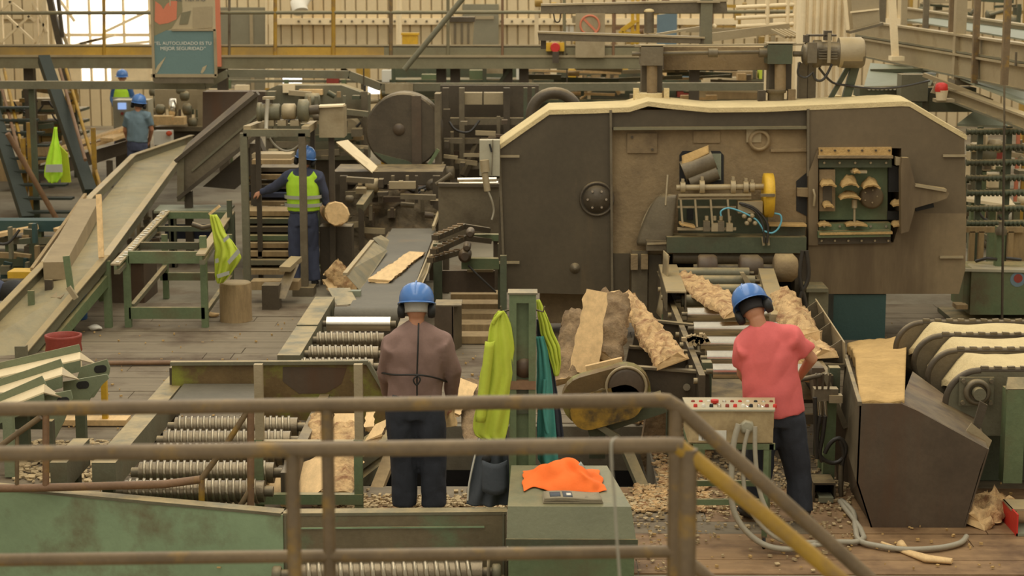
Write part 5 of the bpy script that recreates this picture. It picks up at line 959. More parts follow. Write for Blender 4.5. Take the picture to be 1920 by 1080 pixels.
for pix in ([(418, 448), (428, 440), (430, 446), (420, 455)], [(426, 490), (446, 466), (450, 474), (430, 496)], [(406, 515), (430, 508), (430, 515), (408, 522)], [(403, 486), (409, 484), (410, 492), (404, 494)]): MB().pp(pix, 20.6, .01).build('reflective_band', m_refl, o)
t = thing('table_hook', 'wooden peg and dark chain holding the hi-vis jacket', 'peg', at(398, 400, 21)); MB().bar(at(392, 402, 20.9), at(412, 386, 20.9), .03, .03).build('peg', m_wood, t); MB().tube([at(360, 420, 20.9), at(380, 427, 20.9), at(398, 424, 20.85)], .03, 8).build('chain', m_dark, t)
# stump
g_ = gz(443, 602); t = thing('stump', 'upright debarked log stump standing on the floor by the green table', 'stump', g_)
st = MB().lathe(V((g_.x, g_.y, .005)), Z, [(.19, 0), (.185, .03), (.18, .2), (.182, .4), (.175, .445)], 22); st.jit(.012, 6); st.build('trunk', m_woodo, t); MB().lathe(V((g_.x, g_.y, .446)), Z, [(.17, 0), (.165, .012), (.0, .013)], 22).jit(.01, 6).build('cut_top', m_cant, t)
# red topped drum
g_ = gz(121, 690); t = thing('drum', 'white drum with a rusty red rim on top', 'drum', V((g_.x, g_.y, 0))); MB().lathe(V((g_.x, g_.y, .005)), Z, [(.175, 0), (.175, .17)], 24).build('body', m_creamd, t); MB().lathe(V((g_.x, g_.y, .175)), Z, [(.182, 0), (.185, .01), (.175, .08), (.187, .15), (.187, .17), (.165, .17), (.165, .1)], 24).build('rim', m_redd, t)
# cut-off saw
t = thing('cutoff_saw', 'cut-off saw with an orange guard and round dark base beside the chute', 'saw', gz(50, 612)); Y = 20.5
MB().lathe(gz(38, 606, .01)+Z*.0, Z, [(.14, .0), (.15, .03), (.12, .07), (.0, .09)], 20).build('base', m_dark, t); MB().ell(at(28, 548, Y), (.2, .14, .14)).build('motor', m_black, t); MB().ell(at(-2, 545, Y), (.1, .1, .12)).build('motor_cover', m_navyj, t)
MB().tube([at(52+18*math.cos(a_), 572-24*math.sin(a_), Y-.1) for a_ in [math.pi*(1-i/10) for i in range(11)]], .045, 10, True, .5).build('guard', m_orange, t)
MB().tube([at(48+17*math.cos(a_), 574-26*math.sin(a_), Y+.02) for a_ in [math.pi*(1-i/10) for i in range(11)]], .035, 8).build('guard', m_red, t)
MB().lathe(at(78, 572, Y-.1), X, [(.03, -.04), (.11, -.04), (.11, .04), (.03, .05)], 20).build('blade_hub', m_dark, t); MB().cyl(at(90, 570, Y-.1), at(106, 556, Y-.05), .04, 10).build('handle', m_dark, t); MB().sb(5, 550, 20, 598, Y, .1).build('column', m_black, t); MB().sb(30, 575, 46, 605, Y, .1).build('column', m_dark, t)
solo('yellow_case', 'yellow plastic case lying beyond the cut-off saw', 'case', MB().sb(14, 510, 62, 522, 21.6, .3), m_yellow)
# V bracket conveyor at far left
t = thing('bracket_conveyor', 'green conveyor of three pale-lined channel arms with slotted end plates', 'conveyor', at(80, 850, 15.2))
for (a, b, Yk, yp) in (((-60, 722), (150, 676), 15.9, 0), ((-60, 760), (116, 705), 15.2, 0), ((-60, 795), (82, 738), 14.6, 0)):
    p, q = at(*a, Yk), at(*b, Yk)
    MB().prism([p, q, q-Z*.1, p-Z*.1], (0, .02, 0)).build('channel_web', m_greenl, t); MB().prism([p+YY*.01, q+YY*.01, q+V((-.05, .22, .02)), p+V((-.05, .22, .02))], (0, 0, .012)).build('channel_lining', m_creamd, t); MB().prism([q, q+V((-.05, .22, .02)), q+V((.12, .1, -.06))], (0, 0, .01)).build('end_tip', m_galv, t)
    MB().bar(p+V((0, .23, .05)), q+V((-.05, .23, .05)), .02, .1).build('back_flange', m_greenl, t)
def slotted(pix, Yk, hx, hy, nm='end_plate'):
    e = MB().pp(pix, Yk, .025).build(nm, m_greenl, t); s_ = MB().pp(stadium(hx-12, hx+12, hy, 14, -.1), Yk-.004, .01); s_.build('slot', m_black, e)
slotted([(152, 688), (200, 674), (206, 690), (204, 702), (176, 745), (152, 750), (140, 720)], 15.7, 188, 692); slotted([(118, 716), (200, 702), (204, 710), (172, 740), (165, 758), (120, 758)], 15.35, 155, 722); slotted([(82, 742), (132, 732), (136, 748), (120, 790), (100, 830), (84, 830)], 14.7, 118, 752)
for px, y0_, y1_, Yk, mt in ((152, 756, 836, 15.3, m_greend), (18, 760, 890, 14.3, m_greenl), (92, 790, 870, 14.4, m_greend), (46, 775, 860, 14.8, m_greend)): MB().bx(at(px-9, y1_, Yk).x, at(px+9, y1_, Yk).x, Yk, Yk+.08, .02, at(px, y0_, Yk).z).build('leg', mt, t)
MB().bx(at(-40, 840, 14.9).x, at(100, 840, 14.9).x, 14.95, 15.0, .25, .55).build('frame_plate', m_greend, t)
g_ = gz(197, 800); solo('yellow_post', 'short yellow steel post standing behind the slotted end plates', 'post', MB().bx(g_.x-.025, g_.x+.025, g_.y, g_.y+.05, .02, at(197, 714, g_.y).z), m_yellow)
t = thing('rusty_frame', 'rusty sheet frame around a dark opening beside the infeed beam', 'frame', gz(255, 850)); g_ = gz(250, 830); MB().prism([at(212, 840, 14.6), at(240, 800, 14.9), at(310, 797, 14.9), at(310, 803, 14.9), at(244, 808, 14.9), at(222, 842, 14.6)], (0, .1, 0)).build('frame', m_redd, t); MB().sb(226, 806, 305, 850, 15.0, .02).build('opening', m_pit, t); MB().sb(228, 812, 252, 824, 14.9, .05).build('latch', m_grey, t)
solo('floor_sill', 'long yellow timber sill on the floor behind the rusty frame', 'timber', MB().bx(gz(100, 805).x, gz(235, 805).x, 16.0, 16.2, .02, .07), m_wood)
solo('floor_pipe', 'thin brown pipe lying on the floor behind the patinated hood', 'pipe', MB().cyl(gz(200, 681, .04), gz(328, 680, .04), .025, 8), m_piper)
# far-left beams and lumber behind the cut-off saw
t = thing('steel_rack', 'teal-grey steel beam rack with a green frame behind the cut-off saw', 'rack', at(60, 520, 24.5)); Y = 24.6
for (r, mt) in (((-60, 414, 135, 434), m_tealdk), ((-60, 446, 110, 458), m_steelg), ((-60, 472, 70, 500), m_greend), ((-60, 502, 70, 514), m_green)): MB().sb(*r, Y, .3).build('beam', mt, t)
for px in (10, 62): MB().bx(at(px, 520, Y).x, at(px, 520, Y).x+.12, Y+.05, Y+.2, .005, at(px, 420, Y).z).build('post', m_green, t)
MB().sb(46, 462, 102, 515, Y-.1, .25).build('dark_box', m_dark, t)
solo('leaning_board', 'pale board lying slanted on the teal-grey beam rack', 'board', MB().bar(at(-40, 448, 24.4), at(72, 424, 24.6), .2, .05), m_wood)
solo('short_offcut', 'short pale offcut lying near the chute rim by the beam rack', 'board', MB().bar(at(104, 432, 24.3), at(122, 426, 24.4), .1, .05), m_wood)
t = thing('storage_shelf', 'low open shelf behind the ribbed rack holding stored items', 'shelf', at(1850, 420, 27.6))
for y in (354, 412): MB().sb(1808, y, 1925, y+4, 27.35, .5).build('shelf_board', m_greend, t)
for px in (1808, 1920): MB().bx(at(px, 420, 27.4).x, at(px, 420, 27.4).x+.08, 27.4, 27.5, .005, at(px, 300, 27.4).z).build('post', m_greend, t)
MB().sb(1864, 299, 1925, 303, 27.35, .4).build('shelf_board', m_greend, t)
# more of the crowded background: pipes, boxes and small machines
random.seed(21)
t = thing('sorting_line', 'distant crowded sorting line of rollers and frames beyond the wheel housing', 'machine', at(620, 300, 36)); Y = 38
for i in range(14): px = 430+i*22; MB().cyl(at(px, 172+(i*7) % 22, Y), at(px+16, 170+(i*7) % 22, Y), .06+.01*(i % 3), 10).build('roller', [m_galv, m_steelg, m_steel][i % 3], t)
for i in range(9): px = 425+i*36; MB().bx(at(px, 250, Y).x, at(px, 250, Y).x+.09, Y+.1, Y+.2, .005, at(px, 150+(i % 3)*8, Y).z).build('upright', [m_green, m_steel, m_pipey][i % 3], t)
for y in (150, 186, 214): MB().sb(420, y, 740, y+5, Y+.15, .1).build('rail', m_green if y == 186 else m_steelg, t)
t = thing('pipe_bank', 'bank of brown pipes behind the far machine column', 'pipes', at(400, 300, 40))
for i in range(7): px = 300+i*17; MB().cyl(V((at(px, 200, 40).x, 40, .005)), at(px+(i % 2)*6, 140-6*(i % 3), 40), .05, 8).build('pipe', [m_steel, m_galv, m_brownhop][i % 3], t)
for i, (x, y, w_, h, mt, l) in enumerate(((440, 176, 26, 16, m_creamd, 'cream motor box on the distant line, beside the portal motor'), (612, 150, 22, 12, m_redd, 'dark red box on the distant line, over the green casing'), (668, 140, 24, 14, m_kick, 'yellow box on the distant line, close to the hanging rod'), (716, 146, 20, 14, m_white, 'white box on the distant line, above the wheel housing'))): solo('machine_box', l, 'box', MB().sb(x, y-h, x+w_, y+8, 37.9, .3), mt)
# crowded machinery in the distance: each cluster is one machine with its own frame, rollers, pipes and boxes
def cluster(nm, label, cat, x0_, y0_, x1_, y1_, Ya, Yb, n, seed, pal, foot=True):
    rs = random.Random(seed); t = thing(nm, label, cat, at((x0_+x1_)/2, y1_, Ya))
    for i in range(n):
        Yk = rs.uniform(Ya, Yb); x = rs.uniform(x0_, x1_); y = rs.uniform(y0_, y1_); k = rs.random(); mt = rs.choice(pal); q = (x1_-x0_)
        if k < .3: w_ = rs.uniform(.12, .4)*q; MB().bar(at(max(x0_, x-w_/2), y, Yk), at(min(x1_, x+w_/2), y+rs.uniform(-6, 6), Yk), rs.uniform(.05, .12), rs.uniform(.04, .1)).build('rail', mt, t)
        elif k < .5: h = rs.uniform(15, 60); MB().sb(x-rs.uniform(2, 4), max(y0_, y-h/2), x+rs.uniform(2, 4), min(y1_, y+h/2), Yk, .1).build('upright', mt, t)
        elif k < .72: w_ = rs.uniform(6, 22); h = rs.uniform(5, 16); MB().sb(x-w_/2, y-h/2, x+w_/2, y+h/2, Yk, rs.uniform(.1, .3)).build('housing_box', mt, t)
        elif k < .86: c = at(x, y, Yk); r = rs.uniform(.04, .13); MB().lathe(c-X*.1, X, [(r*.6, 0), (r, .015), (r, .02+1.5*r), (r*.6, .04+1.5*r)], 12).build('drum', mt, t)
        elif k < .94: a = at(x, y, Yk); b = at(x+rs.uniform(-30, 30), y+rs.uniform(-25, 25), Yk); MB().cyl(a, b, rs.uniform(.02, .05), 8).build('pipe', mt, t)
        else: a = at(x, y, Yk); MB().tube([a, a+V((.1, -.05, -.12)), a+V((.3, -.05, -.15)), a+V((.45, 0, .02))], .018, 6).build('hose', m_bhose, t)
    if foot:
        for px in (x0_+6, x1_-6): p = at(px, y1_, Yb); MB().bx(p.x-.05, p.x+.05, Yb, Yb+.1, .005, max(.2, at(px, y0_, Yb).z)).build('upright', pal[0], t)
    return t
P1 = [m_steel, m_galv, m_steelg, m_greend, m_woodo]; P2 = [m_dark, m_steel, m_brownhop, m_steel, m_galv]; P3 = [m_greend, m_steel, m_woodo, m_dark, m_kick]; P4 = [m_steelg, m_wood, m_greend, m_creamd, m_steel, m_galv]
cluster('planer_line', 'far dusty planer line with drums and pipes beyond the slate-blue worker', 'machine', 288, 158, 470, 258, 38.2, 41, 46, 3, P4)
cluster('resaw_machine', 'grimy far resaw machine between the portal motor and the wheel housing', 'machine', 500, 172, 690, 300, 28.3, 28.9, 40, 4, P1)
cluster('stacker_frame', 'far green and yellow stacker frame behind the steep stair', 'machine', -20, 165, 150, 330, 34.6, 36, 44, 5, P3)
cluster('debarker_frame', 'dark jumble of frames behind the grey boxes of the box rack', 'machine', 832, 205, 1000, 325, 27.2, 27.9, 30, 6, P2)
cluster('carriage_gear', 'greasy hoses, clamps and rails piled on the dark log carriage', 'machine', 640, 330, 825, 470, 24.9, 25.5, 44, 7, P2)
cluster('rack_machinery', 'far machinery parts seen through the ribbed rack bars', 'machine', 1815, 250, 1930, 470, 25.0, 26.8, 40, 8, P4)
cluster('transfer_deck', 'dark transfer deck of rails and slats behind the portal stand', 'conveyor', 458, 385, 600, 520, 24.9, 25.6, 34, 9, [m_greend, m_dark, m_steel, m_woodo, m_green])
cluster('saw_bench', 'cluttered bench of steel parts beside the cut-off saw and chute', 'bench', -30, 420, 70, 520, 23.3, 24.0, 22, 10, [m_greend, m_steelg, m_tealdk, m_woodo])
cluster('edger_line', 'long crowded edger line under the walkway behind the saw housing', 'machine', 990, 125, 1440, 186, 35.2, 36.4, 60, 11, P4)
cluster('wall_rack', 'pipes and panels stored along the wall behind the overhead arms', 'rack', 1000, -10, 1490, 90, 44.5, 46.5, 46, 12, [m_creamd, m_galv, m_kick, m_steelg, m_piper])
cluster('upper_gallery', 'yellow rails and grey cases behind the overhead conveyor posts', 'rack', 1700, -10, 1930, 45, 36, 38, 30, 13, [m_kick, m_steelg, m_galv, m_greend])
cluster('offbear_table', 'low dark offbear table between the timber chute and the green table', 'table', 225, 395, 300, 470, 27, 28, 18, 14, P2)
# ================================================================ walkways at the back
Y = 34.0; t = thing('steel_walkway', 'long steel walkway with a yellow kick plate and thin handrail at the back', 'walkway', at(600, 353, 34.5))
def hb(nm, x0_, x1_, y0_, y1_, Yk, d, mt, par=None): return MB().sb(x0_, y0_, x1_, y1_, Yk, d).build(nm, mt, par or t)
hb('kick_plate', -420, 505, 87, 104, Y, .03, m_kick); hb('kick_plate', 505, 720, 87, 104, Y, .03, m_kick); hb('kick_plate', 720, 1200, 87, 104, Y, .03, m_walkb)
hb('deck_beam', -420, 1500, 106, 128, Y-.05, .12, m_walkb); hb('deck_lip', -420, 1500, 104, 107, Y-.08, .2, m_galv); hb('deck', -420, 1500, 105, 108, Y+.1, 1.3, m_steelg); hb('toe_strip', -420, 1200, 84, 88, Y, .06, m_galv)
MB().cyl(at(-420, 25, Y), at(1500, 22, Y), .035, 10).build('handrail', m_walkb, t)
for px, mt, r in ((195, m_pipey, .03), (516, m_pipey, .035), (625, m_pipey, .04), (733, m_pipe, .035), (840, m_walkb, .03), (942, m_piper, .025), (1058, m_walkb, .03), (1150, m_piper, .025), (430, m_steel, .025)): MB().cyl(at(px, 110, Y), at(px, -40, Y), r, 8).build('post', mt, t)
for px in (60, 420, 828, 854, 952, 982, 1300): MB().bx(at(px-9, 300, Y+.3).x, at(px+9, 300, Y+.3).x, Y+.3, Y+.5, .005, at(px, 118, Y+.3).z).build('column', m_dark, t)
for a, b in (((640, 128), (700, 160)), ((955, 130), (925, 170))): MB().bar(at(*a, Y+.3), at(*b, Y+.3), .06, .06).build('brace', m_greend, t)
MB().sb(403, -30, 414, 124, 29.9, .08).build('x', m_orange) if False else None
MB().sb(404, -40, 413, 125, 33.9, .05).build('post', m_signo, t, label='orange painted post')
Y = 30.0; t = thing('pipe_duct', 'grey channel beam with two bends running below the walkway', 'duct', at(560, 200, 30))
P = [(-420, 158), (386, 160), (428, 137), (655, 140), (714, 163), (1000, 163), (1500, 162)]
for a, b in zip(P, P[1:]): MB().bar(at(*a, Y), at(*b, Y), .12, .125).build('channel', m_steelg, t)
hb('joint_plate', 722, 774, 158, 176, Y-.1, .05, m_galv)
for px in (62, 836, 1052, 1440): MB().bx(at(px-5, 300, Y).x, at(px+5, 300, Y).x, Y+.06, Y+.14, .005, at(px, 160, Y).z).build('hanger_post', m_greend, t)
for px in (905, 940, 975, 1010, 880): c = at(px, 172, Y-.02); MB().cyl(c, c-YY*.08, .05, 8).build('hanger_bolt', m_steelg, t)
for x, y0_, y1_ in ((682, 128, 235), (1063, 100, 180)): solo('hanging_rod', 'thin dark rod hanging beside the '+('wheel housing' if x < 700 else 'red stop button'), 'rod', MB().cyl(at(x, y0_, 29.8 if x < 700 else 33.97), at(x, y1_, 29.8 if x < 700 else 33.97), .012, 6), m_dark)
solo('leaning_pole', 'long grey pole slanting across the walkway and wall at the back', 'pole', MB().cyl(at(885, -24, 29.5), at(758, 131, 29.5), .045, 10), m_steelg)
# banner
Y = 29.6; t = thing('safety_banner', 'framed teal and beige safety banner with white lettering over an orange drawing', 'banner', at(345, 145, Y))
MB().sb(286, -40, 404, 142, Y, .02).build('backing', m_signt, t); MB().sb(290, 57, 401, 140, Y-.006, .005).build('teal_panel', m_signd, t)
for r in ((283, -40, 288, 145), (401, 55, 406, 143), (283, 139, 406, 145), (322, 54, 404, 58)): MB().sb(*r, Y-.03, .04).build('frame_bar', m_galv, t)
MB().sb(288, 143, 400, 156, Y-.01, .05).build('lower_bar', m_steel, t)
MB().pp([(286, -10), (340, -10), (342, 20), (322, 52), (288, 68)], Y-.008, .003).build('olive_print', m_signg, t); MB().pp([(291, 2), (302, 10), (306, 18), (312, 8), (320, 2), (332, 2), (331, 36), (316, 43), (299, 46), (290, 40)], Y-.012, .003).build('orange_print', m_signo, t)
MB().pp([(340, 24), (358, 20), (352, 45), (336, 46)], Y-.01, .003).build('grey_print', m_walkb, t); MB().pp([(362, 14), (398, 12), (398, 52), (362, 54)], Y-.01, .003).build('brown_print', m_galv, t)
MB().pp([(289, 136), (296, 122), (311, 106), (306, 116), (294, 138)], Y-.012, .004).build('torn_strip', m_signt, t); MB().pp([(376, 136), (380, 126), (388, 122), (384, 132), (379, 138)], Y-.012, .004).build('torn_strip', m_signt, t)
def text(nm, s_, px, py, Yk, wpx, mt, par):
    c = bpy.data.curves.new(nm, 'FONT'); c.body = s_; c.align_x = 'CENTER'; c.size = 1; c.extrude = .004
    tmp = bpy.data.objects.new('tmp', c); COL.objects.link(tmp); me = bpy.data.meshes.new_from_object(tmp.evaluated_get(bpy.context.evaluated_depsgraph_get())); bpy.data.objects.remove(tmp)
    xs = [v.co.x for v in me.vertices]; k = wpx*Yk/3500/(max(xs)-min(xs)); p = at(px, py, Yk)-OFF[par.name]
    for v in me.vertices: v.co = V((v.co.x*k, -v.co.z*k, v.co.y*k*.95))+p
    me.materials.clear(); me.materials.append(mt); o = bpy.data.objects.new(nm, me); COL.objects.link(o); o.parent = par; return o
text('lettering', '“EL AUTOCUIDADO ES TU', 343, 84, Y-.014, 106, m_white, t); text('lettering', 'MEJOR SEGURIDAD”', 343, 94, Y-.014, 84, m_white, t)
text('lettering', 'EL TIEMPO', 358, 2, Y-.014, 54, m_grey, t); text('lettering', 'I', 319, 11, Y-.016, 2, m_signt, t)
# ================================================================ far wall things
Y = 47.6
def wallbox(nm, label, cat, rects, mts, Yk=47.75, d=.25, grp=None, pnames=None):
    t = thing(nm, label, cat, at((rects[0][0]+rects[0][2])/2, rects[0][3], Yk), grp); t['kind'] = 'structure'; del t['category']
    for i, (r, m_) in enumerate(zip(rects, mts)): MB().sb(*r, Yk-.03*i, d).build((pnames or ['panel']*9)[i], m_, t)
    return t
wallbox('door_1', 'dull grey metal door panel in the cream wall behind the walkway', 'door', [(416, 14, 500, 240), (470, 20, 476, 240)], [m_warm, m_galv], pnames=['leaf', 'rib'])
wallbox('door_2', 'grey sliding door panel behind the dusty bin on the walkway', 'door', [(868, 8, 935, 240), (880, 30, 926, 36)], [m_warm, m_galv], pnames=['leaf', 'rail'])
t = thing('lattice_column', 'cream steel lattice column against the wall near the bright opening', 'column', at(45, 250, 45)); Y = 45
for px in (2, 68, 86): MB().bx(at(px-4, 80, Y).x, at(px+4, 80, Y).x, Y, Y+.12, .005, at(px, -50, Y).z).build('chord', m_creamd, t)
for a, b in (((2, 80), (66, 20)), ((2, 20), (66, 80)), ((2, 20), (66, -40)), ((2, -10), (66, 40)), ((60, 0), (88, 60)), ((70, 85), (90, 20))): MB().bar(at(*a, Y), at(*b, Y), .08, .05).build('lacing', m_creamd, t)
for a, b, wd in (((92, -10), (130, 165), .14), ((108, -10), (118, 70), .08)): solo('dark_raker', 'dark slanting steel raker in front of the bright opening, '+('long' if wd > .1 else 'short')+' one', 'strut', MB().bar(at(*a, 44), at(*b, 44), wd, wd), m_dark, 'dark rakers')
for px, w_, l in ((509, 10, 'wide cream pipe running down the wall'), (500, 5, 'slim cream pipe beside the wide wall pipe'), (748, 11, 'cream stanchion on the wall beside the yellow box')): solo('wall_pipe', l, 'pipe', MB().cyl(at(px, -60, 47.2), at(px, 250, 47.2), w_*.0067, 10), m_creamd)
solo('duct_elbow', 'white round duct elbow at the top of the cream wall', 'duct', MB().tube([at(563, 22, 46.5), at(560, 8, 46.6), at(570, -8, 46.8), at(590, -20, 47)], .2, 14), m_white)
t = thing('yellow_box', 'small yellow box standing on the walkway deck', 'box', at(770, 84, 34.8)); MB().sb(754, 64, 783, 83, 34.8, .25).build('body', m_yellow, t); MB().sb(752, 62, 785, 66, 34.78, .28).build('lid', m_yellow, t)
t = thing('waste_bin', 'dusty grey bin with a dark lid on the walkway deck', 'bin', at(864, 84, 34.7)); MB().pp([(842, 40), (888, 40), (885, 84), (846, 84)], 34.7, .4).build('body', m_galv, t); MB().sb(840, 32, 890, 41, 34.65, .45).build('lid', m_dark, t)
for x in (853, 866, 878): MB().sb(x-2, 44, x+2, 82, 34.68, .03).build('rib', m_steel, t)
t = thing('stop_button', 'yellow and red emergency stop button on the walkway beam', 'button', at(1040, 105, 33.6)); MB().sb(1024, 80, 1058, 96, 33.86, .14).build('box', m_yellow, t); MB().lathe(at(1041, 89, 33.86), -YY, [(.07, 0), (.07, .03), (.09, .04), (.08, .08)], 14).build('button', m_red, t); MB().sb(1036, 97, 1048, 118, 33.7, .1).build('bracket', m_dark, t)
t = thing('prohibition_sign', 'faded sign board with a red prohibition ring', 'sign', at(1107, 110, 33.86)); MB().sb(1079, 24, 1134, 108, 33.86, .04).build('board', m_galv, t)
c = at(1106, 47, 33.86); MB().tube([c-YY*.004+V((math.cos(a_)*.17, 0, math.sin(a_)*.17)) for a_ in [math.pi*i/16 for i in range(33)]], .018, 10).build('red_ring', m_signo, t); MB().bar(c+V((-.11, -.006, .11)), c+V((.11, -.006, -.11)), .012, .04).build('red_bar', m_signo, t)
t = thing('paper_notice', 'small white notice on the cream wall beside the prohibition sign', 'notice', at(1066, 62, 47.96)); MB().sb(1057, 40, 1076, 60, 47.96, .05).build('sheet', m_white, t); MB().sb(1066, 40, 1068, 60, 47.94, .03).build('fold', m_galv, t)
t = thing('yellow_ladder', 'yellow steel ladder with struts at the back wall', 'ladder', at(1180, 110, 44)); Y = 44
for px in (1186, 1196): MB().bx(at(px-3, 60, Y).x, at(px+3, 60, Y).x, Y, Y+.1, .005, at(px, 0, Y).z).build('stile', m_yellow, t)
for y in (20, 40, 60, 80): MB().bar(at(1184, y, Y), at(1198, y, Y), .05, .05).build('rung', m_yellow, t)
for a, b in (((1165, 58), (1190, 40)), ((1160, 62), (1200, 66))): MB().bar(at(*a, Y), at(*b, Y), .1, .1).build('strut', m_yellow, t)
solo('wall_post', 'rusty brown post by the yellow ladder', 'post', MB().sb(1148, 24, 1154, 268, 43, .1), m_piper)
solo('plastic_sheet', 'tall blue-grey plastic sheet standing behind the overhead saw arms', 'sheet', MB().pp([(1232, 28), (1270, 24), (1264, 269), (1232, 269)], 43, .08), m_bluesh)
# dark wheel housing, frames behind the saw
Y = 27.0; t = thing('wheel_housing', 'round dark brown wheel housing left of the big saw housing', 'machine', at(755, 330, 27.2)); c = at(757, 246, Y)
MB().lathe(c+YY*.5, -YY, [(.545, 0), (.555, .03), (.555, .47), (.53, .5), (.0, .5)], 40, False).build('disc_case', m_dark, t); MB().sb(772, 180, 790, 314, Y-.03, .05).build('cover_strip', m_brownhop, t); MB().lathe(at(748, 243, Y), -YY, [(.09, 0), (.08, .02), (.0, .025)], 18).build('boss', m_brownhop, t)
MB().sb(815, 176, 826, 318, Y-.02, .4).build('edge_post', m_steel, t); MB().sb(735, 310, 830, 325, Y+.05, .5).build('foot', m_steel, t); MB().bar(at(822, 280, Y-.1), at(800, 316, Y-.1), .05, .05).build('stay', m_green, t); p_ = at(700, 330, Y); MB().bx(p_.x, p_.x+.8, Y+.1, Y+.5, .005, p_.z).build('pedestal', m_dark, t)
MB().pp([(700, 285), (730, 310), (790, 314), (760, 300), (740, 296)], Y-.01, .01).build('green_patch', m_greend, t)
Y = 28.2; t = thing('box_rack', 'tall dark steel frame with grey boxes between wheel housing and saw housing', 'frame', at(880, 330, 28.4))
for px, w_, mt in ((836, 12, m_dark), (866, 10, m_steel), (950, 12, m_dark), (985, 7, m_greend), (1000, 6, m_greend)): MB().bx(at(px-w_/2, 250, Y).x, at(px+w_/2, 250, Y).x, Y, Y+.15, .005, at(px, 165, Y).z).build('post', mt, t)
for y, h in ((228, 12), (265, 9), (290, 12), (312, 10)): MB().sb(830, y-h/2, 1010, y+h/2, Y+.1, .2).build('cross_beam', m_steel if y != 290 else m_brownhop, t)
for x in (886, 925): MB().sb(x-18, 174, x+18, 196, Y+.15, .2).build('grey_box', m_galv, t)
MB().sb(826, 248, 850, 310, Y-.2, .2).build('side_box', m_steel, t); MB().sb(826, 160, 1010, 335, Y+.7, .1).build('back_plate', m_dark, t); MB().bar(at(868, 330, Y-.1), at(900, 260, Y+.2), .08, .08).build('diagonal', m_dark, t)
solo('wheel_arch', 'dark curved wheel arch rising behind the dusty top of the saw housing', 'guard', MB().tube([at(1040+44*math.cos(a_), 218-44*math.sin(a_), 26) for a_ in [math.pi*i/14 for i in range(15)]]+[V((at(996, 218, 26).x, 26, .02))], .08, 10), m_dark)
# incline conveyor
Y = 25.2; t = thing('incline_conveyor', 'dark brown inclined conveyor side rising behind the green tables', 'conveyor', at(400, 370, 25.6))
MB().pp([(332, 302), (482, 176), (484, 250), (440, 282), (334, 372)], Y, .04).build('side_plate', m_steel, t); MB().bar(at(330, 302, Y-.05), at(484, 175, Y-.05), .16, .05).build('flange', m_dark, t); MB().bar(at(334, 372, Y-.03), at(484, 252, Y-.03), .1, .05).build('flange', m_dark, t)
MB().bar(at(360, 320, Y-.02), at(484, 214, Y-.02), .03, .03).build('rib', m_steelg, t); MB().prism([at(332, 304, Y+.1), at(482, 180, Y+.1), at(470, 168, Y+.9), at(352, 268, Y+.9)], (0, 0, -.05)).build('bed', m_brownhop, t); MB().pp([(332, 300), (345, 290), (345, 378), (332, 378)], Y-.05, .1).build('end_plate', m_steelg, t)
for px, y0_ in ((345, 380), (470, 290)): MB().bx(at(px, 400, Y).x, at(px, 400, Y).x+.1, Y+.06, Y+.16, .005, at(px, y0_-20, Y).z).build('leg', m_dark, t)
MB().pp([(380, 350), (484, 262), (500, 300), (440, 355)], Y+.3, .3).build('underframe', m_dark, t)
for y, l in ((293, 'pale board lying across behind the portal stand, upper'), (304, 'pale board lying across behind the portal stand, lower')): solo('pale_board', l, 'board', MB().sb(472, y-4, 546, y+4, 25.0-.2*(y > 300), .4), m_woodo if y > 300 else m_galv)
t = thing('board_stack', 'dark rack of boards behind the vest-wearing worker', 'rack', at(510, 380, 26)); 
for i, (y, mt) in enumerate(((318, m_dark), (332, m_woodo), (350, m_dark), (366, m_navyj), (382, m_woodo))): MB().sb(455+3*i, y-4, 560, y+4, 26-.1*i, .6).build('board', mt, t)
for px in (462, 552): MB().bx(at(px, 400, 26.7).x, at(px, 400, 26.7).x+.1, 26.7, 26.8, .005, at(px, 312, 26.7).z).build('post', m_dark, t)
# steep stair, left
t = thing('steel_stair', 'steep dark green steel stair with yellow handrails', 'stair', at(110, 410, 30))
S0, S1 = at(52, 412, 29.6), at(-22, 180, 32.0); S2, S3 = at(170, 362, 30.2), at(82, 110, 33.2)
for a, b in ((S0, S1), (S2, S3)): MB().bar(a, b, .2, .16).build('stringer', m_stair, t)
for i in range(9): k = .06+i*.105; a = S0.lerp(S1, k); b = S2.lerp(S3, k+.0); b = V((b.x, a.y+.1, a.z)); MB().bar(a, V((b.x, a.y, a.z)), .22, .035).build('tread', m_stair, t)
for a, b in (((50, 315), (8, 130)), ((40, 300), (-4, 140)), ((188, 348), (124, 130)), ((160, 300), (112, 130))): MB().cyl(at(*a, 30.3), at(*b, 33), .03, 8).build('handrail', m_pipey if a[0] in (50, 188) else m_piper, t)
for px, y0_, y1_ in ((56, 230, 340), (176, 240, 360), (44, 260, 330)): MB().bx(at(px-4, 300, 30.6).x, at(px+4, 300, 30.6).x, 30.6, 30.66, .02, at(px, y0_, 30.6).z).build('baluster', m_pipey, t)
solo('leaning_prop', 'pinkish brown pole leaning in front of the steep green stair', 'pole', MB().cyl(at(14, 250, 28.9), gz(108, 414, .03), .045, 8), m_piper)
hanging('hi_vis_jacket', 'hi-vis green jacket with a silver band hung on the steep stair', 'jacket', [(238, 102, 107), (258, 99, 109), (275, 94, 112), (300, 88, 116), (318, 84, 118), (330, 84, 117), (342, 92, 108)], 29.4, .08, m_lime2, 2, .03)
o = bpy.data.objects['hi_vis_jacket.001']; OFF[o.name] = o.location.copy(); MB().pp([(86, 309), (116, 308), (117, 323), (85, 323)], 29.22, .02).build('reflective_band', m_refl, o); MB().pp([(108, 270), (126, 288), (132, 342), (114, 342)], 29.5, .06).build('shaded_side', m_limed, o)
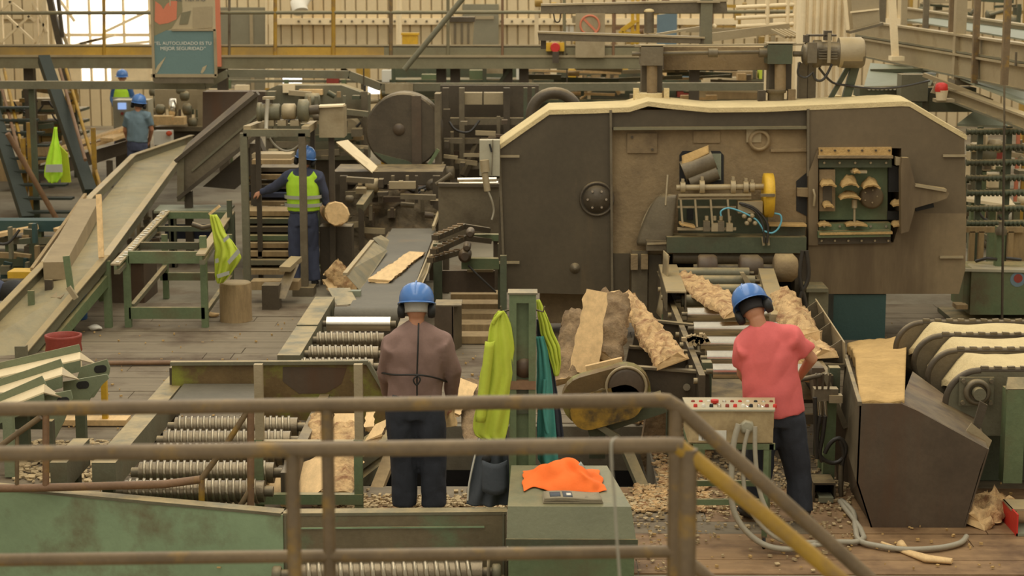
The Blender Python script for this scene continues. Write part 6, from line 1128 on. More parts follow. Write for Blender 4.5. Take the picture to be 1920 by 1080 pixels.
# clutter at far left
def lum(nm, label, cat, r, Yk, d, mt, grp=None): return solo(nm, label, cat, MB().sb(*r, Yk, d), mt, grp)
t = thing('timber_shelf', 'far shelf with yellow crates and stacked boards behind the steep stair', 'shelf', at(90, 330, 36))
for y in (205, 228, 250, 272): MB().sb(-10, y, 150, y+5, 36.2, .8).build('shelf_board', m_greend, t)
for px in (0, 46, 140): MB().bx(at(px, 300, 36.1).x, at(px, 300, 36.1).x+.08, 36.1, 36.2, .005, at(px, 170, 36.1).z).build('post', m_greend, t)
for r, mt in (((54, 232, 76, 268), m_kick), ((78, 232, 108, 266), m_kick), ((42, 185, 100, 215), m_galv), ((5, 190, 35, 215), m_wood), ((44, 230, 52, 246), m_signo)): MB().sb(*r, 36.3, .4).build('crate', mt, t)
for r, l in (((60, 275, 100, 292), 'yellow boards below the far crates'), ((-10, 300, 60, 340), 'pale boards at the foot of the stair')): lum('board_bundle', l, 'boards', r, 33.6, .6, m_woodo)
for i, (a, b, l) in enumerate((((60, 296), (240, 238), 'long pale board on the bench by the slate-blue worker, upper'), ((62, 306), (245, 250), 'long pale board on the bench by the slate-blue worker, lower'), ((200, 262), (245, 246), 'short pale board under the hand of the slate-blue worker'))): solo('long_board', l, 'board', MB().bar(at(*a, 34.0), at(*b, 34.6), .3, .06), m_wood)
t = thing('sorting_bench', 'dark sorting bench carrying the long boards', 'bench', at(150, 350, 34.5)); MB().prism([at(60, 316, 33.9), at(245, 262, 34.6), at(245, 285, 34.6), at(60, 345, 33.9)], (0, .4, 0)).build('apron', m_dark, t)
for px in (90, 200): MB().bx(at(px, 330, 34.3).x, at(px, 330, 34.3).x+.1, 34.3, 34.4, .005, .5).build('leg', m_dark, t)
t = thing('control_cabinet', 'far grey cabinet with a small lit blue screen', 'cabinet', at(240, 300, 36)); MB().sb(212, 188, 278, 240, 36, .5).build('body', m_greyb, t); MB().sb(221, 193, 236, 205, 35.97, .03).build('screen', m_screen, t); MB().cyl(at(229, 213, 36), at(229, 213, 35.95), .03, 10).build('knob', m_redd, t); MB().bx(at(215, 300, 36).x, at(275, 300, 36).x, 36.1, 36.4, .005, .75).build('plinth', m_dark, t)
t = thing('molder_machine', 'far dusty woodworking machine with a shiny drum and upright column', 'machine', at(340, 310, 37)); Y = 37
MB().sb(290, 168, 420, 205, Y+.6, .4).build('back_casing', m_galv, t); MB().lathe(at(318, 205, Y), X, [(.05, 0), (.22, .02), (.22, .14), (.05, .16)], 18).build('drum', m_chrome, t); MB().sb(370, 158, 388, 240, Y, .3).build('column', m_galv, t); MB().lathe(at(394, 210, Y), X, [(.1, 0), (.15, .05), (.15, .3), (.08, .35)], 16).build('motor', m_steelg, t)
for x, y, r in ((300, 205, .1), (345, 180, .1), (350, 205, .12), (360, 230, .1), (338, 170, .07)): MB().lathe(at(x, y, Y-.1), X, [(r*.5, -.08), (r, -.05), (r, .06), (r*.6, .1)], 12).build('hub', m_steelg, t)
MB().sb(290, 238, 420, 246, Y-.3, .8).build('bed', m_steel, t); MB().sb(290, 246, 420, 300, Y-.1, .4).build('base', m_dark, t)
for i, (r, mt) in enumerate((((284, 218, 322, 226), m_wood), ((284, 226, 345, 234), m_wood), ((325, 220, 345, 226), m_wood))): solo('short_board', ['pale board stacked on the far machine bed, top one', 'pale board stacked on the far machine bed, bottom one', 'small pale block beside the far stacked boards'][i], 'board', MB().sb(*r, Y-.5, .3), mt)
t = thing('carton', 'white carton with a small orange-red cap beyond the chute end', 'carton', at(304, 272, 35)); MB().sb(288, 246, 320, 272, 35, .3).build('box', m_white, t); MB().ell(at(317, 250, 34.9), (.06, .06, .05), 10, 6).build('cap', m_orange, t)
t = thing('green_hull', 'big grey-green machine casing beyond the portal stand', 'machine', at(590, 330, 29)); Y = 29.2
MB().pp([(498, 170), (520, 160), (640, 160), (690, 178), (690, 300), (498, 300)], Y, .5).build('casing', m_steelg, t); MB().pp([(380, 172), (498, 172), (498, 200), (380, 262)], Y+1, .4).build('cover', m_brownhop, t); MB().sb(560, 168, 604, 178, Y-.15, .2).build('board', m_wood, t); MB().sb(510, 300, 690, 420, Y+.1, .3).build('base', m_dark, t)
MB().sb(530, 158, 552, 174, Y-.1, .1).build('carton', m_creamd, t); MB().lathe(at(655, 240, Y), -YY, [(.2, 0), (.2, .05), (.15, .08)], 18).build('round_cover', m_galv, t); MB().sb(645, 208, 668, 222, Y-.05, .06).build('label_plate', m_galv, t)
MB().tube([at(684, 160, Y-.1), at(682, 225, Y-.1), at(668, 238, Y-.1)], .02, 6).build('cable', m_bhose, t)
# goods on shelves under the walkway, middle
spec = [(910, 122, 945, 138, m_galv), (948, 128, 958, 150, m_wood), (968, 124, 978, 152, m_white), (1002, 126, 1030, 134, m_galv), (1004, 140, 1018, 150, m_wood), (1020, 138, 1032, 150, m_wood), (1032, 128, 1044, 142, m_creamd), (1066, 130, 1080, 148, m_yellow), (1084, 136, 1092, 148, m_wood), (1094, 124, 1126, 146, m_woodo), (1135, 121, 1154, 132, m_red), (1136, 138, 1160, 148, m_woodo), (1158, 122, 1178, 136, m_yellow), (742, 150, 760, 168, m_wood), (790, 140, 826, 158, m_green), (880, 132, 905, 150, m_green), (1236, 136, 1250, 148, m_wood), (1262, 138, 1330, 150, m_bluesh), (1340, 134, 1420, 148, m_woodo), (1424, 130, 1436, 148, m_lime), (1270, 172, 1300, 182, m_redd), (1310, 170, 1420, 186, m_woodo)]
nm_ = {m_galv: ('grey', 'crate'), m_wood: ('pale wooden', 'block'), m_white: ('white', 'canister'), m_creamd: ('cream', 'box'), m_yellow: ('yellow', 'crate'), m_woodo: ('brown timber', 'bundle'), m_red: ('bright red', 'box'), m_green: ('green', 'case'), m_bluesh: ('blue-grey', 'sheet stack'), m_lime: ('lime', 'bag'), m_redd: ('dark red', 'box')}
ORD = ['first', 'second', 'third', 'fourth', 'fifth', 'sixth', 'seventh']; cnt = {}
t = thing('goods_shelf', 'long green shelf of mixed goods under the far walkway', 'shelf', at(1100, 260, 37))
for y in (150, 188): MB().sb(730, y, 1460, y+4, 37, .8).build('shelf_board', m_greend, t)
for px in (735, 905, 1100, 1225, 1455): MB().bx(at(px, 200, 37).x, at(px, 200, 37).x+.08, 36.95, 37.0, .005, at(px, 120, 37).z).build('post', m_greend, t)
MB().sb(735, 118, 1460, 215, 38.2, .05).build('back_panel', m_greend, t)
for (a, b, c_, d_, mt) in spec:
    cn, kd = nm_[mt]; k = cnt.get(mt, 0); cnt[mt] = k+1
    solo(kd.replace(' ', '_'), f'{cn} {kd} on the far goods shelf, {ORD[k]} one from the wheel housing', kd.split()[-1], MB().sb(a, b, c_, d_ if d_ < 152 else d_, 37.1+.02*k, .35), mt, 'goods on the far shelf')
# ================================================================ cream ribbed column and the gantry, right
Y = 23.2; t = thing('ribbed_column', 'tall cream ribbed column behind the drive motor', 'column', at(1550, 300, Y)); MB().bx(at(1502, 100, Y).x, at(1604, 100, Y).x, Y+.06, Y+.5, .005, at(1550, -60, Y).z).build('core', m_creamd, t)
for i in range(8): px = 1506+i*13.2; MB().cyl(V((at(px, 100, Y).x, Y+.06, .01)), V((at(px, 100, Y).x, Y+.06, at(1550, -60, Y).z)), .035, 8).build('rib', m_creamd, t)
t = thing('lattice_rack', 'cream pipe rack beside the ribbed column', 'rack', at(1460, 250, 25)); 
for px in (1478, 1492, 1440): MB().cyl(V((at(px, 60, 25).x, 25, .01)), at(px, -30, 25), .03, 8).build('upright', m_creamd, t)
for y in (8, 28, 44, 60): MB().cyl(at(1380, y+6, 25), at(1500, y, 25), .028, 8).build('pipe', m_creamd, t)
MB().prism([at(1335, 62, 24.6), at(1480, 44, 24.6), at(1482, 60, 24.6), at(1335, 78, 24.6)], (0, .1, 0)).build('cross_beam', m_galv, t); MB().bar(at(1230, 65, 24.5), at(1320, 50, 24.5), .12, .03).build('plate', m_galv, t)
for i in range(5): MB().bar(at(1446+i*8, 56, 24.4), at(1474+i*8, 70, 24.2), .04, .03).build('grate_bar', m_galv, t)
t = thing('overhead_conveyor', 'two-tier galvanised overhead conveyor on steel posts descending at the side', 'conveyor', at(1760, 250, 25))
def tier(nm, a, b, hA, hB, Ya, Yb, mt, d=.05):
    A, B = at(*a, Ya), at(*b, Yb); A2, B2 = at(a[0], a[1]+hA, Ya), at(b[0], b[1]+hB, Yb); MB().prism([A, B, B2, A2], (0, d, 0)).build(nm, mt, t); MB().bar(A+YY*.02, B+YY*.02, .12, .025).build('flange', m_galv, t); MB().bar(A2+YY*.02, B2+YY*.02, .1, .025).build('flange', m_steelg, t)
tier('upper_channel', (1555, 30), (1930, 84), 27, 34, 31, 21.5, m_galv); tier('lower_channel', (1555, 62), (1930, 124), 30, 46, 31, 21.4, m_galv)
tier('far_channel', (1700, 15), (1930, 48), 20, 26, 33, 25, m_galv); MB().prism([at(1700, 40, 30), at(1930, 78, 22), at(1930, 60, 25), at(1760, 34, 31)], (0, 0, .02)).build('deck', m_tealp, t)
tier('low_beam', (1690, 132), (1940, 222), 20, 26, 27, 20.2, m_galv); MB().prism([at(1800, 150, 24), at(1940, 205, 20.6), at(1940, 176, 22.5), at(1830, 150, 25)], (0, 0, .02)).build('low_deck', m_tealp, t)
for i, px in enumerate((1640, 1700, 1738, 1762, 1812, 1850, 1905)): Yk = 30-(px-1600)*.027; MB().sb(px-1, 40+(px-1600)*.19, px+2, 66+(px-1600)*.19, Yk-.12, .04).build('panel_joint', m_steel, t)
for px, w_, yb_, mt in ((1653, 12, 100, m_steel), (1694, 10, 108, m_galv), (1735, 10, 118, m_steel), (1783, 9, 132, m_pipe), (1801, 20, 155, m_galv), (1831, 11, 156, m_pipe), (1888, 12, 160, m_pipe)):
    Yk = 28.6-(px-1650)*.03; MB().bx(at(px-w_/2, 80, Yk).x, at(px+w_/2, 80, Yk).x, Yk, Yk+w_*.007, at(px, yb_, Yk).z, at(px, -60, Yk).z).build('hanger_post', mt, t)
MB().prism([at(1667, -10, 26), at(1680, -10, 26), at(1686, 110, 26), at(1674, 110, 26)], (0, .1, 0)).build('white_hanger', m_creamd, t); MB().sb(1672, 106, 1696, 114, 25.9, .25).build('hanger_foot', m_creamd, t)
MB().sb(1790, 150, 1840, 160, 24, .4).build('bracket', m_steel, t)
for px, Yk in ((1720, 27.5),): MB().bx(at(px, 200, Yk).x, at(px, 200, Yk).x+.12, Yk+.1, Yk+.22, .005, at(px, 150, Yk).z).build('leg', m_greend, t)
solo('hanger_rod', 'slim vertical rod dropping from the overhead conveyor over the rack', 'rod', MB().cyl(at(1883, 160, 21), at(1883, 235, 21), .012, 6), m_steel)
solo('brown_rod', 'long thin rod standing in front of the green tank', 'rod', MB().cyl(V((at(1880, 590, 20.4).x, 20.4, .01)), at(1883, 235, 20.4), .014, 6), m_dark)
t = thing('hanging_hood', 'pale sheet-metal hood box hanging beside the ribbed column', 'hood', at(1622, 62, 22.6)); MB().pp([(1594, -30), (1646, -30), (1650, 46), (1600, 60)], 22.6, .4).build('body', m_galv, t); MB().bar(at(1590, 60, 22.55), at(1652, 44, 22.55), .3, .03).build('bottom_rim', m_steel, t); MB().bar(at(1594, 23, 22.58), at(1648, 17, 22.58), .02, .02).build('strap', m_creamd, t); MB().cyl(at(1582, -30, 22.6), at(1590, 56, 22.6), .025, 8).build('side_pipe', m_creamd, t)
t = thing('teal_hopper', 'teal-grey plated machine with a vent row under the overhead conveyor', 'machine', at(1690, 280, 24.5)); MB().prism([at(1632, 118, 26), at(1760, 128, 26), at(1745, 160, 24.5), at(1620, 162, 24.5)], (0, 0, -.03)).build('top_sheet', m_tealp, t); MB().sb(1612, 164, 1742, 192, 24.4, .5).build('vent_case', m_greend, t)
for i in range(14): MB().sb(1628+i*8, 165, 1632+i*8, 169, 24.38, .03).build('vent', m_white, t)
MB().bar(at(1632, 133, 25.5), at(1775, 131, 25.5), .06, .05).build('bar', m_greend, t); MB().sb(1690, 140, 1740, 190, 24.0, .3).build('side_box', m_steelg, t); MB().sb(1742, 165, 1830, 210, 24.2, .4).build('side_box', m_greend, t); MB().sb(1620, 190, 1640, 300, 24.6, .3).build('leg', m_greend, t); MB().prism([at(1795, 232, 23.5), at(1830, 205, 24), at(1880, 212, 24), at(1890, 236, 23.5)], (0, 0, -.03)).build('chute_sheet', m_tealp, t)
MB().bar(at(1732, 140, 23.8), at(1860, 190, 23.2), .05, .05).build('rail', m_galv, t)
t = thing('warning_lamp', 'red warning lamp on a white cup beside the overhead conveyor', 'lamp', at(1766, 188, 22.6)); MB().lathe(at(1765, 188, 22.6), Z, [(.06, 0), (.075, .1), (.08, .12)], 16).build('cup', m_creamd, t); MB().lathe(at(1765, 172, 22.6), Z, [(.075, 0), (.08, .03), (.07, .09), (.03, .11)], 16).build('red_dome', m_red, t); MB().pp([(1745, 174), (1756, 152), (1762, 156), (1754, 176)], 22.65, .02).build('shade', m_galv, t); MB().sb(1755, 186, 1790, 192, 22.6, .2).build('shelf', m_galv, t)
# rack and tank, right
Y = 21.9; t = thing('ribbed_rack', 'dark rack of seven knobbly horizontal bars beside the saw housing', 'rack', at(1870, 470, Y))
for y in (247, 277, 305, 334, 362, 391, 419):
    p, q = at(1812, y, Y), at(1960, y-3, Y); MB().cyl(p, q, .032, 8).build('bar', m_greend, t)
kn = MB()
for y in (247, 277, 305, 334, 362, 391, 419):
    for i in range(18): p = at(1814+i*8, y-.2*i*.1, Y); kn.cyl(p-X*.012, p+X*.012, .043, 6)
kn.build('knobs', m_greend, t, kind='stuff')
for px in (1830, 1884, 1925): MB().bx(at(px, 400, Y).x, at(px, 400, Y).x+.06, Y+.05, Y+.11, .005, at(px, 238, Y).z).build('post', m_greend, t)
t = thing('grey_top_table', 'pale topped work table behind the ribbed rack', 'table', at(1860, 420, 24)); MB().prism([at(1812, 372, 23.6), at(1905, 386, 23.6), at(1890, 366, 24.8), at(1812, 360, 24.8)], (0, 0, -.04)).build('top', m_creamd, t)
for px in (1815, 1850, 1895): MB().bx(at(px, 450, 24).x, at(px, 450, 24).x+.08, 23.9, 24.0, .005, at(px, 380, 23.9).z).build('leg', m_green, t)
t = thing('green_portal', 'green square steel portal frame seen through the ribbed rack', 'frame', at(1860, 400, 27)); 
for px in (1828, 1845, 1880): MB().bx(at(px-4, 350, 27).x, at(px+4, 350, 27).x, 27, 27.1, .005, at(px, 318, 27).z).build('post', m_green, t)
MB().sb(1824, 312, 1884, 322, 27, .1).build('lintel', m_green, t)
for px, l in ((1906, 'orange-red post behind the ribbed rack'), (1918, 'thin yellow post behind the ribbed rack')): solo('painted_post', l, 'post', MB().bx(at(px-3, 350, 26).x, at(px+3, 350, 26).x, 26, 26.06, .005, at(px, 250, 26).z), m_signo if px == 1906 else m_pipey)
for i, (r, mt, l) in enumerate((((1812, 396, 1848, 410), m_wood, 'pale board stack behind the lowest rack bars'), ((1856, 398, 1890, 412), m_steel, 'grey part box behind the lowest rack bars'), ((1814, 320, 1826, 350), m_creamd, 'cream panel behind the rack beside the portal'), ((1854, 326, 1876, 352), m_creamd, 'cream carton inside the green portal'), ((1870, 268, 1880, 300), m_redd, 'dark red canister behind the upper rack bars'))): lum('stored_item', l, ['boards', 'box', 'panel', 'carton', 'canister'][i], r, 27.4, .3, mt)
t = thing('wooden_trestle', 'brown wooden trestle frame in front of the ribbed rack', 'trestle', at(1840, 490, 21.6)); Y = 21.75
for px in (1818, 1835, 1890): MB().bx(at(px-5, 480, Y).x, at(px+5, 480, Y).x, Y-.1, Y-.04, .9*0+.005, at(px, 432, Y).z).build('post', m_woodo, t)
MB().sb(1812, 426, 1920, 436, Y-.1, .06).build('rail', m_woodo, t); MB().sb(1895, 436, 1925, 490, Y-.05, .04).build('board', m_woodo, t)
t = thing('hydraulic_tank', 'green hydraulic oil tank with a dusty lid and pump mast', 'tank', gz(1880, 595)); Y = 20.9
MB().sb(1820, 508, 1990, 590, Y, .7).build('body', m_green, t); MB().prism([at(1806, 504, Y-.02), at(1990, 508, Y-.02), at(1990, 492, Y+.75), at(1820, 490, Y+.75)], (0, 0, -.03)).build('lid', m_greyb, t); MB().sb(1806, 503, 1822, 580, Y+.05, .6).build('end_panel', m_green, t); MB().bx(at(1790, 595, 20.8).x, at(1990, 595, 20.8).x, 20.75, 21.7, .02, .07).build('drip_tray', m_greend, t)
MB().sb(1868, 425, 1884, 500, Y+.3, .1).build('pump_mast', m_green, t); MB().lathe(at(1877, 432, Y+.28), Z, [(.06, -.05), (.07, 0), (.03, .05), (.03, .1)], 12).build('valve', m_steel, t); MB().tube([at(1830, 490, Y+.3), at(1850, 484, Y+.2), at(1868, 486, Y+.3)], .02, 6).build('pipe', m_bhose, t); MB().cyl(at(1886, 484, Y+.3), at(1915, 487, Y+.3), .02, 6).build('pipe', m_bhose, t)
MB().lathe(at(1908, 524, Y), -YY, [(.085, 0), (.085, .004), (.0, .005)], 20, False).build('round_emblem', m_bluesh, t); MB().lathe(at(1909, 522, Y-.005), -YY, [(.05, 0), (.05, .003), (.0, .004)], 18, False).build('red_emblem', m_redd, t); MB().sb(1793, 572, 1815, 580, Y-.1, .2).build('plug', m_woodo, t)
# ================================================================ people
def remesh(mb, vox, it=4, amp=0, sc=6, seed=0):
    me = bpy.data.meshes.new('t'); me.from_pydata(mb.v, [], mb.f); o = bpy.data.objects.new('t', me); COL.objects.link(o)
    r = o.modifiers.new('r', 'REMESH'); r.mode = 'VOXEL'; r.voxel_size = vox; s = o.modifiers.new('s', 'SMOOTH'); s.factor = .5; s.iterations = it
    em = bpy.data.meshes.new_from_object(o.evaluated_get(bpy.context.evaluated_depsgraph_get())); bpy.data.objects.remove(o)
    m = MB(); nr = [v.normal.copy() for v in em.vertices]
    m.add([v.co.copy() for v in em.vertices], [tuple(p.vertices) for p in em.polygons], True); bpy.data.meshes.remove(em)
    if amp:
        for i, p in enumerate(m.v):
            q = V((p.x*sc, p.y*sc, p.z*sc*.55+seed)); f_ = abs(NZ.noise(q))*1.6-.4+.4*NZ.noise(q*2.3); m.v[i] = p+nr[i]*(amp*f_)
    return m
def hand(mb, wr, d, nrm, side, k=1, curl=.6):
    """palm, four fingers and a thumb leaving the side of the palm; d: wrist->fingers, nrm: back of hand, side: +1/-1 thumb side"""
    d = V(d).normalized(); nrm = V(nrm); nrm = (nrm-d*nrm.dot(d)).normalized(); a = d.cross(nrm)*side
    mb.tube([wr-d*.02*k, wr+d*.03*k, wr+d*.085*k], [(.026*k, .019*k), (.036*k, .017*k), (.04*k, .013*k)], 12, True, side=a)
    for i, L in enumerate((.07, .08, .074, .058)):
        b = wr+d*.075*k+a*(.03-.02*i)*k; P = [b]; dd = d.copy()
        for j in range(3):
            dd = (dd-nrm*curl*(.35+.25*j)).normalized(); P.append(P[-1]+dd*L*k*(.42, .33, .25)[j])
        mb.tube(P, [.0095*k, .009*k, .0085*k, .007*k], 8)
    b = wr+d*.02*k+a*.03*k; t1 = (d*.7+a*.75-nrm*.2).normalized(); t2 = (d*.9+a*.2-nrm*.5).normalized()
    mb.tube([b, b+t1*.04*k, b+t1*.04*k+t2*.032*k], [.013*k, .011*k, .008*k], 8)
def person(name, label, J, s, outfit):
    """J: joints in the place. s: size factor. outfit: materials and options"""
    base = V((J['pel'].x, J['pel'].y, 0)); t = thing(name, label, 'person', base)
    up = (J['head']-J['neck']).normalized(); fw = V(outfit.get('face', (0, 1, 0))).normalized(); fw = (fw-up*fw.dot(up)).normalized(); rt = fw.cross(up)
    RH = M((rt, fw, up)).transposed()
    ch, pe, nk, hd = J['chest'], J['pel'], J['neck'], J['head']; sx = (J['shR']-J['shL']).normalized(); w_ = outfit.get('wide', 1)
    # body: one continuous skin
    b = MB(); b.tube([pe-Z*.08*s, pe, pe.lerp(ch, .5), ch, nk-(nk-ch)*.25], [(.13*s*w_, .1*s), (.15*s*w_, .11*s), (.135*s*w_, .1*s), (.155*s*w_, .11*s), (.075*s, .06*s)], 16, side=sx)
    b.tube([nk-(nk-ch)*.3, nk+(hd-nk)*.1, hd], [.062*s, .055*s, .05*s], 12); b.ell(hd+up*.012*s, (.078*s, .098*s, .112*s), 16, 12, RH); b.ell(hd+fw*.03*s-up*.06*s, (.055*s, .06*s, .05*s), 12, 8, RH)
    b.tube([hd+fw*.085*s+up*.02*s, hd+fw*.115*s-up*.018*s, hd+fw*.095*s-up*.025*s], [.01*s, .016*s, .012*s], 8); b.tube([hd+fw*.09*s-up*.05*s-rt*.022*s, hd+fw*.1*s-up*.05*s, hd+fw*.09*s-up*.05*s+rt*.022*s], .008*s, 6)
    for k in (-1, 1): b.ell(hd+rt*k*.08*s, (.012*s, .02*s, .032*s), 8, 8, RH)
    for S_ in ('R', 'L'):
        b.tube([J['sh'+S_]+(ch-J['sh'+S_])*.3, J['sh'+S_], J['el'+S_], J['wr'+S_]], [.06*s, .056*s, .043*s, .028*s], 12)
        hdv = (J['wr'+S_]-J['el'+S_]).normalized(); hand(b, J['wr'+S_], J.get('hd'+S_, hdv), outfit.get('nrm'+S_, (1 if S_ == 'R' else -1, -.2, .3)), 1 if S_ == 'R' else -1, s)
        b.tube([J['hip'+S_]+Z*.04*s, J['hip'+S_], J['kn'+S_], J['kn'+S_].lerp(J['an'+S_], .35), J['an'+S_]], [.08*s, .085*s, .055*s, .055*s, .036*s], 12)
    remesh(b, .0075*s if s > .5 else .009, 3).build('body', m_skin, t)
    for k in (-1, 1): e = MB().ell(hd+fw*.088*s+rt*k*.032*s+up*.012*s, (.012*s,)*3, 8, 6); e.build('eye', m_white, t)
    # trousers
    g = outfit.get('baggy', 1.0); r = MB(); wst = outfit.get('waist', .0)
    r.tube([pe-Z*.1*s, pe, pe+Z*(.1+wst)*s], [(.165*s*w_, .13*s), (.178*s*w_, .135*s), (.165*s*w_, .125*s)], 18, side=sx)
    for S_ in ('R', 'L'):
        kn, an, hp = J['kn'+S_], J['an'+S_], J['hip'+S_]
        r.tube([hp+Z*.05*s, hp-(hp-kn)*.25, kn, kn.lerp(an, .5), an-Z*.015*s], [.1*s*g, .102*s*g, .083*s*g, .08*s*g, .078*s*g], 14)
    remesh(r, .013, 3, .011*s, 9/s**.5, 3).build('trousers', outfit['trousers'], t)
    # shirt
    c = MB(); low = pe+Z*(.06+outfit.get('hem', 0))*s
    ww = outfit.get('belly', 1.0)
    for S_ in ('R', 'L'): c.tube([nk-(nk-ch)*.2, nk.lerp(J['sh'+S_], .5)-Z*.03*s, J['sh'+S_]-Z*.005*s, J['sh'+S_].lerp(J['el'+S_], .3)], [.06*s, .072*s, .08*s, .074*s], 12)
    c.tube([low, pe.lerp(ch, .35), pe.lerp(ch, .7), ch, ch.lerp(nk, .45), nk-(nk-ch)*.16], [(.185*s*w_*ww, .14*s*ww), (.18*s*w_*ww, .138*s*ww), (.18*s*w_, .135*s), (.19*s*w_, .135*s), (.15*s*w_, .11*s), (.072*s, .072*s)], 20, side=sx)
    for S_ in ('R', 'L'):
        sh, el, wr = J['sh'+S_], J['el'+S_], J['wr'+S_]; P = [ch.lerp(sh, .6)-Z*.03*s, sh-Z*.01*s, el] if outfit['sleeve'] == 'long' else [ch.lerp(sh, .6)-Z*.03*s, sh-Z*.01*s, sh.lerp(el, .72)]
        R_ = [.07*s, .077*s, .066*s] if outfit['sleeve'] == 'long' else [.07*s, .08*s, .08*s]
        if outfit['sleeve'] == 'long': P += [el.lerp(wr, .5), wr-(wr-el).normalized()*.01*s]; R_ += [.055*s, .047*s]
        c.tube(P, R_, 14)
    remesh(c, .013, 7, .014*s, 7/s**.5, 8).build('shirt', outfit['shirt'], t)
    if outfit.get('vest'):
        v = MB(); vr = [(.2*s*w_, .155*s), (.195*s*w_, .152*s), (.2*s*w_, .15*s), (.205*s*w_, .15*s), (.165*s*w_, .125*s)]; vp = [pe+Z*.09*s, pe.lerp(ch, .35), pe.lerp(ch, .7), ch, ch.lerp(nk, .5)]
        v.tube(vp, vr, 22, side=sx)
        for S_ in ('R', 'L'): v.tube([ch.lerp(J['sh'+S_], .35), J['sh'+S_]*.95+ch*.05+Z*.015*s], [.1*s, .092*s], 14)
        vo = remesh(v, .014, 4, .008*s, 6, 2).build('hi_vis_vest', outfit['vest'], t)
        for k in (.40, .64): p_ = pe.lerp(ch, k); MB().tube([p_-Z*.022*s, p_+Z*.022*s], [(.226*s*w_, .182*s)]*2, 26, False, side=sx).build('reflective_band', m_refl, vo)
    # shoes
    for S_ in ('R', 'L'):
        an = J['an'+S_]; tf = V(outfit.get('toe'+S_, (0, 1, 0))).normalized(); q = MB(); q.tube([an-tf*.06*s-Z*.035*s, an-Z*.03*s, an+tf*.09*s-Z*.05*s, an+tf*.17*s-Z*.055*s], [(.038*s, .035*s), (.045*s, .045*s), (.047*s, .033*s), (.036*s, .022*s)], 12, side=X); q.tube([an-Z*.03*s, an+Z*.06*s], [.045*s, .047*s], 12)
        remesh(q, .011, 2).build('boot', outfit.get('boots', m_black), t)
    # helmet, ear muffs, hair
    hc = hd+up*.045*s; D = MB(); prof = [(.125, 0), (.128, .012), (.126, .04), (.117, .075), (.098, .108), (.07, .13), (.035, .142), (.0, .146)]
    n = 28; vs = []
    for r_, h in prof:
        for j in range(n): a_ = 2*math.pi*j/n; vs.append(hc+RH @ V((r_*s*math.cos(a_), r_*1.16*s*math.sin(a_), h*s)))
    D.add(vs, [(i*n+j, i*n+(j+1) % n, (i+1)*n+(j+1) % n, (i+1)*n+j) for i in range(len(prof)-1) for j in range(n)], True)
    hh = D.build('hard_hat', outfit['hat'], t)
    br = MB(); vs = []
    for j in range(n):
        a_ = 2*math.pi*j/n; f_ = max(0, math.sin(a_)); 
        for r_, h in ((.120, .004), (.137+.035*f_, -.008-.008*f_), (.137+.035*f_, -.014-.008*f_), (.120, -.006)): vs.append(hc+RH @ V((r_*s*math.cos(a_), r_*1.16*s*math.sin(a_), h*s)))
    br.add(vs, [(j*4+k, ((j+1) % n)*4+k, ((j+1) % n)*4+(k+1) % 4, j*4+(k+1) % 4) for j in range(n) for k in range(4)], True); br.build('brim', outfit['hat'], hh)
    for kx in (0,): MB().tube([hc+RH @ V((kx, -.12*math.cos(a_)*1.16*s, (.03+.122*math.sin(a_))*s)) for a_ in [math.pi*i/10*.9+.15 for i in range(11)]], .007*s, 6).build('ridge', outfit['hat'], hh)
    if outfit.get('muffs'):
        for k in (-1, 1):
            p_ = hd+rt*k*.086*s-up*.02*s; MB().lathe(p_, rt*k, [(.035*s, -.005), (.05*s, .0), (.053*s, .025*s), (.047*s, .045*s), (.02*s, .052*s)], 18).build('ear_muff', m_black, t); MB().bar(p_+rt*k*.02*s+up*.02*s, hc+rt*k*.12*s+up*.02*s, .014*s, .01*s, fw).build('muff_arm', m_grey, t)
    h_ = MB(); h_.grid(lambda u, v: hd+RH @ V((.082*s*math.cos(math.pi*(1+u)), .1*s*math.sin(math.pi*(1+u)), (.05-.085*v)*s)), 14, 5, .008*s); h_.build('hair', outfit['hair'], t)
    return t
def joints(Y0, px, dy=None):
    dy = dy or {}; return {k: at(v[0], v[1], Y0+dy.get(k, 0)) for k, v in px.items()}
# man in the brown shirt
Y0 = 13.25
J = joints(Y0, dict(pel=(777, 758), chest=(780, 655), neck=(781, 598), head=(781, 578), shR=(830, 640), shL=(735, 642), elR=(850, 698), elL=(722, 700), wrR=(846, 754), wrL=(728, 738), hipR=(803, 775), hipL=(752, 775), knR=(812, 860), knL=(757, 860), anR=(814, 948), anL=(758, 948)), dict(elR=.02, wrR=.16, elL=.08, wrL=.3, knR=.03, knL=.03, head=.02))
for k in ('anR', 'anL'): J[k].z = .12
t = person('person', 'worker in a brown long-sleeved shirt and blue hard hat, seen from behind with ear muffs', J, 1.0, dict(shirt=m_brownsh, trousers=m_navy, sleeve='long', hat=m_hat, muffs=True, hair=m_hair, wide=1.2, belly=.93, hem=-.02, baggy=1.2, waist=.0))
Yb = Y0-.19
MB().tube([at(785, 606, Yb+.1), at(784, 640, Yb+.02), at(782, 700, Yb+.01), at(782, 742, Yb+.02)], .006, 6).build('apron_string', m_black, t); MB().tube([at(716, 699, Yb+.2), at(740, 703, Yb+.07), at(784, 703, Yb), at(815, 708, Yb+.06), at(838, 716, Yb+.2)], .007, 6).build('apron_string', m_black, t); MB().tube([at(784, 703, Yb-.01), at(775, 712, Yb-.015), at(781, 722, Yb-.01), at(788, 712, Yb-.015), at(783, 704, Yb-.01)], .006, 6).build('apron_bow', m_black, t)
slab('bark_slab', 'splintered pale piece of wood held by the brown-shirted worker', at(846, 800, 13.41), at(838, 745, 13.47), .09, .03, m_wood, m_wood, (0, -1, .2), False, seed=51, rough=.02, taper=.7, n=10)
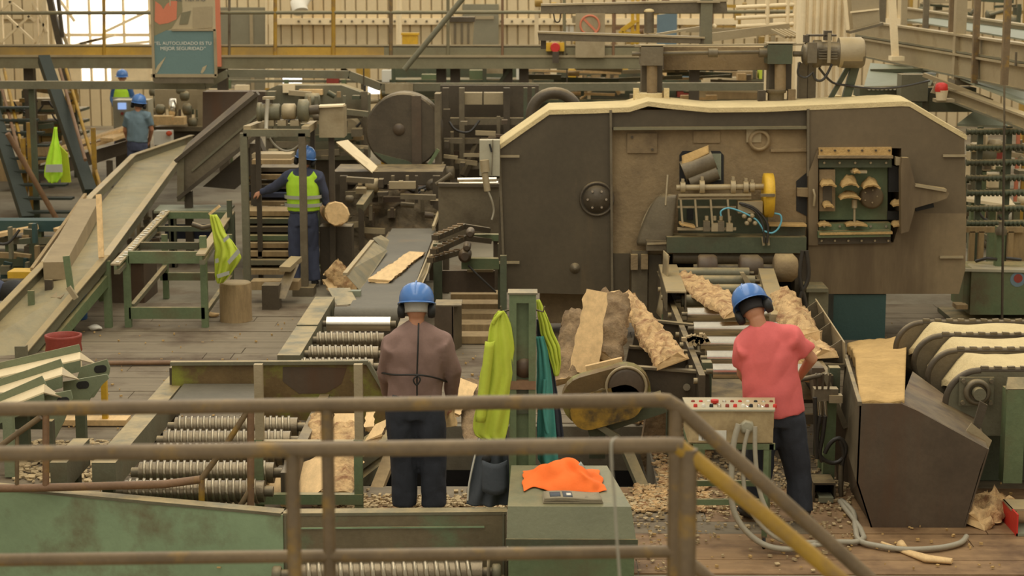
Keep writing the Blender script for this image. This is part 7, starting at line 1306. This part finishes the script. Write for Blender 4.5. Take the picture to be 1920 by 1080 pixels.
# man in the coral shirt
Y0 = 13.2
J = joints(Y0, dict(pel=(1452, 770), chest=(1440, 670), neck=(1420, 600), head=(1412, 580), shR=(1484, 630), shL=(1398, 640), elR=(1522, 672), elL=(1392, 700), wrR=(1498, 708), wrL=(1410, 730), hipR=(1478, 790), hipL=(1430, 790), knR=(1496, 880), knL=(1424, 880), anR=(1502, 970), anL=(1406, 968)), dict(elR=.05, wrR=.28, elL=.12, wrL=.35, knR=.05, knL=.06, head=.05, anL=.05))
for k in ('anR', 'anL'): J[k].z = .1
person('person', 'worker in a coral red T-shirt and blue hard hat bending over the valve levers', J, 1.02, dict(shirt=m_coral, trousers=m_navy, sleeve='short', hat=m_hat, muffs=True, hair=m_hairb, wide=1.14, belly=1.06, hem=-.09, baggy=1.15, face=(.25, 1, -.15), toeR=(.4, 1, 0), toeL=(-.3, 1, 0)))
# man in the vest
Y0 = 23.4
J = joints(Y0, dict(pel=(569, 408), chest=(568, 345), neck=(570, 313), head=(572, 301), shR=(597, 330), shL=(541, 330), elR=(608, 362), elL=(516, 350), wrR=(612, 386), wrL=(489, 361), hipR=(583, 418), hipL=(555, 418), knR=(586, 470), knL=(553, 470), anR=(590, 522), anL=(552, 520)), dict(elR=.05, wrR=.1, elL=.1, wrL=.2, knR=.03))
for k in ('anR', 'anL'): J[k].z = .1
person('person', 'worker in a lime hi-vis vest over navy overalls behind the portal stand', J, 1.0, dict(shirt=m_navyj, trousers=m_navyj, sleeve='long', hat=m_hat, muffs=True, hair=m_hairb, wide=1.05, vest=m_lime2))
# man in slate-blue T-shirt
Y0 = 33.0
J = joints(Y0, dict(pel=(257, 272), chest=(258, 228), neck=(259, 206), head=(260, 196), shR=(277, 216), shL=(241, 216), elR=(284, 243), elL=(235, 245), wrR=(280, 264), wrL=(240, 264), hipR=(266, 279), hipL=(249, 279), knR=(268, 318), knL=(248, 318), anR=(269, 356), anL=(247, 356)), dict(elR=.05, wrR=.2, wrL=.25, elL=.05))
for k in ('anR', 'anL'): J[k].z = .1
person('person', 'worker in a slate-blue T-shirt and blue cap-like hard hat at the far bench', J, 1.0, dict(shirt=m_bluesh, trousers=m_navyj, sleeve='short', hat=m_hat, muffs=True, hair=m_hairb, wide=1.05))
Y0 = 41.0
J = joints(Y0, dict(pel=(229, 205), chest=(229, 171), neck=(229, 154), head=(229, 146), shR=(243, 163), shL=(215, 163), elR=(248, 184), elL=(211, 184), wrR=(244, 200), wrL=(214, 200), hipR=(236, 210), hipL=(222, 210), knR=(238, 243), knL=(221, 243), anR=(239, 275), anL=(220, 275)), dict(wrR=-.2, wrL=-.2))
for k in ('anR', 'anL'): J[k].z = .1
person('person', 'small distant worker in a light blue shirt and hi-vis vest below the walkway', J, 1.0, dict(shirt=m_blue, trousers=m_navyj, sleeve='long', hat=m_hat, hair=m_hairb, wide=1.0, vest=m_lime2, face=(0, -1, 0)))
# ================================================================ debris on the floor
random.seed(5)
def scatter(nm, label, n, region, mt, smin=.01, smax=.05):
    m = MB()
    for i in range(n):
        px, py = region(); p = gz(px, py, .0)
        if PX0-.02 < p.x < PX1+.02 and PY0-.02 < p.y < PY1+.02: continue
        L = random.uniform(smin, smax); m.box(p+Z*.026, (L, L*random.uniform(.3, .8), random.uniform(.004, .02)), M.Rotation(random.uniform(0, 3.1), 3, 'Z') @ M.Rotation(random.uniform(-.4, .4), 3, 'X'))
    solo(nm, label, 'debris', m, mt, None, 'stuff')
g3 = random.gauss
scatter('bark_litter', 'bark and chip litter over the planks around the control desk', 1500, lambda: (random.uniform(1180, 1600), 860+abs(g3(0, 75))), m_chip, .01, .04)
scatter('bark_litter', 'loose chips along the pit edge behind the green cabinet', 1100, lambda: (random.uniform(590, 1300), g3(948, 8)), m_chip, .015, .05)
scatter('bark_litter', 'bark crumbs in the dark strip between the desk legs and pit', 1600, lambda: (random.uniform(1190, 1330), random.uniform(760, 965)), m_bark, .02, .07)
scatter('sawdust_crumbs', 'thin scattered crumbs over the worn floor boards', 900, lambda: (random.uniform(100, 1900), random.uniform(600, 1075)), m_saw, .008, .028)
scatter('bark_litter', 'dry litter below the bracket conveyor arms', 500, lambda: (random.uniform(30, 230), random.uniform(830, 910)), m_chip, .02, .08)
for i, (x, y, l) in enumerate(((178, 615, 'white crumpled paper on the floor under the chute'), (398, 590, 'pale chip of wood on the floor beside the stump'), (1690, 1022, 'small white wood block at the base of the brown bin'))):
    solo('floor_scrap', l, 'scrap', MB().ell(gz(x, y, .04), (.09 if i < 2 else .04, .06, .03), 9, 5).jit(.03, 11), [m_white, m_wood, m_wood][i])
